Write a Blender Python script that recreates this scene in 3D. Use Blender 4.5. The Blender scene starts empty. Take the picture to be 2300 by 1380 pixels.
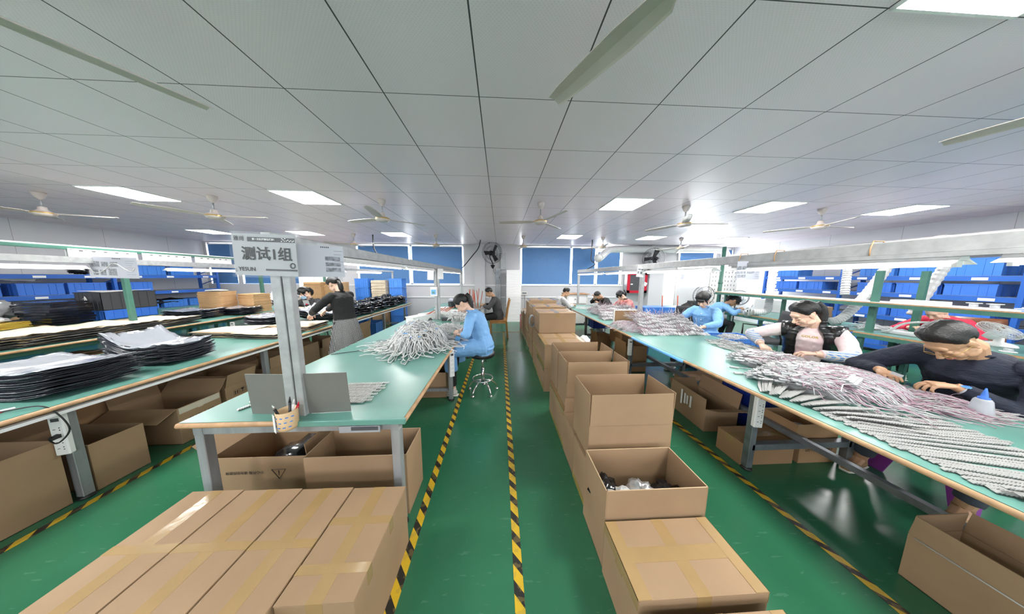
import bpy, bmesh, math, random
from mathutils import Matrix, Vector, Euler, Quaternion, noise
R = random.Random(7)
SC = bpy.context.scene
COL = SC.collection
PI = math.pi
CAMZ = 1.56
CEIL = 2.712
TILE = 0.6
GX, GY = -0.1346, 1.6754      # a crossing of the ceiling grid

# ------------------------------------------------------------ camera, world, exposure
cd = bpy.data.cameras.new('camera'); cam = bpy.data.objects.new('camera', cd); COL.objects.link(cam)
cd.sensor_width = 36; cd.lens = 36 * 524.558 / 2300; cd.clip_start = 0.02; cd.clip_end = 60
pit, yaw, rol = .1279, .0505, .0050
cam.matrix_world = (Matrix.Translation((0, 0, CAMZ)) @ Matrix.Rotation(-yaw, 4, 'Z')
                    @ Matrix.Rotation(PI/2 - pit, 4, 'X') @ Matrix.Rotation(rol, 4, 'Z'))
SC.camera = cam
W = bpy.data.worlds.new('world'); SC.world = W; W.use_nodes = True
W.node_tree.nodes['Background'].inputs[0].default_value = (.80, .88, 1, 1)
W.node_tree.nodes['Background'].inputs[1].default_value = 1.0
SC.view_settings.view_transform = 'Standard'; SC.view_settings.look = 'None'
SC.view_settings.gamma = 1; SC.view_settings.use_curve_mapping = False
SC.view_settings.exposure = 1.2
PANEL_E, TUBE_E, SKY_E = 26.0, 4.5, 8.0

# ------------------------------------------------------------ materials
M = {}
def nodes(name):
    m = bpy.data.materials.new(name); m.use_nodes = True; M[name] = m
    nt = m.node_tree; b = nt.nodes['Principled BSDF']
    return m, nt, b
def mat(name, col, rough=.5, metal=0, spec=.5, noise_amt=0, noise_scale=8, bump=0, bump_scale=60, trans=0, alpha=1,
        emis=0, sub=0, col2=None, coat=0, ior=None, stretch=None):
    m, nt, b = nodes(name)
    c4 = (*col, 1)
    b.inputs['Base Color'].default_value = c4; b.inputs['Roughness'].default_value = rough
    b.inputs['Metallic'].default_value = metal; b.inputs['Specular IOR Level'].default_value = spec
    if trans: b.inputs['Transmission Weight'].default_value = trans
    if ior: b.inputs['IOR'].default_value = ior
    if alpha < 1: b.inputs['Alpha'].default_value = alpha
    if coat: b.inputs['Coat Weight'].default_value = coat; b.inputs['Coat Roughness'].default_value = .08
    if emis: b.inputs['Emission Color'].default_value = c4; b.inputs['Emission Strength'].default_value = emis
    if sub: b.inputs['Subsurface Weight'].default_value = sub; b.inputs['Subsurface Radius'].default_value = (.01, .004, .002)
    if noise_amt or col2 or bump:
        tc = nt.nodes.new('ShaderNodeTexCoord'); vec = tc.outputs['Object']
        if stretch:
            mp = nt.nodes.new('ShaderNodeMapping'); mp.inputs['Scale'].default_value = stretch
            nt.links.new(vec, mp.inputs[0]); vec = mp.outputs[0]
    if noise_amt or col2:
        n = nt.nodes.new('ShaderNodeTexNoise'); n.inputs['Scale'].default_value = noise_scale; n.inputs['Detail'].default_value = 5
        nt.links.new(vec, n.inputs['Vector'])
        r = nt.nodes.new('ShaderNodeValToRGB'); nt.links.new(n.outputs['Fac'], r.inputs[0])
        a = noise_amt or .2
        c2 = col2 or tuple(min(1, x*(1+a)) for x in col)
        c1 = col if col2 else tuple(x*(1-a) for x in col)
        r.color_ramp.elements[0].color = (*c1, 1); r.color_ramp.elements[1].color = (*c2, 1)
        r.color_ramp.elements[0].position = .35; r.color_ramp.elements[1].position = .68
        nt.links.new(r.outputs[0], b.inputs['Base Color'])
    if bump:
        n = nt.nodes.new('ShaderNodeTexNoise'); n.inputs['Scale'].default_value = bump_scale; n.inputs['Detail'].default_value = 4
        nt.links.new(vec, n.inputs['Vector'])
        bp = nt.nodes.new('ShaderNodeBump'); bp.inputs['Strength'].default_value = bump; bp.inputs['Distance'].default_value = .01
        nt.links.new(n.outputs['Fac'], bp.inputs['Height']); nt.links.new(bp.outputs[0], b.inputs['Normal'])
    return m
def mth(nt, op, a, b=None, c=None):
    n = nt.nodes.new('ShaderNodeMath'); n.operation = op
    for i, v in enumerate((a, b, c)):
        if v is None: continue
        if isinstance(v, (int, float)): n.inputs[i].default_value = v
        else: nt.links.new(v, n.inputs[i])
    return n.outputs[0]
def mixc(nt, fac, c1, c2):
    n = nt.nodes.new('ShaderNodeMix'); n.data_type = 'RGBA'
    for sock, v in ((n.inputs['Factor'], fac), (n.inputs['A'], c1), (n.inputs['B'], c2)):
        if isinstance(v, tuple): sock.default_value = (*v, 1) if len(v) == 3 else v
        elif isinstance(v, (int, float)): sock.default_value = v
        else: nt.links.new(v, sock)
    return n.outputs['Result']
def xyz(nt):
    tc = nt.nodes.new('ShaderNodeTexCoord'); s = nt.nodes.new('ShaderNodeSeparateXYZ')
    nt.links.new(tc.outputs['Object'], s.inputs[0]); return s.outputs, tc.outputs['Object']

mat('wall_white', (.52, .52, .535), .55)
mat('white_paint', (.82, .82, .82), .4)
mat('white_plastic', (.80, .80, .79), .35)
mat('white_glossy', (.85, .85, .85), .15)
mat('off_white', (.72, .70, .65), .5)
mat('steel', (.30, .31, .32), .42, .35, noise_amt=.22, noise_scale=14, stretch=(1, 1, .12))
mat('bench_steel', (.22, .24, .26), .42, .6, noise_amt=.18, noise_scale=10)
mat('galvanised', (.38, .39, .39), .45, .35, noise_amt=.12, noise_scale=18)
mat('aluminium', (.62, .62, .62), .3, .8)
mat('chrome', (.75, .75, .76), .12, 1)
mat('black_metal', (.015, .015, .017), .4, .3)
mat('black_rubber', (.012, .012, .013), .45)
mat('black_plastic', (.022, .022, .025), .35)
mat('grey_plastic', (.055, .057, .062), .45)
mat('mesh_black', (.03, .03, .033), .8)
mat('green_post', (.055, .16, .12), .4, noise_amt=.1)
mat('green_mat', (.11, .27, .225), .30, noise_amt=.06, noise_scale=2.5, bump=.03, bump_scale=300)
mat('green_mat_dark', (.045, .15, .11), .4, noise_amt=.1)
mat('bench_edge', (.42, .25, .13), .5, noise_amt=.15, noise_scale=20)
mat('card', (.32, .208, .118), .75, noise_amt=.07, noise_scale=3, bump=.04, bump_scale=200)
mat('card_dark', (.34, .20, .10), .78, noise_amt=.08, noise_scale=3)
mat('card_edge', (.50, .36, .22), .85)
mat('card_pale', (.62, .52, .40), .75, noise_amt=.06)
mat('card_flat', (.50, .31, .15), .8, noise_amt=.06)
mat('packing_tape', (.36, .235, .105), .17, coat=.4, bump=.14, bump_scale=22, noise_amt=.05)
mat('clear_tape', (.62, .56, .45), .1, coat=.5, bump=.1, bump_scale=30)
mat('olive_tape', (.30, .22, .05), .3)
mat('ink', (.015, .014, .013), .7)
mat('ink_grey', (.07, .07, .08), .7)
mat('ink_white', (.7, .7, .7), .6)
mat('sign_grey', (.34, .35, .37), .35)
mat('sign_pale', (.46, .47, .54), .35)
mat('photo_dark', (.09, .10, .12), .5, col2=(.34, .36, .40), noise_scale=60)
mat('clear_plastic', (.82, .86, .92), .15, alpha=.035, spec=.25)
mat('blind_blue', (.075, .20, .43), .6, noise_amt=.03)
mat('crate_blue', (.045, .17, .62), .35, noise_amt=.05)
mat('crate_light_blue', (.05, .20, .62), .35)
mat('shelf_blue', (.025, .12, .48), .35)
mat('dark_blue', (.01, .03, .25), .4)
mat('pale_blue', (.16, .44, .85), .5)
mat('red', (.55, .01, .03), .4)
mat('red_paint', (.45, .008, .025), .35)
mat('wood_orange', (.42, .20, .06), .4, noise_amt=.2, noise_scale=6, stretch=(1, 1, .15))
mat('wood_pale', (.60, .42, .24), .5, noise_amt=.1)
mat('film_black', (.006, .007, .010), .16, bump=.35, bump_scale=9, coat=.3)
mat('film_edge', (.020, .022, .032), .2, bump=.3, bump_scale=40)
mat('film_silver', (.50, .52, .58), .12, .35, bump=.6, bump_scale=7, coat=.6)
mat('silver_bag', (.55, .56, .58), .2, .5, bump=1, bump_scale=14)
mat('clear_bag', (.72, .73, .74), .15, bump=1, bump_scale=18)
mat('white_bag', (.80, .80, .80), .4, bump=.6, bump_scale=12)
mat('yellow_board', (.62, .42, .06), .5)
mat('cable_white', (.62, .62, .61), .45)
mat('cable_white_dim', (.40, .40, .40), .5)  # white cable toned down in colour where the right bench is lit too brightly
mat('cable_grey', (.35, .36, .37), .5)
mat('cable_pink', (.34, .21, .26), .5)
mat('cable_dark', (.04, .04, .045), .5)
mat('module_white', (.48, .48, .48), .25)
mat('module_clear', (.38, .39, .40), .15)
mat('strip_white', (.62, .62, .60), .35)
mat('strip_white_dim', (.32, .32, .31), .35)  # white strip darkened in colour to offset the strong light on the right bench
mat('strip_dark', (.07, .07, .065), .6)
mat('yellow_basket', (.55, .38, .03), .4)
mat('purple', (.24, .04, .30), .35)
mat('grey_panel', (.15, .15, .135), .45, noise_amt=.04)
mat('pvc', (.72, .72, .70), .3, noise_amt=.03)
mat('duct_hose', (.60, .60, .60), .4)
mat('frosted', (.75, .80, .86), .3, trans=.5, alpha=.75)
mat('brown_leather', (.16, .055, .02), .4)
mat('skin', (.62, .37, .25), .5, sub=.08, noise_amt=.04, noise_scale=10)
mat('skin_pale', (.74, .48, .36), .5, sub=.08, noise_amt=.04, noise_scale=10)
mat('skin_tan', (.50, .29, .17), .5, sub=.08, noise_amt=.04)
mat('hair_black', (.008, .007, .007), .33, bump=.5, bump_scale=30, stretch=(6, 1.2, 6))
mat('hair_brown', (.035, .016, .009), .35, bump=.5, bump_scale=30, stretch=(6, 6, .6))
mat('lip', (.45, .11, .10), .4)
mat('cloth_coat', (.17, .37, .66), .7, noise_amt=.06, noise_scale=6, bump=.3, bump_scale=10)
mat('cloth_black', (.010, .010, .011), .8, bump=.25, bump_scale=50)
mat('cloth_navy', (.010, .014, .030), .8, bump=.6, bump_scale=45, stretch=(1, 1, 2.2))
mat('cloth_charcoal', (.045, .045, .048), .85, bump=.2, bump_scale=12)
mat('cloth_grey', (.40, .41, .42), .85, bump=.2, bump_scale=12)
mat('cloth_pink', (.58, .12, .16), .8, col2=(.72, .38, .32), noise_scale=9)
mat('cloth_red', (.60, .015, .06), .75, noise_amt=.2, noise_scale=5, bump=.3, bump_scale=10)
mat('cloth_jeans', (.05, .06, .08), .85, noise_amt=.2)
mat('cloth_black_trousers', (.012, .012, .014), .85)
mat('puffer', (.012, .012, .013), .22, bump=1, bump_scale=9, stretch=(1, 1, 3.5), coat=.2)
mat('shirt_tie_dye', (.78, .72, .70), .8, col2=(.70, .42, .45), noise_scale=4)
mat('sleeve_stripe', (.74, .70, .66), .8)
mat('mask_blue', (.42, .60, .80), .6)
mat('shoe_white', (.60, .58, .54), .6)
mat('boot_tan', (.28, .16, .07), .6, noise_amt=.15, noise_scale=20, bump=.2, bump_scale=50)
mat('gold', (.55, .36, .12), .3, .8)
mat('fan_white', (.54, .48, .45), .35, noise_amt=.03)
mat('red_stick', (.5, .03, .02), .5, col2=(.35, .15, .05), noise_scale=30)
mat('orange_line', (.45, .25, .06), .5)

def emission(name, col, s):
    m = bpy.data.materials.new(name); m.use_nodes = True; M[name] = m
    nt = m.node_tree; nt.nodes.remove(nt.nodes['Principled BSDF'])
    e = nt.nodes.new('ShaderNodeEmission'); e.inputs[0].default_value = (*col, 1); e.inputs[1].default_value = s
    nt.links.new(e.outputs[0], nt.nodes['Material Output'].inputs[0])
emission('panel_light', (1, .985, .965), PANEL_E)
emission('tube_glow', (1, .99, .97), TUBE_E)
emission('daylight', (.92, .96, 1), SKY_E)
emission('rear_fill_glow', (.92, .95, 1), 2.6)  # glow of the added rear panes, a fill for the room

def check_mat(name, c1, c2, sx, sy, sz=None, third=None):
    m, nt, b = nodes(name); s, v = xyz(nt); b.inputs['Roughness'].default_value = .85
    def bw(ax, sc): return mth(nt, 'GREATER_THAN', mth(nt, 'FRACT', mth(nt, 'MULTIPLY', ax, sc)), .5)
    a = bw(mth(nt, 'ADD', s[0], mth(nt, 'MULTIPLY', s[1], .9)), sx); c = bw(s[2], sy)
    f = mth(nt, 'MULTIPLY', mth(nt, 'ADD', a, c), .5)
    r = nt.nodes.new('ShaderNodeValToRGB'); r.color_ramp.interpolation = 'CONSTANT'
    r.color_ramp.elements[0].color = (*c1, 1); r.color_ramp.elements[1].color = (*c2, 1); r.color_ramp.elements[1].position = .75
    e = r.color_ramp.elements.new(.25); e.color = (*(third or tuple((p+q)/2 for p, q in zip(c1, c2))), 1)
    nt.links.new(f, r.inputs[0]); nt.links.new(r.outputs[0], b.inputs['Base Color'])
check_mat('gingham', (.72, .72, .72), (.012, .012, .012), 46, 46, third=(.10, .10, .10))
check_mat('sleeve_plaid', (.62, .55, .46), (.08, .22, .50), 50, 50, third=(.40, .47, .55))
def hazard_mat():
    m, nt, b = nodes('hazard_tape'); s, v = xyz(nt)
    t = mth(nt, 'FRACT', mth(nt, 'MULTIPLY', mth(nt, 'ADD', s[1], mth(nt, 'MULTIPLY', s[0], 1.15)), 8.2))
    f = mth(nt, 'GREATER_THAN', t, .55)
    n = nt.nodes.new('ShaderNodeTexNoise'); n.inputs['Scale'].default_value = 22; nt.links.new(v, n.inputs['Vector'])
    n.inputs['Detail'].default_value = 8; w = mth(nt, 'GREATER_THAN', n.outputs['Fac'], .53)
    c = mixc(nt, f, (.62, .40, .02), (.018, .017, .016)); c = mixc(nt, mth(nt, 'MULTIPLY', w, .30), c, (.30, .22, .07))
    nt.links.new(c, b.inputs['Base Color']); b.inputs['Roughness'].default_value = .4
hazard_mat()
def floor_mat():
    m, nt, b = nodes('floor_epoxy'); s, v = xyz(nt)
    n = nt.nodes.new('ShaderNodeTexNoise'); n.inputs['Scale'].default_value = .9; n.inputs['Detail'].default_value = 6; nt.links.new(v, n.inputs['Vector'])
    n2 = nt.nodes.new('ShaderNodeTexNoise'); n2.inputs['Scale'].default_value = 9; n2.inputs['Detail'].default_value = 8
    mp = nt.nodes.new('ShaderNodeMapping'); mp.inputs['Scale'].default_value = (1, 5, 1); mp.inputs['Rotation'].default_value = (0, 0, .5)
    nt.links.new(v, mp.inputs[0]); nt.links.new(mp.outputs[0], n2.inputs['Vector'])
    r = nt.nodes.new('ShaderNodeValToRGB'); nt.links.new(n.outputs['Fac'], r.inputs[0])
    r.color_ramp.elements[0].color = (.022, .120, .060, 1); r.color_ramp.elements[1].color = (.034, .165, .086, 1)
    r.color_ramp.elements[0].position = .3; r.color_ramp.elements[1].position = .7
    sc = mth(nt, 'MULTIPLY', mth(nt, 'GREATER_THAN', n2.outputs['Fac'], .66), .12)
    nt.links.new(mixc(nt, sc, r.outputs[0], (.20, .34, .26)), b.inputs['Base Color'])
    b.inputs['Roughness'].default_value = .2
    rr = nt.nodes.new('ShaderNodeMapRange'); rr.inputs['To Min'].default_value = .14; rr.inputs['To Max'].default_value = .30
    nt.links.new(n2.outputs['Fac'], rr.inputs[0]); nt.links.new(rr.outputs[0], b.inputs['Roughness'])
    bp = nt.nodes.new('ShaderNodeBump'); bp.inputs['Strength'].default_value = .05; bp.inputs['Distance'].default_value = .02
    nt.links.new(n.outputs['Fac'], bp.inputs['Height']); nt.links.new(bp.outputs[0], b.inputs['Normal'])
floor_mat()
def ceil_mat():
    m, nt, b = nodes('ceiling_tiles'); s, v = xyz(nt)
    def line(ax, off, w):
        t = mth(nt, 'FRACT', mth(nt, 'DIVIDE', mth(nt, 'SUBTRACT', ax, off), TILE))
        d = mth(nt, 'ABSOLUTE', mth(nt, 'SUBTRACT', t, .5))
        return mth(nt, 'GREATER_THAN', d, .5 - w/TILE/2)
    lx = line(s[0], GX, .008); ly = line(s[1], GY, .005)
    f = mth(nt, 'MAXIMUM', lx, ly)
    def dots(ax): return mth(nt, 'SINE', mth(nt, 'MULTIPLY', ax, 2*PI/.018))
    d = mth(nt, 'MULTIPLY', dots(s[0]), dots(s[1]))
    dd = mth(nt, 'MULTIPLY', mth(nt, 'GREATER_THAN', d, .55), .16)
    n = nt.nodes.new('ShaderNodeTexNoise'); n.inputs['Scale'].default_value = 1.2; nt.links.new(v, n.inputs['Vector'])
    base = mixc(nt, n.outputs['Fac'], (.84, .73, .80), (.88, .77, .84))
    c = mixc(nt, dd, base, (.3, .31, .32)); c = mixc(nt, f, c, (.05, .05, .055))
    nt.links.new(c, b.inputs['Base Color']); b.inputs['Roughness'].default_value = .38
ceil_mat()
def wall_mat(name, col, pw):
    m, nt, b = nodes(name); s, v = xyz(nt)
    t = mth(nt, 'FRACT', mth(nt, 'DIVIDE', mth(nt, 'ADD', s[0], s[1]), pw))
    f = mth(nt, 'GREATER_THAN', mth(nt, 'ABSOLUTE', mth(nt, 'SUBTRACT', t, .5)), .5 - .004/pw)
    nt.links.new(mixc(nt, mth(nt, 'MULTIPLY', f, .6), col, (.25, .25, .25)), b.inputs['Base Color'])
    b.inputs['Roughness'].default_value = .45
wall_mat('wall_panel', (.71, .71, .73), 1.15)

# ------------------------------------------------------------ mesh builder
INV = {}
class MB:
    def __init__(s): s.v = []; s.f = []; s.mi = []; s.sm = []; s.mats = []; s.cm = 0; s.T = None
    def use(s, m):
        if m not in s.mats: s.mats.append(m)
        s.cm = s.mats.index(m); return s
    def add(s, vs, fs, smooth=False):
        o = len(s.v)
        if s.T is not None: vs = [s.T @ Vector(p) for p in vs]
        s.v.extend(tuple(p) for p in vs)
        for f in fs: s.f.append([i+o for i in f]); s.mi.append(s.cm); s.sm.append(smooth)
        return s
    def box(s, x0, x1, y0, y1, z0, z1):
        vs = [(x, y, z) for z in (z0, z1) for y in (y0, y1) for x in (x0, x1)]
        return s.add(vs, [(0, 2, 3, 1), (4, 5, 7, 6), (0, 1, 5, 4), (2, 6, 7, 3), (0, 4, 6, 2), (1, 3, 7, 5)])
    def cbox(s, c, sz, rot=None):
        hx, hy, hz = (t/2 for t in sz); Rm = rot if rot is not None else Matrix.Identity(3); c = Vector(c)
        vs = [c + Rm @ Vector((x, y, z)) for z in (-hz, hz) for y in (-hy, hy) for x in (-hx, hx)]
        return s.add(vs, [(0, 2, 3, 1), (4, 5, 7, 6), (0, 1, 5, 4), (2, 6, 7, 3), (0, 4, 6, 2), (1, 3, 7, 5)])
    def quad(s, a, b, c, d, t=0):
        a, b, c, d = map(Vector, (a, b, c, d))
        if not t: return s.add([a, b, c, d], [(0, 1, 2, 3)])
        n = (b-a).cross(d-a).normalized()*t
        return s.add([a, b, c, d, a+n, b+n, c+n, d+n], [(3, 2, 1, 0), (4, 5, 6, 7), (0, 1, 5, 4), (1, 2, 6, 5), (2, 3, 7, 6), (3, 0, 4, 7)])
    def tube(s, pts, r, n=8, smooth=True, cap=True, flat=(1, 1), up=None, closed=False):
        pts = [Vector(p) for p in pts]; k = len(pts); rs = r if isinstance(r, (list, tuple)) else [r]*k
        vs = []; u = None
        for i, p in enumerate(pts):
            a = pts[(i-1) % k] if (closed or i > 0) else p; b = pts[(i+1) % k] if (closed or i < k-1) else p
            d = (b-a)
            d = d.normalized() if d.length > 1e-9 else Vector((0, 0, 1))
            if u is None:
                u = Vector(up) if up is not None else (Vector((0, 0, 1)) if abs(d.z) < .9 else Vector((1, 0, 0)))
            u = (u - d*u.dot(d))
            u = u.normalized() if u.length > 1e-6 else d.orthogonal().normalized()
            w = d.cross(u)
            for j in range(n):
                t = 2*PI*j/n; vs.append(p + (w*math.cos(t)*flat[0] + u*math.sin(t)*flat[1])*rs[i])
        fs = []
        for i in range(k if closed else k-1):
            for j in range(n):
                a = i*n+j; b = i*n+(j+1) % n; i2 = ((i+1) % k)*n
                fs.append((a, b, i2+(j+1) % n, i2+j))
        if cap and not closed: fs.append(tuple(range(n-1, -1, -1))); fs.append(tuple(range((k-1)*n, k*n)))
        return s.add(vs, fs, smooth)
    def cyl(s, p0, p1, r, n=16, r2=None, smooth=True): return s.tube([p0, p1], [r, r if r2 is None else r2], n, smooth)
    def beam(s, p0, p1, w, h):      # rectangular bar, h is along up
        p0, p1 = Vector(p0), Vector(p1); d = (p1-p0); L = d.length; d.normalize()
        u = Vector((0, 0, 1)) if abs(d.z) < .95 else Vector((0, 1, 0))
        x = d.cross(u).normalized(); u = x.cross(d)
        return s.cbox((p0+p1)/2, (w, L, h), Matrix((x, d, u)).transposed())
    def lathe(s, prof, c=(0, 0, 0), n=24, rot=None, smooth=True):
        c = Vector(c); vs = []; k = len(prof)
        for r, z in prof:
            for j in range(n):
                p = Vector((r*math.cos(2*PI*j/n), r*math.sin(2*PI*j/n), z))
                vs.append(c + (rot @ p if rot is not None else p))
        fs = [(i*n+j, i*n+(j+1) % n, (i+1)*n+(j+1) % n, (i+1)*n+j) for i in range(k-1) for j in range(n)]
        return s.add(vs, fs, smooth)
    def ell(s, c, r, rot=None, n=12, m=8):
        prof = []
        vs = [Vector((0, 0, -1))]; fs = []
        for i in range(1, m):
            t = -PI/2 + PI*i/m
            for j in range(n): vs.append(Vector((math.cos(t)*math.cos(2*PI*j/n), math.cos(t)*math.sin(2*PI*j/n), math.sin(t))))
        vs.append(Vector((0, 0, 1)))
        for j in range(n): fs.append((0, 1+(j+1) % n, 1+j)); fs.append((len(vs)-1, 1+(m-2)*n+j, 1+(m-2)*n+(j+1) % n))
        for i in range(m-2):
            for j in range(n): fs.append((1+i*n+j, 1+i*n+(j+1) % n, 1+(i+1)*n+(j+1) % n, 1+(i+1)*n+j))
        c = Vector(c); rr = r if isinstance(r, (tuple, list)) else (r, r, r)
        Rm = rot if rot is not None else Matrix.Identity(3)
        return s.add([c + Rm @ Vector((v.x*rr[0], v.y*rr[1], v.z*rr[2])) for v in vs], fs, True)
    def mesh(s, name, m, inv=None):
        me = bpy.data.meshes.new(name)
        vs = s.v if inv is None else [tuple(inv @ Vector(p)) for p in s.v]
        me.from_pydata(vs, [], s.f); ms = s.mats or [m]
        for q in ms: me.materials.append(M[q])
        me.polygons.foreach_set('use_smooth', s.sm)
        if len(ms) > 1: me.polygons.foreach_set('material_index', s.mi)
        me.update(); return me
    def build(s, name, m=None, parent=None, bev=0, seg=1):
        inv = INV.get(parent.name) if parent else None
        me = s.mesh(name, m, inv)
        o = bpy.data.objects.new(name, me); COL.objects.link(o)
        if parent: o.parent = parent; INV[o.name] = inv
        if bev:
            b = o.modifiers.new('bevel', 'BEVEL'); b.width = bev; b.segments = seg; b.limit_method = 'ANGLE'; b.harden_normals = False
        return o
def tag(o, label=None, cat=None, group=None, kind=None):
    if label: o['label'] = label
    if cat: o['category'] = cat
    if group: o['group'] = group
    if kind: o['kind'] = kind
    return o
def thing(name, label, cat, loc=(0, 0, 0), rz=0, group=None):
    o = bpy.data.objects.new(name, None); COL.objects.link(o); o.location = loc; o.rotation_euler = (0, 0, rz)
    o.empty_display_size = .05
    INV[o.name] = (Matrix.Translation(loc) @ Matrix.Rotation(rz, 4, 'Z')).inverted()
    return tag(o, label, cat, group)
def one(name, mb, m, label, cat, group=None, kind=None, bev=0):
    return tag(mb.build(name, m, None, bev), label, cat, group, kind)
def struct(name, mb, m, parent=None, bev=0):
    o = mb.build(name, m, parent, bev)
    if not parent: o['kind'] = 'structure'
    return o
def copy_tree(root, loc, rz=0, label=None, group=None, scale=None):
    r = root.copy(); COL.objects.link(r); r.location = loc; r.rotation_euler = (0, 0, rz)
    if scale: r.scale = scale
    if label: r['label'] = label
    if group: r['group'] = group
    for ch in list(root.children):
        c = ch.copy(); COL.objects.link(c); c.parent = r
        for g in ch.children:
            d = g.copy(); COL.objects.link(d); d.parent = c
    return r
def text(parent, s, size, c, rot, m, bold=0, align='CENTER', name='lettering', sx=1, shear=0):
    cu = bpy.data.curves.new('t', 'FONT'); cu.body = s; cu.size = size; cu.align_x = align; cu.align_y = 'CENTER'; cu.offset = bold; cu.resolution_u = 2; cu.shear = shear
    t = bpy.data.objects.new('t', cu); COL.objects.link(t)
    dg = bpy.context.evaluated_depsgraph_get()
    me = bpy.data.meshes.new_from_object(t.evaluated_get(dg)); bpy.data.objects.remove(t)
    Mx = Matrix.Translation(c) @ rot.to_4x4() @ Matrix.Diagonal((sx, 1, 1, 1))
    inv = INV.get(parent.name) if parent else None
    if inv is not None: Mx = inv @ Mx
    me.transform(Mx); me.materials.clear(); me.materials.append(M[m])
    o = bpy.data.objects.new(name, me); COL.objects.link(o)
    if parent: o.parent = parent
    return o
FRONT = Matrix(((1, 0, 0), (0, 0, -1), (0, 1, 0)))        # text facing -Y (towards the camera)
RIGHT = Matrix.Rotation(PI/2, 3, 'Z') @ FRONT              # text facing +X
LEFT = Matrix.Rotation(-PI/2, 3, 'Z') @ FRONT              # text facing -X
def jit(a): return R.uniform(-a, a)
# ------------------------------------------------------------ the room
XL, XR, YB, YF = -10.1, 8.9, 8.65, -4.5
struct('floor', MB().box(XL-.2, XR+.2, YF-.2, YB+.2, -.1, 0), 'floor_epoxy')
struct('ceiling', MB().box(XL-.2, XR+.2, YF-.2, YB+.2, CEIL, CEIL+.1), 'ceiling_tiles')
struct('wall_left', MB().box(XL-.12, XL, YF, YB, 0, CEIL), 'wall_panel')
struct('wall_right', MB().box(XR, XR+.12, YF, YB, 0, CEIL), 'wall_panel')
wr = MB(); x = XL
for a in (-9, -5.4, -1.8, 1.8, 5.4):
    wr.box(x, a, YF-.12, YF, 0, CEIL); wr.box(a, a+2.9, YF-.12, YF, 0, .9); wr.box(a, a+2.9, YF-.12, YF, 2.6, CEIL); x = a+2.9
wr.box(x, XR, YF-.12, YF, 0, CEIL); struct('wall_rear', wr, 'wall_white')
for i, a in enumerate((-9, -5.4, -1.8, 1.8, 5.4)):  # unseen windows added behind the camera to brighten ceiling and room
    w = bpy.data.objects.new(f'window_{i+20}', None); COL.objects.link(w); w.location = (a+1.45, YF-.05, .9); w['kind'] = 'structure'
    INV[w.name] = Matrix.Translation(w.location).inverted()
    MB().box(a, a+2.9, YF-.08, YF-.07, .9, 2.6).build('pane', 'rear_fill_glow', w)
    f = MB()
    for q in (a, a+1.43, a+2.85): f.box(q, q+.05, YF-.07, YF-.03, .9, 2.6)
    f.box(a, a+2.9, YF-.07, YF-.03, .9, .95).box(a, a+2.9, YF-.07, YF-.03, 2.55, 2.6); f.build('window_frame', 'white_paint', w)
# wall with the windows: openings between z0 and z1
WZ0, WZ1 = 1.28, 2.68
opens = [(-10.0, -9.1, WZ0, WZ1), (-8.95, -7.0, WZ0, WZ1), (-5.05, -1.31, WZ0, WZ1), (.72, 4.55, WZ0, WZ1), (6.70, 8.2, 1.2, WZ1), (8.4, 8.86, 1.2, WZ1)]
wb = MB(); x = XL
for a, b_, z0, z1 in opens:
    wb.box(x, a, YB, YB+.15, 0, CEIL); wb.box(a, b_, YB, YB+.15, 0, z0); wb.box(a, b_, YB, YB+.15, z1, CEIL); x = b_
wb.box(x, XR, YB, YB+.15, 0, CEIL)
struct('wall_back', wb, 'wall_white')
panes = [(-10.0, -9.1), (-8.95, -7.0), (-5.05, -3.2), (-3.2, -1.31), (.72, 2.62), (2.62, 3.58), (3.58, 4.55), (6.70, 8.2), (8.4, 8.86)]
for i, (a, b_) in enumerate(panes):
    z0 = 1.2 if a > 6 else WZ0
    w = bpy.data.objects.new(f'window_{i+1}', None); COL.objects.link(w); w.location = ((a+b_)/2, YB+.1, z0); w['kind'] = 'structure'
    INV[w.name] = Matrix.Translation(w.location).inverted()
    MB().box(a+.02, b_-.02, YB+.11, YB+.12, z0+.02, WZ1-.02).build('pane', 'daylight', w)
    f = MB()
    for x0, x1, q0, q1 in ((a, a+.035, z0, WZ1), (b_-.035, b_, z0, WZ1), (a, b_, z0, z0+.035), (a, b_, WZ1-.035, WZ1)): f.box(x0, x1, YB+.06, YB+.11, q0, q1)
    f.build('window_frame', 'white_paint', w)
def blind(a, b_, z0, z1, label, g):
    t = thing('roller_blind', label, 'window blind', ((a+b_)/2, YB+.03, z0), 0, g)
    MB().box(a, b_, YB+.028, YB+.031, z0, z1-.02).build('blind_cloth', 'blind_blue', t)
    MB().cyl((a, YB+.035, z1-.01), (b_, YB+.035, z1-.01), .018).build('roller', 'white_paint', t)
    MB().box(a, b_, YB+.02, YB+.035, z0-.008, z0+.008).build('bottom_bar', 'blind_blue', t)
g = 'blue roller blinds along the back wall'
blind(-9.97, -9.14, 1.30, 2.64, 'blue roller blind in the far left corner, partly behind the shelf rack', g)
blind(-8.90, -7.05, 1.30, 2.64, 'blue roller blind on back wall behind the grey test-group sign', g)
blind(-5.0, -3.27, 1.32, 2.64, 'wide blue roller blind over the stacked blue crates and pale cartons', g)
blind(-3.15, -1.37, 1.32, 2.64, 'wide blue roller blind just left of the black wall fan', g)
blind(.79, 2.58, 1.31, 2.64, 'widest blue roller blind just right of the wrapped white cabinet', g)
blind(2.67, 3.52, 1.31, 2.64, 'narrow blue roller blind with a black cable hanging in front of it', g)
blind(3.63, 4.47, 1.31, 2.50, 'blue roller blind behind the curved white pipe mouth', g)
blind(6.80, 8.12, 2.07, 2.64, 'half raised blue roller blind above the bright window near the right corner', g)
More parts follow.
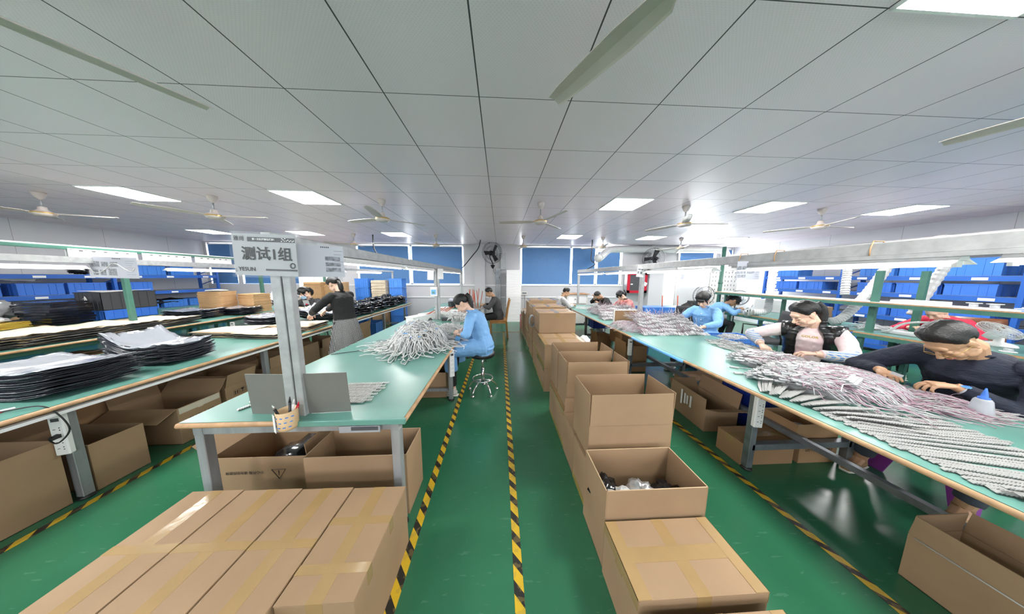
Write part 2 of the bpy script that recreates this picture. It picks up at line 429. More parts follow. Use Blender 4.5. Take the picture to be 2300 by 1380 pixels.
blind(8.43, 8.84, 2.30, 2.64, 'small blue roller blind right of the vertical white pipe', g)
MB()
t = MB().box(XL, XR, YB-.012, YB, 0, .09); struct('baseboard_back', t, 'wall_white')
t = MB().box(-5.0, 4.6, YB-.03, YB, .80, .835); struct('trim_1', t, 'white_paint')
t = MB().box(-6.95, 4.6, YB-.03, YB, 1.235, 1.27); struct('trim_2', t, 'white_paint')
# pilasters and door leaves on the back wall
struct('trim_3', MB().box(-.92, -.55, YB-.10, YB, 0, CEIL), 'wall_white')
struct('trim_4', MB().box(5.42, 5.95, YB-.35, YB, 0, CEIL), 'wall_white')
struct('trim_5', MB().box(6.66, 6.70, YB-.05, YB, 0, CEIL).box(-6.9, -6.86, YB-.04, YB, 0, CEIL), 'aluminium')
d = bpy.data.objects.new('door_1', None); COL.objects.link(d); d.location = (6.3, YB-.02, 0); d['kind'] = 'structure'; INV[d.name] = Matrix.Translation(d.location).inverted()
MB().box(5.96, 6.64, YB-.06, YB-.02, .02, 1.80).build('door_leaf', 'white_paint', d)
MB().cbox((6.05, YB-.09, 1.0), (.03, .06, .14)).build('door_handle', 'aluminium', d)
# steel conduit beams either side of the wrapped cabinet
tb = MB().box(.02, .20, YB-.12, YB-.005, 1.82, 2.42)
one('wall_duct_cover', tb, 'galvanised', 'grey steel duct cover on the back wall above the wrapped cabinet', 'duct cover')
tb = MB().box(-.17, .01, YB-.11, YB-.005, 0, 1.86)
eb = thing('electrical_box', 'tall grey electrical cabinet column just left of the wrapped white cabinet', 'electrical box', (-.08, YB-.11, 0))
tb.build('column_cover', 'steel', eb); MB().box(-.16, 0, YB-.135, YB-.11, 1.30, 1.82).build('door', 'bench_steel', eb)
MB().box(-.04, -.02, YB-.15, YB-.135, 1.5, 1.58).build('handle', 'black_metal', eb)
# hazard tapes on the floor
def tape_line(x, y0, y1, label, mt='hazard_tape', w=.049):
    b = MB().box(x-w/2, x+w/2, y0, y1, .0004, .0018)
    one('floor_tape', b, mt, label, 'floor tape', None)
tape_line(.092, .2, 6.55, 'yellow and black hazard tape down the aisle, beside the carton row')
tape_line(-.520, .2, 6.3, 'yellow and black hazard tape running along the centre bench under the stool')
tape_line(1.895, .1, 2.75, 'yellow and black hazard tape in front of the open boxes under right bench')
tape_line(-2.83, .5, 3.3, 'yellow and black hazard tape beside the left bench boxes')
tape_line(-5.0, 1.5, 4.2, 'worn yellow floor tape beyond the left bench legs')
b = MB().box(-.5, .58, 6.50, 6.55, .0004, .0018); one('floor_tape', b, 'orange_line', 'faded orange line across the far end of the aisle', 'floor tape')
b = MB().box(3.5, 3.55, .4, 3.0, .0004, .0018); one('floor_tape', b, 'orange_line', 'thin orange line on the shiny floor behind the right bench', 'floor tape')

# ------------------------------------------------------------ ceiling lights
lt0 = None
def led(i, j, label):
    global lt0
    x = GX+TILE*i+.3; y = GY+TILE*j+.3
    if lt0 is None:
        t = thing('ceiling_light', label, 'ceiling light', (x, y, CEIL-.012), 0, 'square ceiling light panels')
        f = MB(); a = .298
        for q in ((-a, a, -a, -a+.012), (-a, a, a-.012, a), (-a, -a+.012, -a, a), (a-.012, a, -a, a)): f.box(q[0]+x, q[1]+x, q[2]+y, q[3]+y, CEIL-.014, CEIL-.0005)
        f.build('light_frame', 'white_paint', t)
        MB().box(x-.286, x+.286, y-.286, y+.286, CEIL-.012, CEIL-.001).build('diffuser', 'panel_light', t)
        lt0 = t
    else: copy_tree(lt0, (x, y, CEIL-.012), 0, label)
nr = {-9: 'leftmost', -5: 'second from left', 3: 'middle', 7: 'fourth from left', 11: 'rightmost'}
for i in (-9, -5, 3, 7, 11):
    led(i, 3, f'big square ceiling light panel, {nr[i]} of the nearer row')
for i, w in ((-13, 'far row, leftmost beyond the rest'), (-9, 'far row, above the grey test-group sign'), (-5, 'far row, left of the aisle'), (3, 'far row, right of the aisle above the carton row'), (7, 'far row, above the pole of the right rail'), (11, 'far row, rightmost beside the white pipe')):
    led(i, 8, f'small light panel, {w}')
for i in (-13, -9, -5, 3, 7, 11):
    led(i, -2, 'square light panel cut by the top right frame corner' if i == 3 else 'square ceiling light panel out of frame above')
for i in (-9, -5, 3, 7): led(i, -7, 'square ceiling light panel out of frame above')

# ------------------------------------------------------------ ceiling fans
cf0 = None
def ceil_fan(x, y, ang, label):
    global cf0
    if cf0 is None:
        t = thing('ceiling_fan', label, 'ceiling fan', (0, 0, 0), 0, 'white three-blade ceiling fans'); Z = CEIL
        MB().lathe([(0, Z), (.055, Z), (.058, Z-.015), (.035, Z-.075), (.014, Z-.09), (.014, Z-.1)], n=20).build('canopy', 'fan_white', t)
        MB().cyl((0, 0, Z-.08), (0, 0, Z-.21), .010, 10).build('downrod', 'steel', t)
        MB().lathe([(.012, Z-.19), (.035, Z-.20), (.04, Z-.235), (.052, Z-.25), (.075, Z-.262), (.095, Z-.275), (.10, Z-.29), (.09, Z-.31), (.07, Z-.325), (0, Z-.33)], n=28).build('motor_housing', 'fan_white', t)
        MB().lathe([(.097, Z-.272), (.102, Z-.280), (.102, Z-.288), (.098, Z-.292)], n=28).build('trim_ring', 'gold', t)
        for k in range(3):
            a = 2*PI*k/3; b = MB(); b.T = Matrix.Rotation(a, 4, 'Z') @ Matrix.Translation((0, 0, Z-.272)) @ Matrix.Rotation(.16, 4, 'X')
            L = [(.08, .018), (.13, .022), (.15, .045), (.3, .055), (.5, .050), (.60, .045), (.66, .036)]
            vs = []
            for xx, hw in L:
                for yy in (-hw, -hw*.8, 0, hw*.8, hw):
                    dz = -.010*(abs(yy)/hw)**2
                    vs.append((xx, yy, dz)); 
            n0 = len(vs); vs += [(p[0], p[1], p[2]-.005) for p in vs]
            fs = []
            for i in range(len(L)-1):
                for j in range(4):
                    q = i*5+j; fs.append((q, q+5, q+6, q+1)); fs.append((n0+q, n0+q+1, n0+q+6, n0+q+5))
            for i in range(len(L)-1):
                q = i*5; fs.append((q, q+n0, q+5+n0, q+5)); q += 4; fs.append((q, q+5, q+5+n0, q+n0))
            for j in range(4): fs.append((j, j+1, j+1+n0, j+n0)); q = (len(L)-1)*5+j; fs.append((q, q+n0, q+1+n0, q+1))
            b.add(vs, fs, False); b.build('blade', 'fan_white', t)
        t.location = (x, y, 0); t.rotation_euler = (0, 0, math.radians(ang)); cf0 = t; cf0['label'] = label
    else: copy_tree(cf0, (x, y, 0), math.radians(ang), label)
ceil_fan(-1.79, 3.8, 40, 'white ceiling fan in the near row, left of the aisle')
ceil_fan(.635, 3.8, 50, 'white ceiling fan in the near row, right above the aisle')
ceil_fan(3.0, 3.8, -5, 'white ceiling fan in the near row, between two right light panels')
ceil_fan(5.36, 3.8, -115, 'white ceiling fan in the near row, nearest the right wall')
ceil_fan(-4.2, 3.8, 5, 'white ceiling fan in the near row, between the two left light panels')
ceil_fan(-6.5, 3.8, 20, 'white ceiling fan in the near row, at the far left of the photo')
ceil_fan(-1.8, .83, 65, 'large white ceiling fan blade crossing the top left corner')
ceil_fan(.60, .70, 120, 'large white ceiling fan overhead with its hub at the top edge')
ceil_fan(3.0, .85, 103, 'ceiling fan whose blade tip enters at the right edge')
for x, w in ((-4.0, 'above the stacked blue crates'), (-1.79, 'left of the black wall fan'), (.66, 'above the wrapped cabinet'), (2.96, 'beside the curved pipe mouth'), (5.3, 'in front of the half raised blind')):
    ceil_fan(x, 6.78, {-4.0: 100, -1.79: -10, .66: -20, 2.96: 15, 5.3: 5}[x], f'small white ceiling fan in far row, {w}')

# ------------------------------------------------------------ wall fans
def wall_fan(c, yawd, pitd, label, wall_y, mm='black_metal', r=.36):
    c = Vector(c); t = thing('wall_fan', label, 'wall fan', (c.x, wall_y, c.z-.35))
    Q = Matrix.Rotation(math.radians(yawd), 3, 'Z') @ Matrix.Rotation(math.radians(pitd), 3, 'X')   # faces -Y
    T = Matrix.Translation(c) @ Q.to_4x4()
    g = MB(); g.T = T
    for rr, yy in ((r, 0), (r*.97, -.06), (r*.72, -.095), (r*.4, -.11), (r*.97, .06), (r*.6, .09)):
        g.tube([(rr*math.cos(a*PI/16), yy, rr*math.sin(a*PI/16)) for a in range(32)], .0035, 4, closed=True)
    for k in range(28):
        a = 2*PI*k/28; ca, sa = math.cos(a), math.sin(a)
        g.tube([(.05*ca, -.115, .05*sa), (r*.72*ca, -.095, r*.72*sa), (r*.97*ca, -.06, r*.97*sa), (r*ca, 0, r*sa), (r*.97*ca, .06, r*.97*sa), (.07*ca, .10, .07*sa)], .0016, 3, smooth=False, cap=False)
    g.build('fan_cage', mm, t)
    h = MB(); h.T = T; h.lathe([(0, -.13), (.05, -.125), (.055, -.11)], rot=Matrix.Rotation(-PI/2, 3, 'X'), n=16)
    h.cyl((0, .08, 0), (0, .28, 0), .085, 16, .06); h.ell((0, -.05, 0), (.045, .05, .045)); h.build('motor_housing', mm, t)
    for k in range(3):
        b = MB(); b.T = T @ Matrix.Rotation(2*PI*k/3+.4, 4, 'Y')
        b.quad((-.03, -.03, .04), (.06, -.01, .05), (.09, .02, r*.86), (-.05, -.05, r*.80), .003); b.build('blade', mm, t)
    m = MB(); e = T @ Vector((0, .2, 0)); lo = Vector((c.x, wall_y-.02, c.z-.42))
    m.tube([e, e+Vector((0, .02, -.15)), lo+Vector((0, -.08, .1)), lo], .018, 8)
    m.lathe([(0, -.10), (.02, -.09), (.075, 0), (.075, .04), (0, .045)], c=lo+Vector((0, -.07, 0)), n=14); m.build('bracket', mm, t)
    t2 = MB().tube([lo+Vector((.03, 0, -.05)), lo+Vector((.02, -.01, -.2)), lo+Vector((.08, -.01, -.27)), lo+Vector((.12, 0, -.2))], .005, 5); t2.build('cord', mm, t)
    return t
wall_fan((-.27, 8.18, 2.37), 28, 4, 'black caged wall fan beside the curved black cable', YB-.02)
wall_fan((5.3, 8.0, 2.22), -62, 0, 'black caged wall fan turned sideways above the red fire box', YB-.37)

# pipes
def pipe(name, pts, r, m, label, cat, n=16, rings=()):
    t = thing(name, label, cat, pts[0]); MB().tube(pts, r, n).build('pipe_run', m, t)
    for p, q in rings: MB().cyl(p, q, r*1.12, n).build('collar', m, t)
    return t
def smooth_path(ctrl, k=6):
    ctrl = [Vector(c) for c in ctrl]; out = []
    for i in range(len(ctrl)-1):
        p0 = ctrl[max(i-1, 0)]; p1 = ctrl[i]; p2 = ctrl[i+1]; p3 = ctrl[min(i+2, len(ctrl)-1)]
        for s in range(k):
            t = s/k; out.append(.5*((2*p1)+(-p0+p2)*t+(2*p0-5*p1+4*p2-p3)*t*t+(-p0+3*p1-3*p2+p3)*t**3))
    out.append(ctrl[-1]); return out
pp = [(3.35, 8.0, 2.22), (3.5, 8.1, 2.27), (3.68, 8.2, 2.42), (3.85, 8.3, 2.53), (4.1, 8.35, 2.57), (6.5, 8.35, 2.58), (7.6, 8.05, 2.56), (7.75, 7.9, 2.50), (7.78, 7.85, 2.35), (7.78, 7.8, 2.22)]
tp = pipe('exhaust_pipe', pp, .125, 'pvc', 'fat white pipe along back wall top with curved open mouth', 'pipe', rings=[((3.33, 7.99, 2.205), (3.42, 8.05, 2.24)), ((6.3, 8.35, 2.58), (6.42, 8.35, 2.58))])
pp = [(7.78, 7.75, 2.24), (7.9, 7.5, 2.22), (7.95, 6, 2.22), (7.95, 2, 2.22), (7.95, -1, 2.22)]
pipe('exhaust_pipe', pp, .12, 'pvc', 'long white pipe running along the right side above the lamp rail', 'pipe', rings=[((7.95, 5.1, 2.22), (7.95, 5.25, 2.22)), ((7.95, 3.9, 2.22), (7.95, 4.0, 2.22))])
# hanging cables
one('ceiling_cable', MB().tube(smooth_path([(-3.55, 6.9, CEIL), (-3.54, 6.9, 2.35), (-3.42, 6.9, 2.1), (-3.45, 6.95, 1.85)]), .018, 8), 'black_rubber', 'black cable hanging in front of the blind above stacked pale cartons', 'cable')
one('ceiling_cable', MB().tube(smooth_path([(-.62, 7.6, CEIL), (-.68, 7.5, 2.45), (-.85, 7.35, 2.2), (-1.02, 7.28, 1.98), (-1.15, 7.22, 1.82)]), .016, 8), 'black_rubber', 'black cable curving from the ceiling beside the wall fan to the lamp rail', 'cable')
one('ceiling_cable', MB().tube(smooth_path([(2.85, 7.3, CEIL), (2.84, 7.3, 2.3), (2.84, 7.3, 2.1), (2.92, 7.2, 1.95), (2.62, 7.2, 1.78)]), .015, 8), 'black_rubber', 'black cable hanging in front of the narrow blind on the right', 'cable')
# ------------------------------------------------------------ workbenches
def bench(label, x0, x1, y0, y1, zt, legs, legm='bench_steel', topm='green_mat', edge='bench_edge', lw=.05, apron=.06, bars=(), cat='workbench', nose=None):
    t = thing('workbench', label, cat, ((x0+x1)/2, (y0+y1)/2, 0))
    MB().box(x0+.008, x1-.008, y0+.008, y1-.008, zt-.026, zt-.003).build('worktop', 'bench_edge', t)
    MB().box(x0+.004, x1-.004, y0+.004, y1-.004, zt-.003, zt).build('bench_mat', topm, t)
    e = MB()
    r = .0145
    for p, q in (((x0, y0), (x1, y0)), ((x0, y0), (x0, y1)), ((x1, y0), (x1, y1)), ((x0, y1), (x1, y1))):
        e.tube([(p[0], p[1], zt-.016), (q[0], q[1], zt-.016)], r, 8)
    e.build('edge_trim', edge, t)
    ap = MB(); xs = sorted(set(a for a, b_ in legs)); ys = sorted(set(b_ for a, b_ in legs)); za = zt-.03
    for x in (xs[0], xs[-1]): ap.box(x-lw/2, x+lw/2, ys[0]-lw/2, ys[-1]+lw/2, za-apron, za)
    for y in ys: ap.box(xs[0], xs[-1], y-lw/2+.002, y+lw/2-.002, za-apron+.002, za-.001)
    ap.build('apron', legm, t)
    for x, y in legs:
        l = MB().box(x-lw/2, x+lw/2, y-lw/2, y+lw/2, .02, za-apron).build('leg', legm, t, .003)
        MB().lathe([(0, 0), (.036, 0), (.038, .008), (.02, .018), (.012, .03)], (x, y, 0), 14).build('foot', 'black_rubber', l)
    for p, q, w in bars: MB().beam(p, q, w, w).build('crossbar', legm, t, .002)
    return t
# centre bench (T1)
ys = [1.335, 2.84, 4.4, 5.9, 7.15]
b1 = [((-1.72, y, .14), (-.66, y, .14), .035) for y in ys[1:]] + [((-1.19, ys[1], .14), (-1.19, ys[-1], .14), .035)]
T1 = bench('long green topped centre bench with its near end facing the camera', -1.78, -.555, 1.285, 7.3, .75,
           [(x, y) for y in ys for x in (-1.715, -.625)], 'steel', bars=b1)
MB().box(-1.25, -.545, 1.268, 1.29, .718, .7515).build('mat_overhang', 'green_mat', T1, .004)
ap = MB().box(-.93, -.70, 1.293, 1.3, .66, .70).build('paper_label', 'sign_grey', T1)
MB().box(-.86, -.71, 1.289, 1.294, .675, .695).build('printed_strip', 'ink_grey', ap)
# left bench (T2)
ys = [1.62, 2.95, 4.45, 5.95, 7.25]
T2 = bench('long green bench left of centre, with black film stacks on its near part', -4.12, -2.775, .55, 7.4, .75,
           [(x, y) for y in ys for x in (-3.98, -2.93)], 'steel', bars=[((-3.98, y, .14), (-2.93, y, .14), .035) for y in ys[1:]] + [((-3.45, 5.95, .14), (-3.45, 7.25, .14), .03)])
MB().box(-2.80, -2.766, .55, 7.4, .685, .705).build('white_channel', 'white_paint', T2)
# third bench (T3) and the dark bench behind (T3b)
ys = [1.2, 3.0, 4.8, 6.6]
T3 = bench('third bench from centre, heaped with brown cardboard panels, on green legs', -6.25, -5.2, .6, 6.9, .75,
           [(x, y) for y in ys for x in (-6.1, -5.33)], 'green_post')
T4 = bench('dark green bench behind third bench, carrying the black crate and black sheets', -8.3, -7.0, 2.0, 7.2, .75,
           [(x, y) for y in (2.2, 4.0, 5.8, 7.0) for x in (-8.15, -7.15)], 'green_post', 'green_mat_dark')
# right bench (TR)
ys = [-.1, 1.65, 3.43, 5.35, 6.6]
T5 = bench('long green right bench heaped with white wiring, where workers sit behind', 1.83, 3.0, -.25, 6.75, .75,
           [(x, y) for y in ys for x in (2.03, 2.9)], 'bench_steel',
           bars=[((2.03, y, .20), (2.9, y, .20), .05) for y in ys] + [((2.46, -.1, .25), (2.46, 6.6, .25), .045)])
MB().tube([(1.815, 2.15, .735), (1.815, 3.05, .735)], .019, 8).build('blue_edge_trim', 'pale_blue', T5)
# far right green bench with an upper shelf (T5)
def shelf_bench(label, y0, y1):
    t = thing('workbench', label, 'workbench', (5.6, (y0+y1)/2, 0))
    MB().box(5.2, 6.1, y0, y1, .775, .797).build('worktop', 'bench_edge', t)
    MB().box(5.2, 6.1, y0, y1, .797, .80).build('bench_mat', 'green_mat', t)
    MB().box(5.19, 5.23, y0, y1, .725, .773).box(6.07, 6.11, y0, y1, .725, .773).build('apron', 'green_post', t)
    for y in (y0+.05, y1-.05):
        for x in (5.26, 6.05):
            l = MB().box(x-.025, x+.025, y-.025, y+.025, .0, .724).build('leg', 'green_post', t)
        MB().beam((5.26, y, .16), (6.05, y, .16), .03, .03).build('crossbar', 'green_post', t)
    MB().beam((5.26, y0+.05, .16), (5.26, y1-.05, .16), .03, .03).build('crossbar', 'green_post', t)
    return t
shelf_bench('green framed far right bench section nearest the camera', 1.0, 3.12)
shelf_bench('green framed far right bench section where fume hoses come down', 3.16, 5.1)
for y, x, h, w in ((3.02, 5.28, 1.67, 'nearer post'), (3.02, 5.98, 1.67, 'farther post')):
    o = MB().box(x-.022, x+.022, y-.03, y+.03, .80, h); one('green_post', o, 'green_post', f'tall green post of the shelf bench, the {w} of the pair', 'post')
o = MB().tube([(5.35, 5.45, .0), (5.35, 5.45, 2.3)], .04, 12).cyl((5.35, 5.45, 1.42), (5.35, 5.45, 1.47), .048, 12)
one('green_post', o, 'green_post', 'round green post at far end of the shelf bench by the blue coats', 'post')
sh = thing('shelf_board', 'long narrow white shelf on green brackets over far right bench', 'shelf', (5.38, 3.2, 1.2))
MB().box(5.18, 5.60, 1.0, 5.38, 1.222, 1.238).build('board', 'white_plastic', sh)
MB().box(5.175, 5.182, 1.0, 5.38, 1.222, 1.237).build('edge_trim', 'bench_edge', sh)
MB().box(5.17, 5.21, 1.0, 5.38, 1.175, 1.22).build('front_rail', 'green_post', sh)
for y in (1.5, 4.15, 5.3):
    MB().box(5.36, 5.41, y-.02, y+.02, .80, 1.175).build('bracket_post', 'green_post', sh)

# ------------------------------------------------------------ lamp rails above the benches
def lamp(x, y0, y1, z, label, group=None, refl=.055):
    t = thing('tube_lamp', label, 'tube lamp', (x, y0, z), 0, group)
    h = MB(); pr = [(-.022, .045), (.022, .045), (.03, .03), (refl, .004), (refl-.006, .002), (.025, .022), (-.025, .022), (-refl+.006, .002), (-refl, .004), (-.03, .03)]
    vs = [(x+a, yy, z+b_) for yy in (y0, y1) for a, b_ in pr]; k = len(pr)
    h.add(vs, [(i, (i+1) % k, k+(i+1) % k, k+i) for i in range(k)]+[tuple(range(k-1, -1, -1)), tuple(range(k, 2*k))])
    h.build('lamp_housing', 'white_glossy', t)
    MB().cyl((x, y0+.03, z+.006), (x, y1-.03, z+.006), .014, 10).build('tube', 'tube_glow', t)
    for y in (y0+.012, y1-.026): MB().box(x-.018, x+.018, y, y+.014, z-.012, z+.022).build('lamp_socket', 'white_plastic', t)
    return t
def rail(label, x, y0, y1, z, posts, m='galvanised', zb=.75, w=.045, h=.07, pw=.05, double=False, cat='lamp rail', zs=None):
    t = thing('lamp_rail', label, cat, (x, posts[0], zb))
    MB().box(x-w/2, x+w/2, y0, y1, z, z+h).build('rail_channel', m, t, .003)
    MB().box(x-w/2-.012, x+w/2+.012, y0, y1, z-.006, z).build('rail_flange', m, t)
    for y in posts:
        p = MB().box(x-pw/2, x+pw/2, y-pw/2, y+pw/2, zb, z-.006)
        if double: p.box(x+pw/2+.004, x+pw/2+.044, y-.018, y+.022, zb, z-.006)
        p.build('post', m, t, .003)
    return t
rail('grey double-post lamp rail standing on the centre bench, carrying the test-group sign', -1.2, 1.29, 7.25, 1.712, (1.34, 4.43, 7.2), double=True)
g1 = 'tube lamps under the centre bench rail'
lamp(-1.2, 1.66, 2.92, 1.655, 'tube lamp under the centre bench rail, nearest the camera', g1)
lamp(-1.2, 3.02, 4.28, 1.655, 'tube lamp under the centre bench rail, second one', g1)
lamp(-1.2, 4.7, 5.96, 1.655, 'tube lamp under the centre bench rail, past the second post', g1)
lamp(-1.2, 6.0, 7.1, 1.655, 'tube lamp under the centre bench rail, farthest one', g1)
rail('thin grey lamp rail on the left bench behind the standing woman', -3.5, 4.0, 7.9, 1.70, (4.13, 7.85), w=.035, h=.04, pw=.045)
lamp(-3.5, 4.3, 5.5, 1.645, 'tube lamp under left bench rail, nearer one')
lamp(-3.5, 5.9, 7.1, 1.645, 'tube lamp under left bench rail, farther one in front of the blind')
r3 = rail('green post lamp rail over third bench at the left', -5.75, .5, 8.1, 1.90, (3.9, 5.95, 8.0), 'green_post', .75, .04, .035, .055)
MB().box(-5.80, -5.70, .5, 7.6, 1.72, 1.80).build('cable_tray', 'galvanised', r3)
MB().tube([(-5.77, .5, 1.945), (-5.77, 8.1, 1.945)], .012, 6).build('white_conduit', 'white_paint', r3)
for k in range(8): MB().box(-5.755, -5.745, .9+k*.85, .91+k*.85, 1.80, 1.90).build('hanger', 'white_plastic', r3)
for y, w in ((1.0, 'nearest, entering at the left frame edge'), (4.35, 'just behind the hanging picture sign'), (5.7, 'behind the grey test-group sign')):
    lamp(-5.72, y, y+1.25, 1.64, 'tube lamp over third bench, '+w, None, .075)
lamp(-5.72, 2.3, 3.55, 1.64, 'tube lamp over third bench, left of the hanging picture sign', None, .075)
# right rail
RX = 2.42
rr = rail('long galvanised lamp rail over the right bench', RX, -.3, 7.2, 1.705, (3.9, 7.15), w=.07, h=.08, pw=.06)
MB().box(RX-.05, RX+.05, -.3, 2.35, 1.68, 1.70).build('cable_tray', 'galvanised', rr)
for k, (y, w) in enumerate(((-.2, 'the big bright one at the right frame edge'), (1.12, 'just right of the picture sign'), (2.55, 'left of the picture sign'), (4.05, 'behind the pole'), (5.45, 'second from the far end'), (6.5, 'at the far end'))):
    lamp(RX, y, y+(1.22 if k < 5 else .6), 1.635, 'tube lamp over the right bench, '+w, None, .08 if k < 3 else .06)
for y in (2.25, 1.95, 1.42, .9):
    MB().tube([(RX-.04, y, 1.69), (RX-.045, y, 1.75), (RX-.03, y, 1.80), (RX+.04, y, 1.80), (RX+.05, y, 1.7)], .004, 5).build('tie_cord', 'bench_edge', rr)
# ------------------------------------------------------------ signs
def sleeve(name, label, c, w, h, yawd, tilt=0, m='sign_pale', roll=0):
    c = Vector(c); t = thing(name, label, 'sign', c)
    Q = Matrix.Rotation(math.radians(yawd), 3, 'Z') @ Matrix.Rotation(math.radians(tilt), 3, 'X') @ Matrix.Rotation(math.radians(roll), 3, 'Y')
    T = Matrix.Translation(c) @ Q.to_4x4()
    b = MB(); b.T = T; b.box(-w/2+.01, w/2-.01, -.001, .003, -h/2+.01, h/2-.01); b.build('sign_board', m, t)
    b = MB(); b.T = T; b.box(-w/2, w/2, -.006, -.0055, -h/2, h/2).box(-w/2, w/2, .0055, .006, -h/2, h/2)
    b.build('plastic_sleeve', 'clear_plastic', t)
    return t, T, Q
t, T, Q = sleeve('hanging_sign', 'grey Chinese test-group sign in a plastic sleeve on the centre post', (-1.195, 1.275, 1.664), .325, .228, 0, 0, 'sign_grey', 1.5)
QF = Q @ FRONT
def P(T, x, z, y=-.003): return T @ Vector((x, y, z))
text(t, '测试1组', .070, P(T, .010, .002), QF, 'ink', .0017, name='headline')
text(t, '雅尚', .026, P(T, -.118, .078), QF, 'ink', .0002, name='headline')
text(t, 'YESUN', .027, P(T, -.092, -.073), QF, 'ink', .0006, name='logo_lettering')
b = MB(); b.T = T; b.box(-.078, .150, -.0025, -.0015, .066, .088); sb = b.build('slogan_bar', 'ink_grey', t)
text(sb, '第一次就把事情做好!', .0115, P(T, 0, .077, -.0045), QF, 'ink_white', .0003, name='slogan')
px = MB().use('ink_white'); px.T = T
for x, z in ((.09, .084), (.096, .079), (.102, .073), (.088, .071), (.105, .085), (.112, .074), (.119, .078), (.126, .072), (.133, .076), (.14, .071), (.146, .075)): px.box(x-.0028, x+.0028, -.0045, -.0035, z-.002, z+.002)
px.build('pixel_marks', 'ink_white', t)
b = MB(); b.T = T; b.box(-.002, .152, -.0025, -.0015, -.078, -.069); b.build('underline_bar', 'ink_grey', t)
g = MB(); g.T = T
g.tube([(.132+.0105*math.cos(a*PI/12), -.0035, -.050+.0105*math.sin(a*PI/12)) for a in range(24)], .0016, 4, closed=True)
for k in range(14): a = 2*PI*k/14; g.cbox((.132+.0135*math.cos(a), -.0035, -.050+.0135*math.sin(a)), (.003, .001, .004), Matrix.Rotation(-a+PI/2, 3, 'Y'))
g.build('gear_mark', 'ink', t)
lg = MB(); lg.T = T; lg.tube([(-.138, -.003, -.082), (-.146, -.003, -.086), (-.148, -.003, -.078), (-.143, -.003, -.070)], .0008, 4); lg.build('swash', 'ink', t)
def picture_page(t, T, Q, w, h, rows, head='作业指导书'):
    m_ = MB(); m_.T = T
    for k in range(5): m_.cbox((w*(.02+.035*k), -.0025, h*.40), (w*.022, .001, h*.035))
    m_.build('printed_marks', 'ink', t)
    for x0, x1, z0, z1 in rows:
        b = MB(); b.T = T; b.box(w*x0, w*x1, -.0028, -.0018, h*z0, h*z1); b.build('printed_photo', 'photo_dark', t)
    l = MB(); l.T = T
    for k in range(7):
        z = h*(.3-.1*k); l.box(w*.26, w*(.44-.03*(k % 3)), -.0025, -.0018, z, z+h*.008)
    l.build('printed_lines', 'ink_grey', t)
t, T, Q = sleeve('hanging_sign', 'plastic sleeved photo instruction sheet angled behind the grey test-group sign', (-1.033, 1.425, 1.645), .235, .20, 38)
picture_page(t, T, Q, .235, .2, [(.08, .38, .02, .14), (.08, .38, -.14, -.03), (.08, .38, -.30, -.18)])
t, T, Q = sleeve('hanging_sign', 'large picture sign with a white wavy cord hung on the left green post', (-5.46, 3.62, 1.665), .66, .31, 0, 0, 'sign_pale', 1.5)
picture_page(t, T, Q, .66, .31, [(-.42, -.26, .02, .26), (-.22, -.09, .03, .24), (-.05, .10, .02, .25), (-.40, -.30, -.36, -.12), (-.27, -.15, -.36, -.12), (-.10, .06, -.36, -.05)])
cd_ = MB(); cd_.T = T; cd_.tube(smooth_path([(-.30, -.012, .05), (-.26, -.012, -.06), (-.18, -.012, -.075), (-.08, -.012, -.02), (.0, -.012, .05), (.08, -.012, .045), (.17, -.012, -.02), (.25, -.012, -.045), (.29, -.012, .0)]), .004, 6); cd_.build('white_cord', 'cable_white', t)
t, T, Q = sleeve('hanging_sign', 'grey picture sign clipped to the lamp rail over the right bench', (2.40, 2.17, 1.632), .30, .20, 8, 0, 'sign_pale', -2)
picture_page(t, T, Q, .3, .2, [(-.46, -.30, .05, .22), (-.27, -.05, .05, .22), (0, .24, .05, .22), (-.46, -.36, -.14, -.02), (-.33, -.24, -.14, -.02), (-.20, -.11, -.14, -.02), (-.06, .22, -.14, -.02), (-.44, -.30, -.32, -.19), (-.28, -.12, -.32, -.19)])
t, T, Q = sleeve('hanging_sign', 'white paper notice hung at the pole in front of the red fire box', (2.36, 3.86, 1.665), .15, .21, 4, 0, 'white_plastic', 6)
picture_page(t, T, Q, .15, .21, [(-.35, -.05, .1, .2), (0, .25, .1, .2), (-.35, -.2, -.2, -.02), (-.05, .2, -.2, -.02)], '说明')
t, T, Q = sleeve('hanging_sign', 'white paper sheets taped to second post of the centre bench, left one', (-1.27, 4.37, 1.60), .13, .22, 0, 0, 'white_plastic', 3)
t, T, Q = sleeve('hanging_sign', 'white paper sheets taped to second post of the centre bench, right one', (-1.09, 4.37, 1.61), .12, .21, 30, 0, 'white_plastic', 0)
sb = thing('switch_box', 'white switch box with a blue green sticker on second bench post', 'switch box', (-1.22, 4.38, 1.28))
MB().box(-1.28, -1.16, 4.34, 4.40, 1.20, 1.37).build('casing', 'white_plastic', sb, .008)
MB().box(-1.262, -1.178, 4.335, 4.34, 1.235, 1.325).build('sticker', 'pale_blue', sb); MB().box(-1.245, -1.2, 4.332, 4.335, 1.25, 1.29).build('sticker_mark', 'green_mat', sb)
for i, (y, w) in enumerate(((3.75, 'just right of the big picture sign'), (4.4, 'middle of the three'), (5.05, 'farthest of the three'))):
    b = MB().cbox((-5.72, y, 1.85), (.004, .60, .12)); s_ = thing('rail_notice', f'white paper notice along the left green rail, {w}', 'notice', (-5.7, y, 1.85))
    b.build('paper', 'white_plastic', s_); l = MB()
    for k in range(5): l.cbox((-5.716, y-.2+.1*k, 1.885), (.002, .03, .012))
    l.build('printed_marks', 'ink_grey', s_)

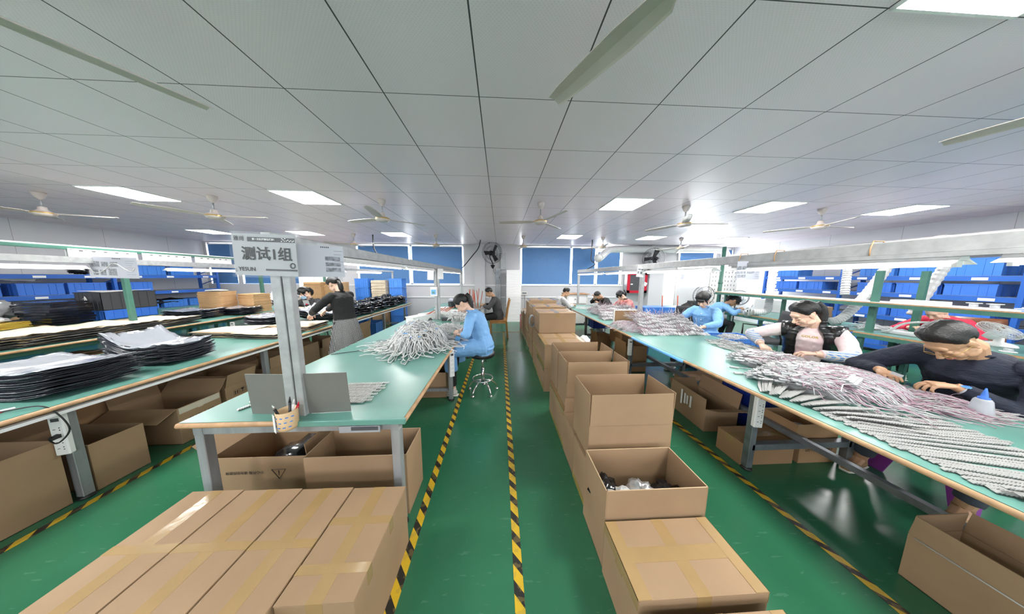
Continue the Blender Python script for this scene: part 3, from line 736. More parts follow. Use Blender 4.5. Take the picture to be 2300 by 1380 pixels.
# ------------------------------------------------------------ power strips on legs
def power_strip(c, yawd, label, L=.30, plug=False):
    c = Vector(c); t = thing('power_strip', label, 'power strip', c)
    T = Matrix.Translation(c) @ Matrix.Rotation(math.radians(yawd), 4, 'Z')
    b = MB(); b.T = T; b.box(-.03, .03, -.018, .018, -L/2, L/2); b.build('casing', 'white_plastic', t, .006)
    s_ = MB(); s_.T = T
    for k in range(4):
        z = L*(.12-.15*k)
        s_.box(-.014, -.004, -.0195, -.018, z-.002, z+.001); s_.cbox((.012, -.0188, z+.008), (.004, .0015, .006)); s_.cbox((.012, -.0188, z-.008), (.004, .0015, .006))
    s_.build('sockets', 'ink', t)
    w = MB(); w.T = T; w.box(-.012, .018, -.022, -.018, L*.30, L*.37); w.build('switch', 'grey_plastic', t)
    if plug:
        q = MB(); q.T = T; q.tube([(.0, -.02, -.01), (.0, -.045, -.012), (.02, -.06, -.008)], [.016, .014, .006], 8); q.build('plug', 'black_rubber', t)
    return t
power_strip((-2.905, 1.575, .52), 20, 'white power strip with black plug on the near left bench leg', .30, True)
one('black_cable', MB().tube(smooth_path([(-2.885, 1.52, .505), (-2.80, 1.50, .50), (-2.75, 1.52, .58), (-2.762, 1.5, .70), (-2.80, 1.47, .768), (-2.95, 1.42, .758), (-3.15, 1.38, .757)]), .004, 6), 'black_rubber', 'black power cord looping from the plug over the left bench edge', 'cord')
power_strip((2.01, 1.605, .55), -12, 'white power strip tied to right bench leg nearest the camera', .30)
power_strip((1.985, 3.38, .50), -12, 'white power strip tied to second leg of the right bench', .26)
power_strip((-.60, 2.80, .50), 30, 'white power strip on centre bench leg beside the blue-coated woman', .34)
power_strip((-2.93, 4.40, .55), 20, 'white power strip on the left bench leg beside the checked skirt', .2)
power_strip((-5.25, 4.77, .56), 20, 'small white power strip on the third bench leg', .2)
# ------------------------------------------------------------ shelving racks
def crate(mb, x0, x1, y0, y1, z0, z1, face):   # open stacking crate; face = axis of visible side
    w = .006
    mb.box(x0, x1, y0, y1, z0, z0+w)
    mb.box(x0, x0+w, y0, y1, z0, z1).box(x1-w, x1, y0, y1, z0, z1).box(x0, x1, y0, y0+w, z0, z1).box(x0, x1, y1-w, y1, z0, z1)
    h = z1-z0
    mb.box(x0-.008, x1+.008, y0-.008, y0+.004, z1-.018, z1).box(x0-.008, x1+.008, y1-.004, y1+.008, z1-.018, z1).box(x0-.008, x0+.004, y0, y1, z1-.018, z1).box(x1-.004, x1+.008, y0, y1, z1-.018, z1)
    for k in (1, 2, 4, 5):
        y = y0+(y1-y0)*k/6; mb.box(x0-.006, x0, y-.005, y+.005, z0, z1-.018).box(x1, x1+.006, y-.005, y+.005, z0, z1-.018)
        x = x0+(x1-x0)*k/6; mb.box(x-.005, x+.005, y0-.006, y0, z0, z1-.018).box(x-.005, x+.005, y1, y1+.006, z0, z1-.018)
    for y in (y0, y1): mb.box(x0+(x1-x0)*.36, x0+(x1-x0)*.64, y-.009, y+.009, z1-.06, z1-.045)
def rack(label, x0, x1, ysec, levels, top, fx):
    t = thing('shelf_rack', label, 'shelf rack', ((x0+x1)/2, ysec[0], 0))
    for y in ysec:
        for x in (x0, x1):
            MB().box(x-.03, x+.03, y-.025, y+.025, 0, top).build('upright', 'shelf_blue', t)
        br = MB()
        for k in range(5): br.beam((x0, y, .2+k*.35), (x1, y, .4+k*.35), .02, .02)
        br.build('brace', 'shelf_blue', t)
    for z in levels:
        for a, b_ in zip(ysec, ysec[1:]):
            s_ = MB().box(x0, x1, a+.025, b_-.025, z-.02, z).build('shelf_board', 'bench_steel', t)
            m = MB()
            for x in (x0, x1): m.box(x-.02, x+.02, a+.025, b_-.025, z-.09, z-.005)
            m.build('beam', 'shelf_blue', t)
            n = 3
            for k in range(n):
                y = a+(b_-a)*(k+.5)/n+R.uniform(-.08, .08); MB().box(fx-.003, fx+.003, y-.07, y+.07, z-.075, z-.03).build('shelf_label', 'white_plastic', t)
    return t
rack('long blue shelf rack of blue crates along the right wall', 8.05, 8.6, (1.2, 3.2, 5.15, 6.75), (.16, .80, 1.28, 1.62), 2.15, 8.026)
rack('blue shelf rack with crates and bags along the left wall', -9.95, -9.4, (2.2, 4.2, 6.2, 8.3), (.15, .66, 1.14, 1.57), 1.72, -9.376)
cr0 = {}
def put_crate(x, y, z, sx, sy, h, label, group, m='crate_blue', rz=0):
    k = (sx, sy, h, m)
    if k not in cr0:
        t = MB(); crate(t, -sx/2, sx/2, -sy/2, sy/2, 0, h, 0)
        o = t.build('crate', m); cr0[k] = o
    else: o = cr0[k].copy(); COL.objects.link(o)
    o.location = (x, y, z); o.rotation_euler = (0, 0, rz); return tag(o, label, 'crate', group)
rows = {1.62: (.30, 'top shelf'), 1.28: (.20, 'second shelf from top'), .80: (.24, 'third shelf from top'), .16: (.30, 'bottom shelf')}
for z, (h, nm) in rows.items():
    y = 1.55; k = 0
    while y < 6.6:
        if abs(y-3.2) > .28 and abs(y-5.15) > .28 and R.random() > .06 and not (z < .2 and k % 2):
            put_crate(8.27, y, z+.001, .42, .46 if z < 1.6 else .46, h, f'blue plastic crate on the {nm} of the right wall rack', f'blue crates on the {nm} of the right rack', 'crate_blue' if z < 1.6 else 'crate_light_blue')
        y += .52; k += 1
for y, lb in ((2.6, 1), (3.2, 1), (3.75, 1), (4.65, 1), (5.3, 1), (5.85, 1), (6.6, 1)):
    put_crate(-9.65, y, 1.141, .42, .5, .24, 'blue plastic crate on the middle shelf of the left wall rack', 'blue crates on the left rack')
for y in (6.65, 7.25, 7.8):
    put_crate(-9.65, y, .661, .42, .5, .2, 'blue plastic crate on the lower shelf of the left rack', 'blue crates low on the left rack', 'crate_light_blue')
for y in (6.9, 7.5):
    put_crate(-9.65, y, 1.571, .42, .5, .24, 'light blue crate on top shelf of the left rack', 'light blue crates on top of the left rack', 'crate_light_blue')
# ------------------------------------------------------------ cartons
def carton(x0, x1, y0, y1, z0, z1, label, group=None, tapes='x', m='card', gloss=True, marks=None):
    t = thing('carton', label, 'carton', ((x0+x1)/2, (y0+y1)/2, z0), 0, group)
    MB().box(x0, x1, y0, y1, z0, z1-.004).build('box_body', m, t, .003)
    xm, ym = (x0+x1)/2, (y0+y1)/2
    if (x1-x0) > (y1-y0):
        MB().box(x0, x1, y0, ym-.0015, z1-.004, z1).build('flap', m, t); MB().box(x0, x1, ym+.0015, y1, z1-.004, z1).build('flap', m, t)
    else:
        MB().box(x0, xm-.0015, y0, y1, z1-.004, z1).build('flap', m, t); MB().box(xm+.0015, x1, y0, y1, z1-.004, z1).build('flap', m, t)
    e = .0006; w = .03
    def strip(a, b_, c_, d_, side):   # strip over the top with ends folded down
        e = .0006 if side == 'y' else .0013
        q = MB().box(a, b_, c_, d_, z1-.001, z1+e)
        dn = min(.07, (z1-z0)*.3)
        if side == 'y': q.box(a, b_, y0-e, y0, z1-dn, z1+e).box(a, b_, y1, y1+e, z1-dn, z1+e)
        else: q.box(x0-e, x0, c_, d_, z1-dn, z1+e).box(x1, x1+e, c_, d_, z1-dn, z1+e)
        q.build('tape', 'packing_tape', t)
    if 'l' in tapes: strip(xm-w, xm+w, y0, y1, 'y')
    if 'x' in tapes: strip(x0, x1, ym-w, ym+w, 'x')
    if 'm' in tapes:
        strip(x0, x1, y0+(y1-y0)*.22-w*.6, y0+(y1-y0)*.22+w*.6, 'x'); strip(x0, x1, y0+(y1-y0)*.62-w*.6, y0+(y1-y0)*.62+w*.6, 'x')
    if 'c' in tapes:
        MB().box(x0-.002, x0+.055, y0+.001, y1-.001, z1, z1+.002).box(x0-.002, x0, y0+.001, y1-.001, z1-.05, z1+.002).build('tape', 'packing_tape', t)
        MB().box(x1-.055, x1+.002, y0+.001, y1-.001, z1, z1+.002).box(x1, x1+.002, y0+.001, y1-.001, z1-.05, z1+.002).build('tape', 'packing_tape', t)
    if 'b' in tapes:
        MB().box(x0-e, x0, y0, y1, z0+.004, z0+.05).build('tape', 'olive_tape', t)
    return t
def open_box(x0, x1, y0, y1, z0, z1, label, flaps={}, group=None, m='card', fl=.15, cat='open carton', rz=0):
    """flaps: side -> (angle from upright towards outside in degrees, length)"""
    cx, cy = (x0+x1)/2, (y0+y1)/2; hx, hy = (x1-x0)/2, (y1-y0)/2; w = .005
    t = thing('open_carton', label, cat, (cx, cy, z0), math.radians(rz), group); inv = INV[t.name]
    INV[t.name] = Matrix.Translation((0, 0, -z0))      # meshes below are authored around the box axis
    b = MB().box(-hx, hx, -hy, hy, z0, z0+w)
    b.box(-hx, -hx+w, -hy, hy, z0, z1).box(hx-w, hx, -hy, hy, z0, z1).box(-hx+w, hx-w, -hy, -hy+w, z0, z1).box(-hx+w, hx-w, hy-w, hy, z0, z1)
    b.build('box_body', m, t, .001)
    ed = MB(); eh = .0015
    for q in ((-hx, -hx+w, -hy, hy), (hx-w, hx, -hy, hy), (-hx, hx, -hy, -hy+w), (-hx, hx, hy-w, hy)): ed.box(*q, z1, z1+eh)
    if not flaps: ed.build('cut_edge', 'card_edge', t)
    for s_, (a, L) in flaps.items():
        a = math.radians(a); out = {'W': (-1, 0), 'E': (1, 0), 'S': (0, -1), 'N': (0, 1)}[s_]; o = Vector((*out, 0)); u = Vector((-out[1], out[0], 0))
        half = hy if out[0] else hx; c = Vector((out[0]*(hx-w/2), out[1]*(hy-w/2), z1+.001))
        d = o*math.sin(a) + Vector((0, 0, 1))*math.cos(a)
        p = [c - u*(half-.004), c + u*(half-.004)]
        f = MB().quad(p[0], p[1], p[1]+d*L - u*.006, p[0]+d*L + u*.006, .004); f.build('flap', m, t)
    INV[t.name] = inv
    return t
# row of cartons along the aisle, right of the tape
A0, A1 = .575, 1.135
carton(.545, 1.09, .36, .695, 0, .285, 'sealed carton at the bottom frame edge, nearest end of the carton row', None, 'cl')
carton(.54, 1.085, .735, 1.035, 0, .30, 'sealed carton with crossed brown tapes at the near end of the row', None, 'clx')
s_ = open_box(.548, 1.10, 1.05, 1.345, 0, .46, 'open carton of clear bagged parts, second from the near end of the row', {})
bag = MB()
def lump(mb, c, r, seed, amp=.35, n=16, m=10, fq=3.0, rot=None):
    a = MB(); a.ell((0, 0, 0), 1, None, n, m)
    vs = []
    for p in a.v:
        v = Vector(p); k = 1 + amp*noise.noise(v*fq+Vector((seed, seed*1.7, 0))); v = v*k
        q = Vector((v.x*r[0], v.y*r[1], v.z*r[2])); 
        if rot is not None: q = rot @ q
        vs.append(Vector(c)+q)
    mb.add(vs, a.f, True); return mb
for i, (x, y, m_) in enumerate(((.70, 1.18, 'clear_bag'), (.85, 1.22, 'silver_bag'), (.99, 1.2, 'film_black'), (.64, 1.27, 'film_black'))):
    b = MB(); lump(b, (x, y, .27), (.085, .07, .05), i*3, .6, 18, 12, 4); o = one('parts_bag', b, m_, ['clear bag of white modules with a label in the second carton of the row', 'silvery crumpled bag in the middle of the open aisle carton', 'black crumpled bag at the right inside the open aisle carton', 'black crumpled bag at the left inside the open aisle carton'][i], 'bag')
    if i == 0: tag(MB().cbox((.69, 1.14, .323), (.07, .05, .001), Matrix.Rotation(.15, 3, 'X')).build('paper_label', 'white_plastic', None), 'white paper label lying on the clear bag in the open carton', 'label')
g_ = 'cartons standing in the aisle row'
carton(.568, 1.12, 1.36, 1.64, 0, .352, 'sealed carton on the floor under the tall open carton of the row', None, 'lb')
open_box(.585, 1.155, 1.40, 1.715, .356, .585, 'tall open carton with raised flaps standing on another, nearest of the tall ones', {'W': (0, .215), 'E': (3, .215), 'S': (0, .215), 'N': (1, .215)})
open_box(.572, 1.12, 1.655, 1.945, 0, .34, 'low open carton between two tall open ones, one flap raised', {'N': (2, .14), 'W': (-86, .12), 'S': (-88, .13)})
carton(.575, 1.12, 1.955, 2.56, 0, .352, 'sealed carton on the floor carrying two tall open cartons', None, 'cb')
open_box(.60, 1.165, 1.985, 2.30, .356, .60, 'tall open carton on a sealed one, second of the tall ones', {'W': (0, .20), 'E': (4, .20), 'S': (0, .20), 'N': (0, .20)})
open_box(.60, 1.165, 2.33, 2.64, .356, .60, 'tall open carton with flaps up just behind the second tall one', {'W': (-1, .2), 'E': (8, .2), 'N': (0, .2)})
one('folded_paper', MB().cbox((.615, 2.45, .68), (.002, .12, .12)), 'white_bag', 'white sheet sticking out between two tall open cartons', 'paper')
carton(.592, 1.19, 3.0, 3.62, 0, .33, 'bottom carton of the two-high pile behind the open cartons', None, 'cb')
carton(.592, 1.19, 3.0, 3.66, .333, .665, 'upper taped carton of two, with a single carton standing farther on it', None, 'clxb')
carton(.62, 1.21, 3.64, 4.15, .668, .99, 'single big carton standing on the taped pile, front face plain', None, 'lx')
carton(.60, 1.18, 3.66, 4.16, 0, .33, 'carton at the floor under the single big standing one', None, 'b')
carton(.60, 1.18, 3.68, 4.16, .334, .664, 'carton in the middle of the pile below the single big one', None, 'b')
i = 0
names = ['fifth pile', 'sixth pile', 'seventh pile', 'last pile']
for y, n, hs in ((4.30, 3, .335), (4.98, 3, .352), (5.62, 2, .345), (6.2-.05, 2, .33)):
    for k in range(n):
        w_ = ['bottom', 'middle', 'top'][k] if n == 3 else ['bottom', 'top'][k]
        carton(.61+jit(.012), 1.22+jit(.01), y, y+.52, k*(hs+.003), k*(hs+.003)+hs, f'{w_} carton of the {names[i]} along the aisle row', None, 'clx' if k == n-1 else 'b')
    i += 1
for y in (4.3, 4.98): carton(1.24, 1.60, y, y+.5, 0, .34, f'carton in the second file behind the aisle row, {"nearer" if y < 4.5 else "farther"} one', None, 'l')
carton(.615, 1.1, 6.8, 7.25, 0, .40, 'red box standing on the floor at the far end of the carton row', None, 'none', 'red_paint')
b = MB()
for k in range(7): b.tube([(.60+.008*k, 4.2+.03*math.cos(a*PI/9)+jit(.004), .80+.008*k+.11*math.sin(a*PI/9)) if 0 else (.585+.10*math.cos(a*PI/9)*.5, 4.22+.018*(k-3), .76+.10*math.sin(a*PI/9)) for a in range(18)], .009, 6, closed=True)
one('cable_coil', b, 'cable_grey', 'thick grey cable coil hung over the side of the carton pile', 'cable coil')
for i, (x, y, z) in enumerate(((1.30, 3.45, .58), (1.27, 3.15, .50))):
    b = MB(); lump(b, (x, y, z), (.07, .13, .08), 5+i, .5); one('plastic_bag', b, 'white_bag', f'crumpled white bag peeking out right of the taped carton pile, {["upper", "lower"][i]} one', 'bag')
one('box_under_bag', MB().box(1.21, 1.38, 3.05, 3.6, 0, .41), 'card', 'slim carton between the taped pile and the right bench', 'carton')
# four long cartons in front
xs = [-1.715, -1.435, -1.115, -.832, -.538]
nm = ['leftmost', 'second from left', 'third from left', 'rightmost']
for i in range(4):
    y1 = 1.245-.006*i
    c_ = carton(xs[i]+.004, xs[i+1]-.006, .745-(.25 if i < 3 else 0), y1, 0, .365, f'sealed glossy-taped carton in the front group of four, {nm[i]}', None, 'lm')
# open boxes under the centre bench
o1 = open_box(-1.94, -1.32, 1.515, 1.95, 0, .345, 'open carton with an upside-down warning triangle under centre bench, left one', {'W': (52, .14), 'E': (-10, .08)}, m='card')
text(o1, '小心开箱 请勿划伤胶带', .024, (-1.730, 1.5125, .235), FRONT @ Matrix.Rotation(PI, 3, 'Z'), 'ink', .0003, name='printed_warning')
b = MB(); tri = [Vector((-1.555, 1.513, .253)), Vector((-1.465, 1.513, .253)), Vector((-1.51, 1.513, .183))]
b.tube(tri, .0022, 4, closed=True, smooth=False); b.cbox((-1.51, 1.5125, .232), (.004, .002, .024)).cbox((-1.51, 1.5125, .212), (.004, .002, .005)); b.build('warning_triangle', 'ink', o1)
b = MB(); lump(b, (-1.50, 1.72, .20), (.2, .17, .10), 3, .4); one('parts_bag', b, 'film_black', 'dark bagged parts inside the open carton with the warning triangle', 'bag')
b = MB(); lump(b, (-1.40, 1.75, .31), (.05, .08, .03), 8, .5); one('parts_bag', b, 'clear_bag', 'small clear bag near the edge of the warning triangle carton', 'bag')
open_box(-1.235, -.60, 1.39, 1.66, 0, .43, 'open carton under the centre bench, right one with clean raised walls', {})
# centre bench, farther boxes under it
open_box(-1.1, -.70, 2.9, 3.3, 0, .34, 'open carton under the centre bench beside the pale sneakers', {'W': (30, .12)})
open_box(-1.68, -1.2, 2.5, 3.0, 0, .36, 'open carton deep under the centre bench', {'E': (40, .12)})
# boxes under and beside the left bench
open_box(-3.5, -2.935, .95, 1.57, 0, .47, 'big open carton at the left frame edge under the left bench', {'W': (20, .1)})
open_box(-3.53, -2.925, 1.665, 1.925, 0, .36, 'open carton beside the leg with the power strip', {'W': (12, .25)})
o3 = open_box(-3.52, -2.945, 2.14, 2.47, 0, .35, 'open carton lettered with black LED print, front flap folded down', {'S': (118, .15), 'N': (35, .14), 'W': (10, .16)})
text(o3, 'SMD LED', .052, (-2.943, 2.31, .205), RIGHT, 'ink', .0008, name='printed_lettering')
b = MB()
for k in range(4): b.cbox((-2.9435, 2.31+jit(.01), .325-.013*k), (.0012, .07-.01*k, .006))
b.build('faded_print', 'card_pale', o3)
b = MB().box(-2.945, -2.9435, 2.15, 2.46, .29, .345); b.build('tape', 'clear_tape', o3)
o4 = open_box(-3.55, -2.985, 2.55, 2.86, 0, .34, 'open carton printed with arrows, glass and umbrella symbols', {'E': (14, .15), 'N': (20, .15), 'W': (5, .15), 'S': (-20, .13)})
b = MB()
for k in range(2):
    y = 2.64+.022*k; b.cbox((-2.983, y, .245), (.002, .005, .03)); b.add([(-2.982, y-.009, .258), (-2.982, y+.009, .258), (-2.982, y, .275)], [(0, 1, 2)])
b.cbox((-2.983, 2.715, .272), (.002, .03, .012)).cbox((-2.983, 2.715, .262), (.002, .018, .012)).cbox((-2.983, 2.715, .248), (.002, .004, .02)).cbox((-2.983, 2.715, .237), (.002, .022, .004))
b.add([(-2.982, 2.785+.018*math.cos(a*PI/8), .262+.014*math.sin(a*PI/8)) for a in range(9)], [tuple(range(9))]); b.cbox((-2.983, 2.785, .25), (.002, .003, .03))
for y in (2.651, 2.715, 2.785): b.tube([(-2.982, y-.026, .228), (-2.982, y+.026, .228), (-2.982, y+.026, .282), (-2.982, y-.026, .282)], .0012, 4, closed=True, smooth=False)
b.build('handling_symbols', 'ink', o4)
g2 = 'open cartons standing under the left bench farther back'
open_box(-3.95, -3.56, 1.75, 2.35, 0, .50, 'tall brown carton wall behind the LED lettered carton', {'N': (10, .1)}, m='card_dark')
open_box(-4.05, -3.6, 2.42, 2.95, 0, .46, 'brown open carton behind the carton with umbrella symbols', {'E': (25, .12)}, m='card_dark')
for i, (x, y, w_) in enumerate(((-3.5, 3.05, 'nearest'), (-3.5, 3.5, 'second'), (-3.45, 3.95, 'third'))):
    open_box(x, -2.98, y, y+.38, 0, .36, f'open carton under left bench behind the centre post, {w_} of three', {'E': (0, .14), 'N': (15, .12), 'W': (20, .12)})
open_box(-3.5, -3.0, 5.0, 5.45, 0, .42, 'open carton under the left bench right of the checked skirt', {'E': (12, .15), 'S': (30, .12)})
open_box(-4.0, -3.52, 3.2, 3.7, 0, .4, 'dark open carton at the back under the left bench', {'N': (10, .12)}, m='card_dark')
one('red_cloth', lump(MB(), (-3.75, 4.2, .42), (.18, .2, .05), 4, .6), 'red', 'red cloth seen under the left bench beside checked skirt', 'cloth')
one('bag', lump(MB(), (-3.25, 4.75, .22), (.2, .12, .16), 14, .5), 'cloth_pink', 'pinkish patterned bag on the floor under the left bench', 'bag')
put_crate(-3.3, 6.0, .002, .5, .45, .42, 'blue crate standing under the far end of the left bench', None, 'crate_light_blue')
# under third bench
for i, (y, m_) in enumerate(((1.6, 'card_dark'), (2.15, 'card_dark'), (3.0, 'card'), (3.8, 'card'))):
    carton(-5.95, -5.4, y, y+.5, 0, .5, f'carton under the third bench, {["first", "second", "third", "fourth"][i]} from the left', None, 'l', m_)
for i, y in enumerate((4.95, 5.5)):
    put_crate(-5.7, y, .002, .5, .45, .3, f'blue crate under the third bench, {["nearer", "farther"][i]} one', None, 'crate_blue')
# boxes under the right bench
o5 = open_box(2.085, 2.42, 2.10, 2.62, 0, .24, 'open carton with torn white labels on its face under the right bench', {'W': (-3, .1), 'S': (70, .14), 'E': (10, .16), 'N': (30, .1)}, rz=-3)
b = MB()
for y, l_ in ((2.30, .13), (2.345, .10), (2.38, .12), (2.425, .17)): b.cbox((2.075, y, .215), (.0015, .024, l_))
b.build('torn_label', 'white_bag', o5)
carton(2.005, 2.47, 1.675, 1.90, 0, .20, 'flattened sealed carton beside the right bench leg with power strip', None, 'x', 'card_dark')
o6 = open_box(2.49, 2.87, 1.69, 1.95, .204, .34, 'shallow open carton on top of the flattened ones behind the crossbar', {}, m='card_dark')
o7 = carton(2.52, 2.86, 1.675, 1.98, 0, .20, 'carton printed LED POWER lying under the right bench', None, 'none', 'card_dark')
text(o7, 'LED POWER SUPPLY', .032, (2.69, 1.673, .12), FRONT, 'ink', .0003, name='printed_lettering', sx=.85)
one('cable_ball', lump(MB(), (2.62, 1.78, .25), (.06, .06, .04), 2, .3), 'cable_grey', 'ball of grey cable in the shallow open carton', 'cable coil')
o8 = open_box(2.115, 2.425, .35, .95, 0, .25, 'open carton with a white string seam at the bottom right corner', {'W': (0, .11), 'E': (6, .11), 'N': (-4, .11)})
MB().tube([(2.112, .36, .245), (2.112, .93, .245)], .0035, 5).build('string_seam', 'cable_white', o8)
open_box(2.06, 2.425, 3.62, 4.0, 0, .44, 'dark open carton under the right bench below the brown board', {'W': (-5, .06)}, m='card_dark')
open_box(2.10, 2.42, 4.85, 5.2, 0, .30, 'small open carton under the far part of the right bench', {'W': (10, .08)}, m='card_dark')
carton(2.35, 2.85, 4.3, 4.8, .24, .52, 'dark carton on the crossbars under the right bench', None, 'none', 'card_dark')
carton(2.55, 2.95, 2.75, 3.15, 0, .2, 'small brown carton by the white sneakers under right bench', None, 'none', 'card_dark')
put_crate(2.5, 5.75, .30, .4, .35, .2, 'dark blue crate under the far end of the right bench', None, 'dark_blue')
put_crate(2.75, 2.25, .002, .38, .38, .5, 'deep blue bin under the right bench behind the crossbar', None, 'dark_blue')
put_crate(3.6, 3.75, .0, .5, .6, .2, 'blue crate on the floor behind the white sneakers', None, 'crate_blue')
# ------------------------------------------------------------ things on the benches
def sheet_mesh(lx, ly, curve, m, th=.004, nx=10, ny=6, seed=0, wob=.003, crumple=0):
    b = MB(); vs = []
    for s_ in (1, 0):
        for j in range(ny+1):
            for i in range(nx+1):
                u = i/nx*2-1; v = j/ny*2-1
                ed = max(abs(u), abs(v))
                z = curve(u, v) + wob*noise.noise(Vector((u*2, v*2, seed))) + crumple*ed*noise.noise(Vector((u*5, v*5, seed+9)))
                vs.append((u*lx/2 + .006*noise.noise(Vector((v*4, seed, 0)))*abs(u), v*ly/2, z + th*s_))
    n = (nx+1)*(ny+1); fs = []
    for j in range(ny):
        for i in range(nx):
            a = j*(nx+1)+i; fs.append((a, a+1, a+nx+2, a+nx+1)); fs.append((n+a, n+a+nx+1, n+a+nx+2, n+a+1))
    for i in range(nx):
        a = i; fs.append((a, n+a, n+a+1, a+1)); a = ny*(nx+1)+i; fs.append((a, a+1, n+a+1, n+a))
    for j in range(ny):
        a = j*(nx+1); fs.append((a, a+nx+1, n+a+nx+1, n+a)); a += nx; fs.append((a, n+a, n+a+nx+1, a+nx+1))
    b.add(vs, fs, True); return b
def stack(nm, c, lx, ly, n, dz, curve, m, mtop, label, ltop, group, rz=0, th=.004, j=.012, crumple=0, wob=.003, nx=10, ny=6, grow=0, base=.752):
    protos = []
    for k in range(3): 
        o = sheet_mesh(lx, ly, curve, m, th, nx, ny, k*3.1+c[0], wob, crumple).build(nm, m); protos.append(o)
    for i in range(n):
        if i < n-1:
            if i < 3: o = protos[i]
            else: o = protos[i % 3].copy(); COL.objects.link(o)
            tag(o, label, nm.replace('_', ' '), group)
        else:
            o = sheet_mesh(lx, ly, curve, mtop, th, nx*2, ny*2, 77+c[0], wob, crumple).build(nm, mtop); tag(o, ltop, nm.replace('_', ' '))
        o.location = (c[0]+jit(j), c[1]+jit(j), base+i*dz); o.rotation_euler = (0, 0, rz+jit(.03))
        if grow: o.scale = (1, 1, 1+grow*i/n)
fl = lambda u, v: 0
cupA = lambda u, v: .030*(u*u)+.01*abs(v)
cupB = lambda u, v: .018*u*u + (.055*(-u) if u < 0 else 0)*(-u) + .02*v*v
stack('film_sheet', (-3.17, 1.76), .56, .40, 22, .0078, cupA, 'film_edge', 'film_silver', 'black shiny film sheet in the nearest stack on the left bench', 'top silvery sheet with red print on the nearest left bench stack', 'film sheets in the nearest left stack', 0, .0035, .014, .010)
stack('film_sheet', (-3.22, 2.32), .52, .36, 20, .0072, cupB, 'film_edge', 'film_silver', 'black film sheet in the curled second stack on the left bench', 'silver top sheet of the curled second stack on the left bench', 'film sheets in the curled second stack', -.05, .0035, .014, .010, grow=.9)
b = MB()
for k in range(9): b.cbox((-3.24+.022*k+jit(.004), 1.70+jit(.01), .938), (.015, .02, .001))
for (cx, cy, n, w_, mt) in ((-3.72, 3.38, 9, 'left rear', 'card_pale'), (-3.15, 3.30, 8, 'near middle', 'card_pale'), (-3.12, 3.74, 9, 'right-hand', 'card_pale')):
    stack('cardboard_panel', (cx, cy), .62 if cx < -3.5 else .55, .42, n, .0085, lambda u, v: .006*u*v, 'strip_dark' if 0 else 'card_edge', 'card_pale', f'pale cardboard panel in the {w_} pile of left bench', f'top pale panel of the {w_} pile, left bench', f'cardboard panels of the {w_} pile', jit(.08), .004, .016, .006, grow=.3)
    for i, o in enumerate([o for o in COL.objects if o.name.startswith('cardboard_panel') and o.get('group') == f'cardboard panels of the {w_} pile']):
        if i in (0, 2): o.data.materials.clear(); o.data.materials.append(M['film_black' if i else 'strip_dark'])
for i, (cx, cy, n) in enumerate(((-5.62, 2.55, 14), (-5.60, 3.05, 14), (-5.62, 3.55, 12), (-5.62, 4.05, 11))):
    w_ = ['first', 'second', 'third', 'fourth'][i]
    stack('cardboard_panel', (cx, cy), .70, .52, n, .0095, lambda u, v: .012*u*u, 'card_edge', 'card_pale', f'brown dark-edged panel, {w_} pile from left on third bench', f'top brown panel, {w_} pile from left on third bench', f'panels of the {w_} pile on third bench', jit(.15), .004, .03, .012, grow=.25)
    for k, o in enumerate([o for o in COL.objects if o.get('group') == f'panels of the {w_} pile on third bench']):
        if k in (0, 1): o.data.materials.clear(); o.data.materials.append(M['strip_dark'])
stack('film_sheet', (-5.85, 4.75), .60, .45, 16, .009, cupA, 'film_edge', 'film_silver', 'black film sheet in the silvery stack behind the brown panels', 'silver top sheet behind the brown panels at the left green post', 'film sheets behind the brown panels', .1, .004, .02, .012)
stack('film_sheet', (-5.5, 5.2), .5, .4, 14, .009, cupA, 'film_edge', 'film_silver', 'black film sheet in the stack touching the flat brown cartons', 'silver top sheet of the stack touching the flat brown cartons', 'film sheets beside flat brown cartons', -.1, .004, .02, .012)
stack('film_sheet', (-5.35, 6.35), .7, .5, 12, .011, cupB, 'film_black', 'film_silver', 'black film sheet right of the flat brown cartons at the bench end', 'bluish silver top sheet right of the flat brown cartons', 'film sheets right of the flat cartons', .1, .005, .02, .014)
# flat boxed cartons
fb = {}
def flat_cartons(c, lx, ly, n, dz, label, group, base=.752, rz=0, m='card_flat'):
    k = (lx, ly, dz, m)
    for i in range(n):
        if k not in fb:
            b = MB().box(-lx/2, lx/2, -ly/2, ly/2, 0, dz-.0015)
            o = b.build('flat_carton', m, None, .003); fb[k] = o
        else: o = fb[k].copy(); COL.objects.link(o)
        o.location = (c[0]+jit(.008), c[1]+jit(.008), base+i*dz); o.rotation_euler = (0, 0, rz+jit(.03)); tag(o, label, 'flat carton', group)
flat_cartons((-6.02, 5.28), .40, .34, 16, .0295, 'flat brown carton in the big stack left of the grey sign', 'flat cartons left of the sign', rz=.1)
flat_cartons((-5.62, 5.62), .40, .34, 14, .029, 'flat brown carton in the lower stack just under the grey sign', 'flat cartons under the sign', rz=-.15)
flat_cartons((-5.2, 6.95), .46, .4, 22, .029, 'flat brown carton in the tall stack behind the masked woman, left column', 'flat cartons behind masked woman, left column', base=.752)
flat_cartons((-4.75, 7.05), .46, .4, 22, .029, 'flat brown carton in the tall stack behind the masked woman, right column', 'flat cartons behind masked woman, right column', base=.752)
for i, z in enumerate((.0, .30, .60, .90, 1.20)):
    put_crate(-4.35, 7.75, z, .40, .34, .29, f'light blue crate, column left of pale cartons, number {["one at floor", "two", "three", "four", "five on top"][i]} upwards', None, 'crate_light_blue')
    put_crate(-3.35, 7.85, z, .40, .34, .29, f'light blue crate, column right of pale cartons, number {["one at floor", "two", "three", "four", "five on top"][i]} upwards', None, 'crate_light_blue')
tag(MB().box(-4.1, -3.6, 7.6, 8.0, 0, .88).build('carton', 'card'), 'tall carton under the pale flat cartons between crate columns', 'carton')
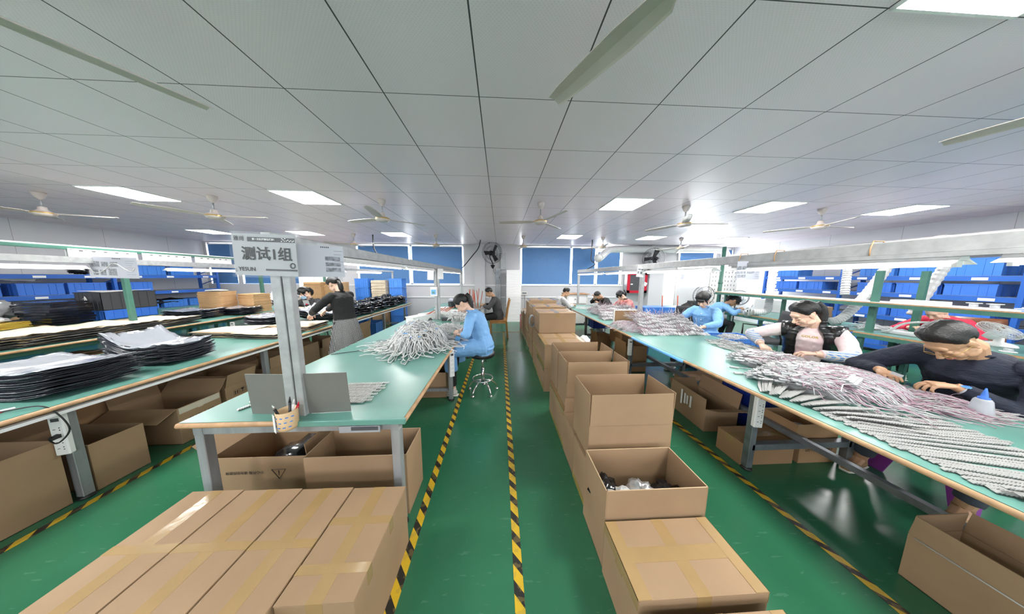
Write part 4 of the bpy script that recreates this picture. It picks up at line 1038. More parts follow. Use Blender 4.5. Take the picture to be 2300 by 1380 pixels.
flat_cartons((-3.86, 7.8), .44, .36, 19, .029, 'pale flat carton in the stack between the blue crate columns', 'pale flat cartons between blue crates', base=.882, m='card_pale')
# bundles of black film on the far left bench
bb = []
for k in range(3):
    b = MB()
    for q in range(4):
        lump(b, (jit(.03), jit(.03), .035+.045*q), (.19-.012*q, .15-.01*q, .035), k*7+q, .55, 26, 10, 3.6)
    lump(b, (jit(.03), jit(.02), .19), (.12, .10, .045), k*7+9, .8, 24, 12, 3.2)
    bb.append(b.mesh('film_bundle', 'film_black'))
i = 0
for r_, (x, sx) in enumerate(((-3.02, 1), (-3.42, 1.05))):
    for k in range(7):
        o = bpy.data.objects.new('film_bundle', bb[(k+r_) % 3]); COL.objects.link(o); o.location = (x+jit(.03), 4.75+k*.40+jit(.03), .762); o.rotation_euler = (0, 0, jit(.6)+PI/2); o.scale = (sx*1.2, 1.2, 1.0+jit(.12))
        tag(o, f'crumpled black film bundle in the {["front", "back"][r_]} row right of the standing woman', 'film bundle', f'black film bundles, {["front", "back"][r_]} row')
# loose silver and black film in front of the woman and masked woman
stack('film_sheet', (-3.35, 4.62), .75, .48, 9, .012, cupB, 'film_black', 'film_silver', 'black film sheet under the hands of the standing woman', 'large silver film sheet with red mark held by standing woman', 'film sheets before the standing woman', .15, .006, .04, .03, wob=.02, grow=.5)
stack('film_sheet', (-3.95, 4.2), .5, .45, 12, .010, cupA, 'film_edge', 'film_silver', 'black film sheet in the stack right behind the centre post', 'silver top sheet of the stack right behind the centre post', 'film sheets behind the centre post', .1, .005, .03, .02)
b = MB(); b.T = Matrix.Translation((-3.15, 4.42, .90)) @ Matrix.Rotation(.35, 4, 'Y') @ Matrix.Rotation(.3, 4, 'Z')
sm = sheet_mesh(.62, .42, lambda u, v: .05*v*v+.03*math.sin(3*u), 'film_silver', .003, 16, 10, 5, .03); b.add(sm.v, sm.f, True)
one('film_sheet', b, 'film_silver', 'lifted silver film sheet slanting up to the standing woman', 'film sheet')
b = MB(); b.cbox((-4.15, 4.75, .83), (.35, .14, .14)); o = one('white_device', b, 'white_plastic', 'white electric device on the third bench side behind the post', 'device', bev=.01)
o = thing('opened_box', 'small opened white carton with flaps beside the standing woman', 'box', (-4.05, 5.9, .752))
MB().box(-4.25, -3.9, 5.8, 6.05, .752, .83).build('box_body', 'card_pale', o)
for a, q in ((-.6, (-4.3, 5.92)), (.6, (-3.85, 5.92))): MB().cbox((q[0], q[1], .87), (.14, .22, .004), Matrix.Rotation(a, 3, 'Y')).build('flap', 'white_plastic', o)
MB().cbox((-4.05, 6.08, .90), (.34, .004, .14), Matrix.Rotation(-.3, 3, 'X')).build('flap', 'white_plastic', o)
# bench behind (dark) : black crate on blue crate, black sheets, yellow boards, silver bag
o = put_crate(-7.31, 4.83, .752, .42, .66, .17, 'blue crate with ribs under the big black crate', None)
k_ = thing('black_crate', 'big black ribbed crate with white painted marks on the dark bench', 'crate', (-7.31, 4.83, .925))
b = MB(); crate(b, -7.52, -7.10, 4.50, 5.17, .925, 1.25, 0); b.build('crate_body', 'grey_plastic', k_)
b = MB()
for ip, p in enumerate((((-7.38, 1.13), (-7.33, 1.16), (-7.31, 1.10)), ((-7.37, 1.09), (-7.32, 1.08)), ((-7.34, 1.18), (-7.35, 1.06), (-7.30, 1.05)))):
    b.tube([(q[0], 4.488, q[1]) for q in p], .007, 4)
b.build('painted_mark', 'ink_white', k_)
tag(sheet_mesh(.40, .60, lambda u, v: .012*u*v, 'white_plastic', .006).build('paper_stack', 'white_plastic'), 'white papers lying across the top of the black crate', 'papers').location = (-7.31, 4.83, 1.262)
for i in range(9):
    o = MB(); o.T = Matrix.Translation((-7.30+jit(.02), 4.18+jit(.02), .775+i*.042)) @ Matrix.Rotation(jit(.08), 4, 'Z')
    o.cbox((0, 0, 0), (.50, .40, .03)).tube([(-.25, -.2, 0), (-.25, .2, 0)], .018, 8)
    one('folded_bag', o, 'film_black', 'black folded bag in the stack left of the black crate' if i < 8 else 'topmost black folded bag left of the black crate', 'folded bag', 'black folded bags left of black crate' if i < 8 else None)
for i in range(5):
    one('yellow_board', MB().cbox((-7.45+jit(.02), 3.72+jit(.02), .765+i*.018), (.42, .34, .014), Matrix.Rotation(.3+jit(.15), 3, 'Z')), 'yellow_board', 'yellow board in the low pile at the left frame edge', 'board', 'yellow boards at the left edge')
one('silver_bag', lump(MB(), (-7.85, 3.95, 1.0), (.24, .2, .14), 4, .7, 22, 14, 4), 'silver_bag', 'crumpled silver bag above the yellow boards at the left edge', 'bag')
one('clear_bag', lump(MB(), (-7.48, 3.72, .89), (.18, .14, .045), 9, .6, 20, 12, 4), 'clear_bag', 'clear plastic bag lying on the yellow boards', 'bag')
one('white_bag', lump(MB(), (-7.45, 3.35, .785), (.2, .15, .03), 10, .6), 'white_bag', 'flat white bag at the edge of the dark bench', 'bag')
# things on the left rack
for i, (y, z, m_, sx, sy, sz, lb) in enumerate(((3.3, 1.59, 'card', .4, .6, .14, 'brown carton on the top shelf of the left rack near the frame edge'), (4.35, 1.59, 'card', .4, .4, .16, 'brown carton on top of the left rack behind the picture sign'), (6.3, 1.59, 'card_flat', .3, .35, .17, 'brown carton on top of the left rack right of the picture sign'), (7.1, 1.82, 'card', .3, .25, .12, 'small carton standing on the light blue crates'), (3.0, 1.30, 'card_pale', .02, .9, .2, 'pale cardboard sheet leaning on the left rack'), (4.9, .68, 'card', .35, .3, .2, 'brown carton on the lower shelf of the left rack'))):
    one('carton', MB().box(-9.65-sx/2, -9.65+sx/2, y, y+sy, z, z+sz), m_, lb, 'carton')
for i, (y, z, m_, r_) in enumerate(((2.7, 1.62, 'silver_bag', (.2, .3, .07)), (3.9, 1.62, 'clear_bag', (.2, .35, .06)), (4.2, 1.28, 'film_black', (.2, .3, .06)), (5.2, 1.45, 'white_bag', (.12, .22, .06)), (5.9, 1.62, 'film_black', (.12, .15, .07)), (7.1, .78, 'film_black', (.18, .6, .09)), (5.9, .78, 'film_black', (.2, .35, .10)))):
    one('bag', lump(MB(), (-9.62, y, z+.03), r_, i, .5, 20, 12, 4), m_, ['crumpled silvery bag at left end of the left rack top', 'clear bag beside the carton on the left rack top', 'black bag behind the picture sign on the left rack', 'white crumpled bag on the blue crates of the left rack', 'dark bag beside the small carton on left rack top', 'heap of black bags on lower shelf at the rack end', 'black bag on lower shelf of the left rack'][i], 'bag')
# far left corner: jugs, printer, white wardrobe panels
for x, m_, lb in ((-7.25, 'crate_blue', 'blue jug'), (-6.95, 'white_bag', 'white jug')):
    j = thing('jug', f'{lb} standing by the back wall left of the post', 'jug', (x, 7.5, .75))
    MB().lathe([(0, .75), (.10, .75), (.105, .78), (.10, .95), (.06, 1.02), (.03, 1.04), (.03, 1.07), (0, 1.07)], (x, 7.5, 0), 16).build('jug_body', m_, j)
    MB().cyl((x, 7.5, 1.065), (x, 7.5, 1.09), .034, 12).build('cap', 'white_plastic', j)
    MB().tube(smooth_path([(x+.03, 7.5, 1.04), (x+.09, 7.5, 1.05), (x+.10, 7.5, .97)]), .012, 6).build('handle', m_, j)
o = bench('plain brown table at the back wall carrying jugs and a white printer', -7.6, -5.7, 7.25, 7.95, .75, [(x, y) for x in (-7.5, -5.8) for y in (7.33, 7.87)], 'bench_steel', 'card_flat')
o = thing('printer', 'low white printer with paper on the back table', 'printer', (-6.3, 7.6, .752)); MB().box(-6.6, -6.05, 7.4, 7.8, .752, .93).build('casing', 'white_plastic', o, .02); MB().box(-6.55, -6.1, 7.36, 7.62, .935, .94).build('paper', 'photo_dark', o)
one('plastic_bag', lump(MB(), (-7.0, 6.35, .0), (.01, .01, .01), 3), 'clear_bag', 'tiny clear scrap on the floor by the back table', 'scrap')
one('plastic_bag', lump(MB(), (-6.02, 5.28, 1.245), (.16, .14, .025), 3, .5), 'clear_bag', 'clear bag lying on top of the big flat carton stack', 'bag')
wd = thing('wardrobe', 'tall white cabinet behind the standing woman against the back wall', 'cabinet', (-6.1, 8.3, 0)); MB().box(-6.6, -5.6, 8.05, 8.63, 0, 1.85).build('cabinet_body', 'white_paint', wd)
for x in (-6.58, -6.09): MB().box(x, x+.47, 8.03, 8.05, .05, 1.83).build('door', 'white_plastic', wd)
wd = thing('wrapped_cabinet', 'tall white cabinet wrapped in shiny film standing against the back wall', 'cabinet', (.44, 8.35, 0))
b = MB().box(.21, .72, 8.05, 8.50, .03, 1.80); b.build('cabinet_body', 'white_glossy', wd, .015, 2)
b = MB()
for k in range(20): z = .1+k*.086; b.tube(smooth_path([(.205, 8.048, z+jit(.03)), (.38, 8.047, z+jit(.03)), (.55, 8.048, z+jit(.03)), (.715, 8.048, z+jit(.03))], 3), .0032, 4)
for k in range(10): z = .2+k*.16; b.tube([(.203, 8.05, z), (.2, 8.2, z+jit(.05)), (.203, 8.48, z+jit(.05))], .004, 4)
b.build('film_wrinkles', 'white_glossy', wd); MB().box(.2, .73, 8.04, 8.51, 0, .03).build('base', 'white_paint', wd)
# ---- on the centre bench
gp = 'grey square boards leaning at the post'
one('grey_board', MB().add([], []).cbox((-1.34, 1.352, .875), (.245, .006, .25), Matrix.Rotation(.05, 3, 'X') @ Matrix.Rotation(-.06, 3, 'Z')), 'grey_panel', 'dull grey square board leaning left of the centre post', 'board')
one('grey_board', MB().cbox((-1.018, 1.352, .878), (.235, .006, .25), Matrix.Rotation(.05, 3, 'X') @ Matrix.Rotation(.05, 3, 'Z')), 'grey_panel', 'dull grey square board leaning right of the centre post', 'board')
cp = thing('pen_cup', 'pen cup wrapped in patterned tape stuck to the centre post', 'pen cup', (-1.175, 1.255, .735))
b = MB().lathe([(.0, .725), (.042, .725), (.046, .74), (.048, .83), (.046, .83), (.044, .745), (0, .74)], (-1.175, 1.262, 0), 20); b.build('cup', 'wood_pale', cp)
for k in range(5):
    a = -2.7+.5*k
    for q in range(3):
        b = MB(); b.cbox((-1.175+.0485*math.cos(a+.15*q), 1.262+.0485*math.sin(a+.15*q), .75+.027*q), (.012, .002, .005), Matrix.Rotation(a+PI/2, 3, 'Z')); b.build('tape_print', 'crate_light_blue', cp)
b = MB().cbox((-1.213, 1.225, .77), (.03, .002, .10), Matrix.Rotation(-.6, 3, 'Z')); b.build('paper_label', 'white_plastic', cp)
for i, (p, q, m_, nm) in enumerate((((-1.165, 1.262, .75), (-1.150, 1.262, .905), 'black_plastic', 'black marker'), ((-1.19, 1.25, .75), (-1.225, 1.24, .87), 'black_metal', 'silver tipped craft knife'), ((-1.16, 1.28, .75), (-1.13, 1.29, .86), 'red', 'red handled stick'), ((-1.17, 1.275, .75), (-1.145, 1.28, .88), 'white_plastic', 'white strip'))):
    k_ = thing('pen', f'{nm} standing in the taped pen cup', 'pen', p); v = Vector(q)-Vector(p)
    MB().cyl(p, Vector(p)+v*.8, .0065, 8).build('barrel', m_, k_); MB().cyl(Vector(p)+v*.8, q, .0065, 8, .002).build('tip', 'aluminium' if i == 1 else m_, k_)
# strips: ribbed LED strings
def led_strip_mesh(L, m='strip_white', unit=.0105, w=.016, seed=0, bend=0.0, cap=True):
    b = MB(); n = int(L/unit); b.use('strip_dark'); b.use(m)
    rr = random.Random(seed)
    def ctr(s_): return Vector((s_, bend*math.sin(PI*s_/L)+.003*noise.noise(Vector((s_*6, seed, 0))), 0))
    for i in range(n):
        p = ctr(i*unit); b.cm = 1
        b.cbox(p+Vector((0, 0, .007)), (.0125, w*rr.uniform(.9, 1.1), .0035), Matrix.Rotation(-.62+rr.uniform(-.12, .12), 3, 'Y') @ Matrix.Rotation(rr.uniform(-.1, .1), 3, 'Z'))
    b.cm = 0
    for i in range(0, n-4, 4): b.beam(ctr(i*unit)+Vector((0, 0, .0015)), ctr((i+4)*unit)+Vector((0, 0, .0015)), w*.9, .003)
    return b.mesh('led_strip', m)
sm_ = [led_strip_mesh(L, seed=i, bend=bd) for i, (L, bd) in enumerate(((.62, .0), (.66, .012), (.58, -.01), (.30, 0), (.26, .004)))]
sm_ += [led_strip_mesh(L, 'strip_white_dim', seed=i, bend=bd) for i, (L, bd) in enumerate(((.62, .0), (.66, .012), (.58, -.01), (.30, 0), (.26, .004)))]
def strip(i, x, y, z, rz, label, group, ry=0):
    o = bpy.data.objects.new('led_strip', sm_[i]); COL.objects.link(o); o.location = (x, y, z); o.rotation_euler = (0, ry, rz); return tag(o, label, 'LED strip', group)
for k in range(14):
    strip(3 if k % 2 else 4, -1.13+jit(.01), 1.45+k*.021, .752, .02+jit(.02), 'ribbed white LED strip laid flat right of the grey boards', 'LED strips right of the grey boards')
for k in range(3): strip(4, -1.58-.02*k, 1.40+.09*k, .752, 1.1+.2*k, 'short white LED strip peeking out left of the grey boards', 'LED strips left of the grey boards')
# neat strips on the near right bench
D = math.atan2(-.27, .33)
g_ = 'ribbed LED strips laid side by side on near right bench'
for lay in range(1):
    for k in range(28):
        t_ = k/18.0; x = 1.86+.005*lay + .0*t_; 
        px, py = 1.885+.17*t_*0, .60+k*.0205
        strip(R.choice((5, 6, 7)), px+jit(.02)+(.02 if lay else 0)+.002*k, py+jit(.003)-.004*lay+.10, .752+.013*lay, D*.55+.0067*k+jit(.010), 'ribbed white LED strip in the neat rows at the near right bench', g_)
for k in range(14):
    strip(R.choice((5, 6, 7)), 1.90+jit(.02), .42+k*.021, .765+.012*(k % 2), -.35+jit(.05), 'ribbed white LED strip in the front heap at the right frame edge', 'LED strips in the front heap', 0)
# fan of strips curving along the edge (nearer left of the neat ones)
for k in range(34):
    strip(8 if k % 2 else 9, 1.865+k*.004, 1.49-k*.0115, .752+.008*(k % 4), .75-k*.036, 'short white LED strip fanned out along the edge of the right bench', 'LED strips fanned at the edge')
# cord heaps
def cord(mb, p, d, L, r, wob=.35, seg=9, zmin=.758, ztop=None, rr=R, n=4, grav=.0):
    pts = [Vector(p)]; d = Vector(d).normalized(); st = L/seg
    for i in range(seg):
        d = (d+Vector((rr.uniform(-wob, wob), rr.uniform(-wob, wob), rr.uniform(-wob, wob)*.6-grav))).normalized(); q = pts[-1]+d*st
        if q.z < zmin: q.z = zmin+rr.uniform(0, .004); d.z = abs(d.z)*.3
        if ztop is not None:
            zt = ztop(q.x, q.y)
            if q.z > zt: q.z = max(zmin, zt-rr.uniform(0, .01)); d.z = -.1
        pts.append(q)
    mb.tube(pts, r, n, True, True)
def heap(name, label, c, rx, ry, h, n, r, mats, L=(.2, .4), seed=1, wob=.5, cat='wire heap', dirn=None, core=True, extras=None, base=.752):
    rr = random.Random(seed); b = MB(); c = Vector(c)
    def top(x, y):
        q = 1-((x-c.x)/rx)**2-((y-c.y)/ry)**2
        return base+h*math.sqrt(max(.02, q))
    if core: b.use('cable_grey'); lump(b, (c.x, c.y, base+h*.02), (rx*.72, ry*.72, h*.66), seed, .25, 20, 12)
    for i in range(n):
        b.use(mats[i % len(mats)])
        a = rr.uniform(0, 2*PI); k = math.sqrt(rr.random()); x, y = c.x+rx*k*math.cos(a)*.85, c.y+ry*k*math.sin(a)*.85
        z = top(x, y)-rr.uniform(0, .02)
        if dirn: d = Vector(dirn)+Vector((rr.uniform(-.3, .3), rr.uniform(-.3, .3), rr.uniform(-.1, .15)))
        else: d = Vector((math.cos(a)*rr.uniform(-.4, .7)+rr.uniform(-1, 1), math.sin(a)*rr.uniform(-.4, .7)+rr.uniform(-1, 1), rr.uniform(-.2, .3)))
        cord(b, (x, y, z), d, rr.uniform(*L), r, wob, 8, base+.004, lambda X, Y: top(X, Y)+.012, rr)
    for i in range(n//5 if not dirn else n//14):      # loose loops
        b.use(mats[i % len(mats)]); a = rr.uniform(0, 6.28); k = rr.uniform(.2, 1); x, y = c.x+rx*k*math.cos(a)*.9, c.y+ry*k*math.sin(a)*.9; z = top(x, y); q = rr.uniform(.012, .034) if r > .003 else rr.uniform(.006, .016)
        Mq = Euler((rr.uniform(0, 1.5), rr.uniform(0, 1.5), rr.uniform(0, 6))).to_matrix(); b.tube([Vector((x, y, z))+Mq @ Vector((q*math.cos(w*.6), q*1.5*math.sin(w*.6), .002*w)) for w in range(8)], r, 4)
    if extras: extras(b, rr, top)
    return one(name, b, mats[0], label, cat, None, 'stuff')
def blue_bits(b, rr, top):
    b.use('pale_blue')
    for i in range(16):
        a = rr.uniform(0, 6.28); k = rr.uniform(.1, .9); x, y = -.93+.27*k*math.cos(a), 2.75+.36*k*math.sin(a)
        b.cbox((x, y, top(x, y)+.004), (.03, .05, .006), Euler((rr.uniform(-.5, .5), rr.uniform(-.5, .5), rr.uniform(0, 3))).to_matrix())
    b.use('crate_blue')
    for i in range(10):
        a = rr.uniform(0, 6.28); k = rr.uniform(.1, .95); x, y = -.93+.27*k*math.cos(a), 2.75+.36*k*math.sin(a)
        b.cbox((x, y, top(x, y)-.006), (.03, .035, .006), Euler((rr.uniform(-.9, .9), rr.uniform(-.9, .9), rr.uniform(0, 3))).to_matrix())
heap('cord_heap', 'big tangled heap of white cords with blue connectors on the centre bench', (-.95, 2.75, 0), .31, .40, .27, 620, .0042, ['cable_white', 'cable_white', 'module_clear', 'cable_white'], (.18, .45), 3, .55, 'cord heap', extras=blue_bits)
heap('cord_heap', 'low heap of white cords beside the blue-coated woman', (-.80, 3.52, 0), .20, .35, .07, 200, .0035, ['cable_white', 'module_white'], (.12, .3), 5, .45, 'cord heap')
heap('small_parts_heap', 'heap of short curled white parts beyond the white cords', (-.78, 4.35, 0), .20, .28, .10, 420, .006, ['module_white', 'cable_white'], (.02, .05), 7, .9, 'parts heap')
b = MB()
for k in range(9): cord(b, (-.64+jit(.03), 2.98+.035*k, .765+.01*(k % 3)), (1, -.25, 0), .16, .005, .15, 6)
one('cord_bundle', b, 'cable_white', 'small row of white cords at the hands of the blue-coated woman', 'cord bundle', None, 'stuff')
one('blue_card', MB().cbox((-.525, 2.83, .80), (.06, .004, .09), Matrix.Rotation(.5, 3, 'X') @ Matrix.Rotation(.3, 3, 'Y')), 'pale_blue', 'light blue card held by the blue-coated woman', 'card')
one('black_cable', MB().tube(smooth_path([(-1.75, 2.42, .757), (-1.5, 2.55, .757), (-1.3, 2.68, .757), (-1.15, 2.72, .757)]), .004, 6), 'cable_dark', 'thin black cable lying on the centre bench left of the cords', 'cable')
one('wood_board', MB().box(-1.45, -1.0, 3.55, 3.78, .752, .768), 'wood_pale', 'small pale wooden board behind the big cord heap', 'board')
def bin_(x, y, z, sx, sy, h, rz, label, group=None, m='white_plastic'):
    b = MB(); b.T = Matrix.Translation((x, y, z)) @ Matrix.Rotation(rz, 4, 'Z'); w = .004
    b.box(-sx/2, sx/2, -sy/2, sy/2, 0, w)
    for q in ((-sx/2, -sx/2+w, -sy/2, sy/2), (sx/2-w, sx/2, -sy/2, sy/2), (-sx/2, sx/2, -sy/2, -sy/2+w), (-sx/2, sx/2, sy/2-w, sy/2)): b.box(*q, 0, h)
    for q in ((-sx/2-.008, -sx/2, -sy/2, sy/2), (sx/2, sx/2+.008, -sy/2, sy/2), (-sx/2-.008, sx/2+.008, -sy/2-.008, -sy/2), (-sx/2-.008, sx/2+.008, sy/2, sy/2+.008)): b.box(*q, h-.012, h)
    return one('parts_bin', b, m, label, 'bin', group)
bin_(-1.50, 4.20, .752, .18, .30, .11, -.5, 'white plastic bin at the front left of the bin group')
bin_(-1.36, 4.55, .752, .2, .36, .11, -.6, 'long white plastic bin behind the front left one')
bin_(-1.05, 4.85, .752, .2, .36, .11, -.3, 'white plastic bin right behind the second bench post')
bin_(-.80, 4.95, .752, .25, .3, .10, .2, 'white plastic bin right of the second bench post')
bin_(-.72, 5.35, .752, .22, .28, .12, .1, 'lower white bin behind the head of the blue-coated woman')
bin_(-.72, 5.35, .873, .22, .28, .10, .15, 'upper white bin behind the head of the blue-coated woman')
bin_(-1.30, 5.25, .752, .25, .3, .12, 0, 'white bin at the back left of the bin group')
for i in range(7):
    x, y = -1.42+.05*i+jit(.02), 4.6+.05*i; one('red_stick', MB().cyl((x-.1, y-.05, .78), (x+.14, y+.08, .92+jit(.02)), .008, 6), 'red_stick', 'short red stick lying across the white plastic bins', 'stick', 'red sticks in the bins')
one('wire_spool', lump(MB(), (-1.26, 4.22, .79), (.03, .03, .035), 4, .2), 'black_rubber', 'small black spool at the foot of the second bench post', 'spool')
one('black_tray', MB().box(-1.08, -.90, 4.28, 4.42, .752, .80), 'black_plastic', 'black tray of small parts right of the second bench post', 'tray')
one('silver_bag', lump(MB(), (-.85, 4.7, .80), (.18, .12, .05), 4, .6, 20, 12, 4), 'silver_bag', 'silvery bag behind the heap of short white parts', 'bag')
one('black_case', MB().box(-1.35, -.90, 6.1, 6.5, .752, .92), 'film_black', 'black case lying on the centre bench near its far end', 'case')
tag(sheet_mesh(.45, .4, lambda u, v: (.05*u*u if u < 0 else 0), 'sign_pale', .004).build('folder', 'sign_pale'), 'pale printed folder on the black case', 'folder').location = (-1.13, 6.3, .93)
one('small_bottle', MB().lathe([(0, .752), (.03, .752), (.03, .84), (.012, .87), (.01, .90), (0, .90)], (-.88, 6.4, 0), 12), 'white_plastic', 'small white bottle near far post of the centre bench', 'bottle')
# trolley with red sticks in front of the seated man
tr = thing('trolley', 'small trolley table in front of the man on the wooden chair', 'trolley', (-.62, 6.1, 0))
MB().box(-.85, -.38, 5.85, 6.3, .74, .76).build('tray', 'galvanised', tr)
for x in (-.83, -.4):
    for y in (5.87, 6.28): MB().cyl((x, y, .0), (x, y, .74), .012, 8).build('leg', 'steel', tr)
MB().box(-.83, -.4, 5.88, 6.27, .30, .315).build('shelf', 'galvanised', tr)
for i in range(9):
    x = -.80+.035*i; one('red_stick', MB().cyl((x, 5.95+jit(.03), .77), (x+jit(.06), 6.12+jit(.03), 1.20+jit(.06)), .009, 6), 'red_stick', 'upright red stick in the holder on the trolley', 'stick', 'upright red sticks on the trolley')
# ---- on the right bench
def modules(name, label, rows, x0, x1, y0, dy, z0, dz, nn, seed, hx=.006, drift=0, wires=True):
    rr = random.Random(seed); b = MB()
    for j in range(rows):
        zj = z0+dz*j; yj = y0+dy*j
        xa = x0+drift*j; xb = x1-.02*j*0
        n = int(nn*(1-.05*j))
        for i in range(n):
            x = xa+(xb-xa)*i/n+rr.uniform(-.004, .004); tz = rr.uniform(-.25, .25)
            zz = zj+.012*math.sin(i*.23+j)+.02*noise.noise(Vector((x*4, j*.7, seed)))
            b.use('module_white' if rr.random() < .72 else 'module_clear'); b.cbox((x, yj+rr.uniform(-.012, .012), zz+.014), (.0085, .075, .016), Euler((.35+rr.uniform(-.15, .15), rr.uniform(-.3, .3), tz)).to_matrix())
            if i % 3 == 0: b.use('cable_dark'); b.cbox((x+.007, yj+.01, zz+.006), (.004, .06, .016), Euler((.3, 0, tz)).to_matrix())
            if wires:
                for q in range(2):
                    b.use(rr.choice(('cable_pink', 'cable_white_dim', 'cable_white_dim', 'cable_pink')))
                    cord(b, (x, yj+.03, zz+.015), (rr.uniform(-.9, .1), rr.uniform(-.2, 1), rr.uniform(.0, .5)), rr.uniform(.06, .16), .0021, .3, 5, rr=rr, n=3, grav=.05)
    b.use('cable_grey')
    for j in range(rows): b.box(x0+drift*j+.02, x1-.02, y0+dy*j-.02, y0+dy*(j+1)-.01, .752, z0+dz*j+.010)
    for j in range(2): 
        for i in range(90): b.use(rr.choice(('cable_pink', 'cable_white', 'cable_grey'))); cord(b, (rr.uniform(x0+.1, x1), y0+dy*(rows-1+j)+rr.uniform(-.03, .03), z0+dz*(rows-1)*(1-.3*j)+rr.uniform(0, .03)), (rr.uniform(-.9, .9), rr.uniform(-.2, 1), rr.uniform(-.1, .4)), rr.uniform(.1, .2), .0024, .4, 5, rr=rr, n=3)
    return one(name, b, 'module_white', label, 'module heap', None, 'stuff')
modules('module_heap', 'big layered heap of white modules and pink wires before the right blue-coated woman', 6, 2.02, 2.98, 3.13, .095, .755, .037, 80, 21, drift=.03)
modules('module_heap', 'farther heap of white modules and pink wires before the pink-dressed woman', 5, 1.95, 2.95, 4.30, .20, .755, .035, 60, 23, drift=.06)
heap('module_heap', 'spiky edge of pinkish wires left of the big module heap', (2.08, 3.55, 0), .28, .40, .10, 260, .0022, ['cable_pink', 'cable_white_dim', 'cable_pink', 'cable_white_dim'], (.1, .2), 29, .3, 'wire heap', dirn=(-.7, -.1, .35))
heap('module_heap', 'far pinkish wire heap in front of the black-clad man', (2.35, 5.1, 0), .42, .45, .14, 320, .0025, ['cable_pink', 'cable_white_dim'], (.1, .22), 31, .4, 'wire heap')
heap('cord_heap', 'flat scatter of white cords before the grey-clad man', (2.25, 5.95, 0), .25, .3, .03, 90, .003, ['cable_white'], (.1, .2), 33, .4, 'cord heap', core=False)
def slabs(cx, cy, rx, ry, n, zf):
    def f(b, rr, top):
        for i in range(n):
            a = rr.uniform(0, 6.28); k = math.sqrt(rr.random())*.92; x, y = cx+rx*k*math.cos(a), cy+ry*k*math.sin(a)
            b.use('module_white' if rr.random() < .55 else 'module_clear')
            b.cbox((x, y, top(x, y)-.002+rr.uniform(-.008, .008)), (.055, .017, .008), Euler((rr.uniform(-.25, .25), rr.uniform(-.25, .25), rr.uniform(-1.0, -.2))).to_matrix())
    return f
heap('module_heap', 'heap of white modules and looping wires in front of the woman in the black vest', (2.52, 1.98, 0), .32, .26, .11, 460, .0023, ['cable_white_dim', 'cable_pink', 'cable_white_dim'], (.1, .25), 41, .4, 'wire heap', dirn=(.6, -.5, .1), extras=slabs(2.5, 2.0, .3, .25, 260, 0))
heap('module_heap', 'large near heap of clear modules and pink wires on the right bench', (2.42, 1.54, 0), .46, .30, .155, 900, .0023, ['cable_white_dim', 'cable_pink', 'cable_grey', 'cable_pink', 'module_clear'], (.12, .32), 43, .35, 'wire heap', dirn=(.75, -.6, .05), extras=slabs(2.3, 1.6, .34, .26, 480, 0))
heap('module_heap', 'spread tail of pink and white wire ends reaching to the navy-clad man', (2.72, 1.33, 0), .33, .20, .045, 260, .0022, ['cable_pink', 'cable_white_dim'], (.15, .3), 47, .3, 'wire heap', dirn=(.85, -.4, .05), core=False)
heap('cord_heap', 'thin trail of white cords between module heaps by the blue bin', (2.75, 2.58, 0), .22, .38, .025, 130, .0035, ['cable_white', 'module_white'], (.1, .25), 49, .3, 'cord heap', core=False, dirn=(.3, -1, 0))
for i, (x, y, a) in enumerate(((2.12, 1.93, -.7), (2.02, 1.80, -.25))):
    b = MB(); b.use('module_white'); b.cbox((x, y, .758), (.06, .022, .01), Matrix.Rotation(a, 3, 'Z')); b.use('cable_white')
    cord(b, (x+.03, y-.01, .758), (1, -.4, 0), .12, .002, .1); cord(b, (x-.03, y+.01, .758), (-1, .3, 0), .08, .002, .3)
    one('led_module', b, 'module_white', ['loose white module with cord ends lying left of the near heap, farther one', 'loose white module lying nearest the bench edge, left of the near heap'][i], 'LED module')
b = MB(); b.use('module_clear')
for k in range(3): b.cbox((2.27+.004*k, 1.30+.018*k, .905+.006*k), (.11, .016, .012), Matrix.Rotation(.35, 3, 'Z') @ Matrix.Rotation(-.2, 3, 'Y'))
b.use('cable_white'); cord(b, (2.22, 1.29, .90), (-1, -.2, 0), .12, .0025, .4); one('led_module', b, 'module_clear', 'bundle of clear modules lying across the large near heap', 'LED module')
for i in range(3): one('paper_strip', MB().cbox((2.62+.05*i, .93-.03*i, .754), (.12, .012, .001), Matrix.Rotation(.5, 3, 'Z')), 'white_plastic', 'white paper strip lying on the mat at the right frame edge', 'paper strip', 'white paper strips at the right edge')
bd = thing('brown_board', 'brown board with white edge standing behind the pole on the right bench', 'board', (2.2, 3.93, .752))
MB().box(1.99, 2.46, 3.93, 3.945, .752, .99).build('board', 'card_dark', bd); MB().box(1.975, 1.99, 3.92, 3.955, .752, .995).box(1.975, 2.46, 3.92, 3.955, .99, 1.0).build('white_edge', 'white_plastic', bd)
sqb = thing('glue_bottle', 'translucent squeeze bottle with blue nozzle on the right bench', 'bottle', (2.88, 1.17, .752))
MB().lathe([(0, .753), (.040, .753), (.042, .757), (.040, .775), (.030, .842), (.024, .852), (0, .854)], (2.88, 1.17, 0), 28).build('bottle_body', 'frosted', sqb)
MB().lathe([(.019, .852), (.019, .862), (.012, .866), (.011, .878), (.003, .918), (0, .919)], (2.88, 1.17, 0), 20).build('nozzle', 'crate_blue', sqb)
one('loose_wires', MB().tube(smooth_path([(-3.6, 1.15, .757), (-3.3, 1.32, .757), (-3.0, 1.40, .757), (-2.95, 1.46, .757)]), .003, 5).tube(smooth_path([(-3.5, 1.05, .757), (-3.25, 1.2, .757), (-3.0, 1.22, .757), (-2.92, 1.43, .757)]), .003, 5), 'red', 'thin red wires on the left bench beside the nearest film stack', 'wire')
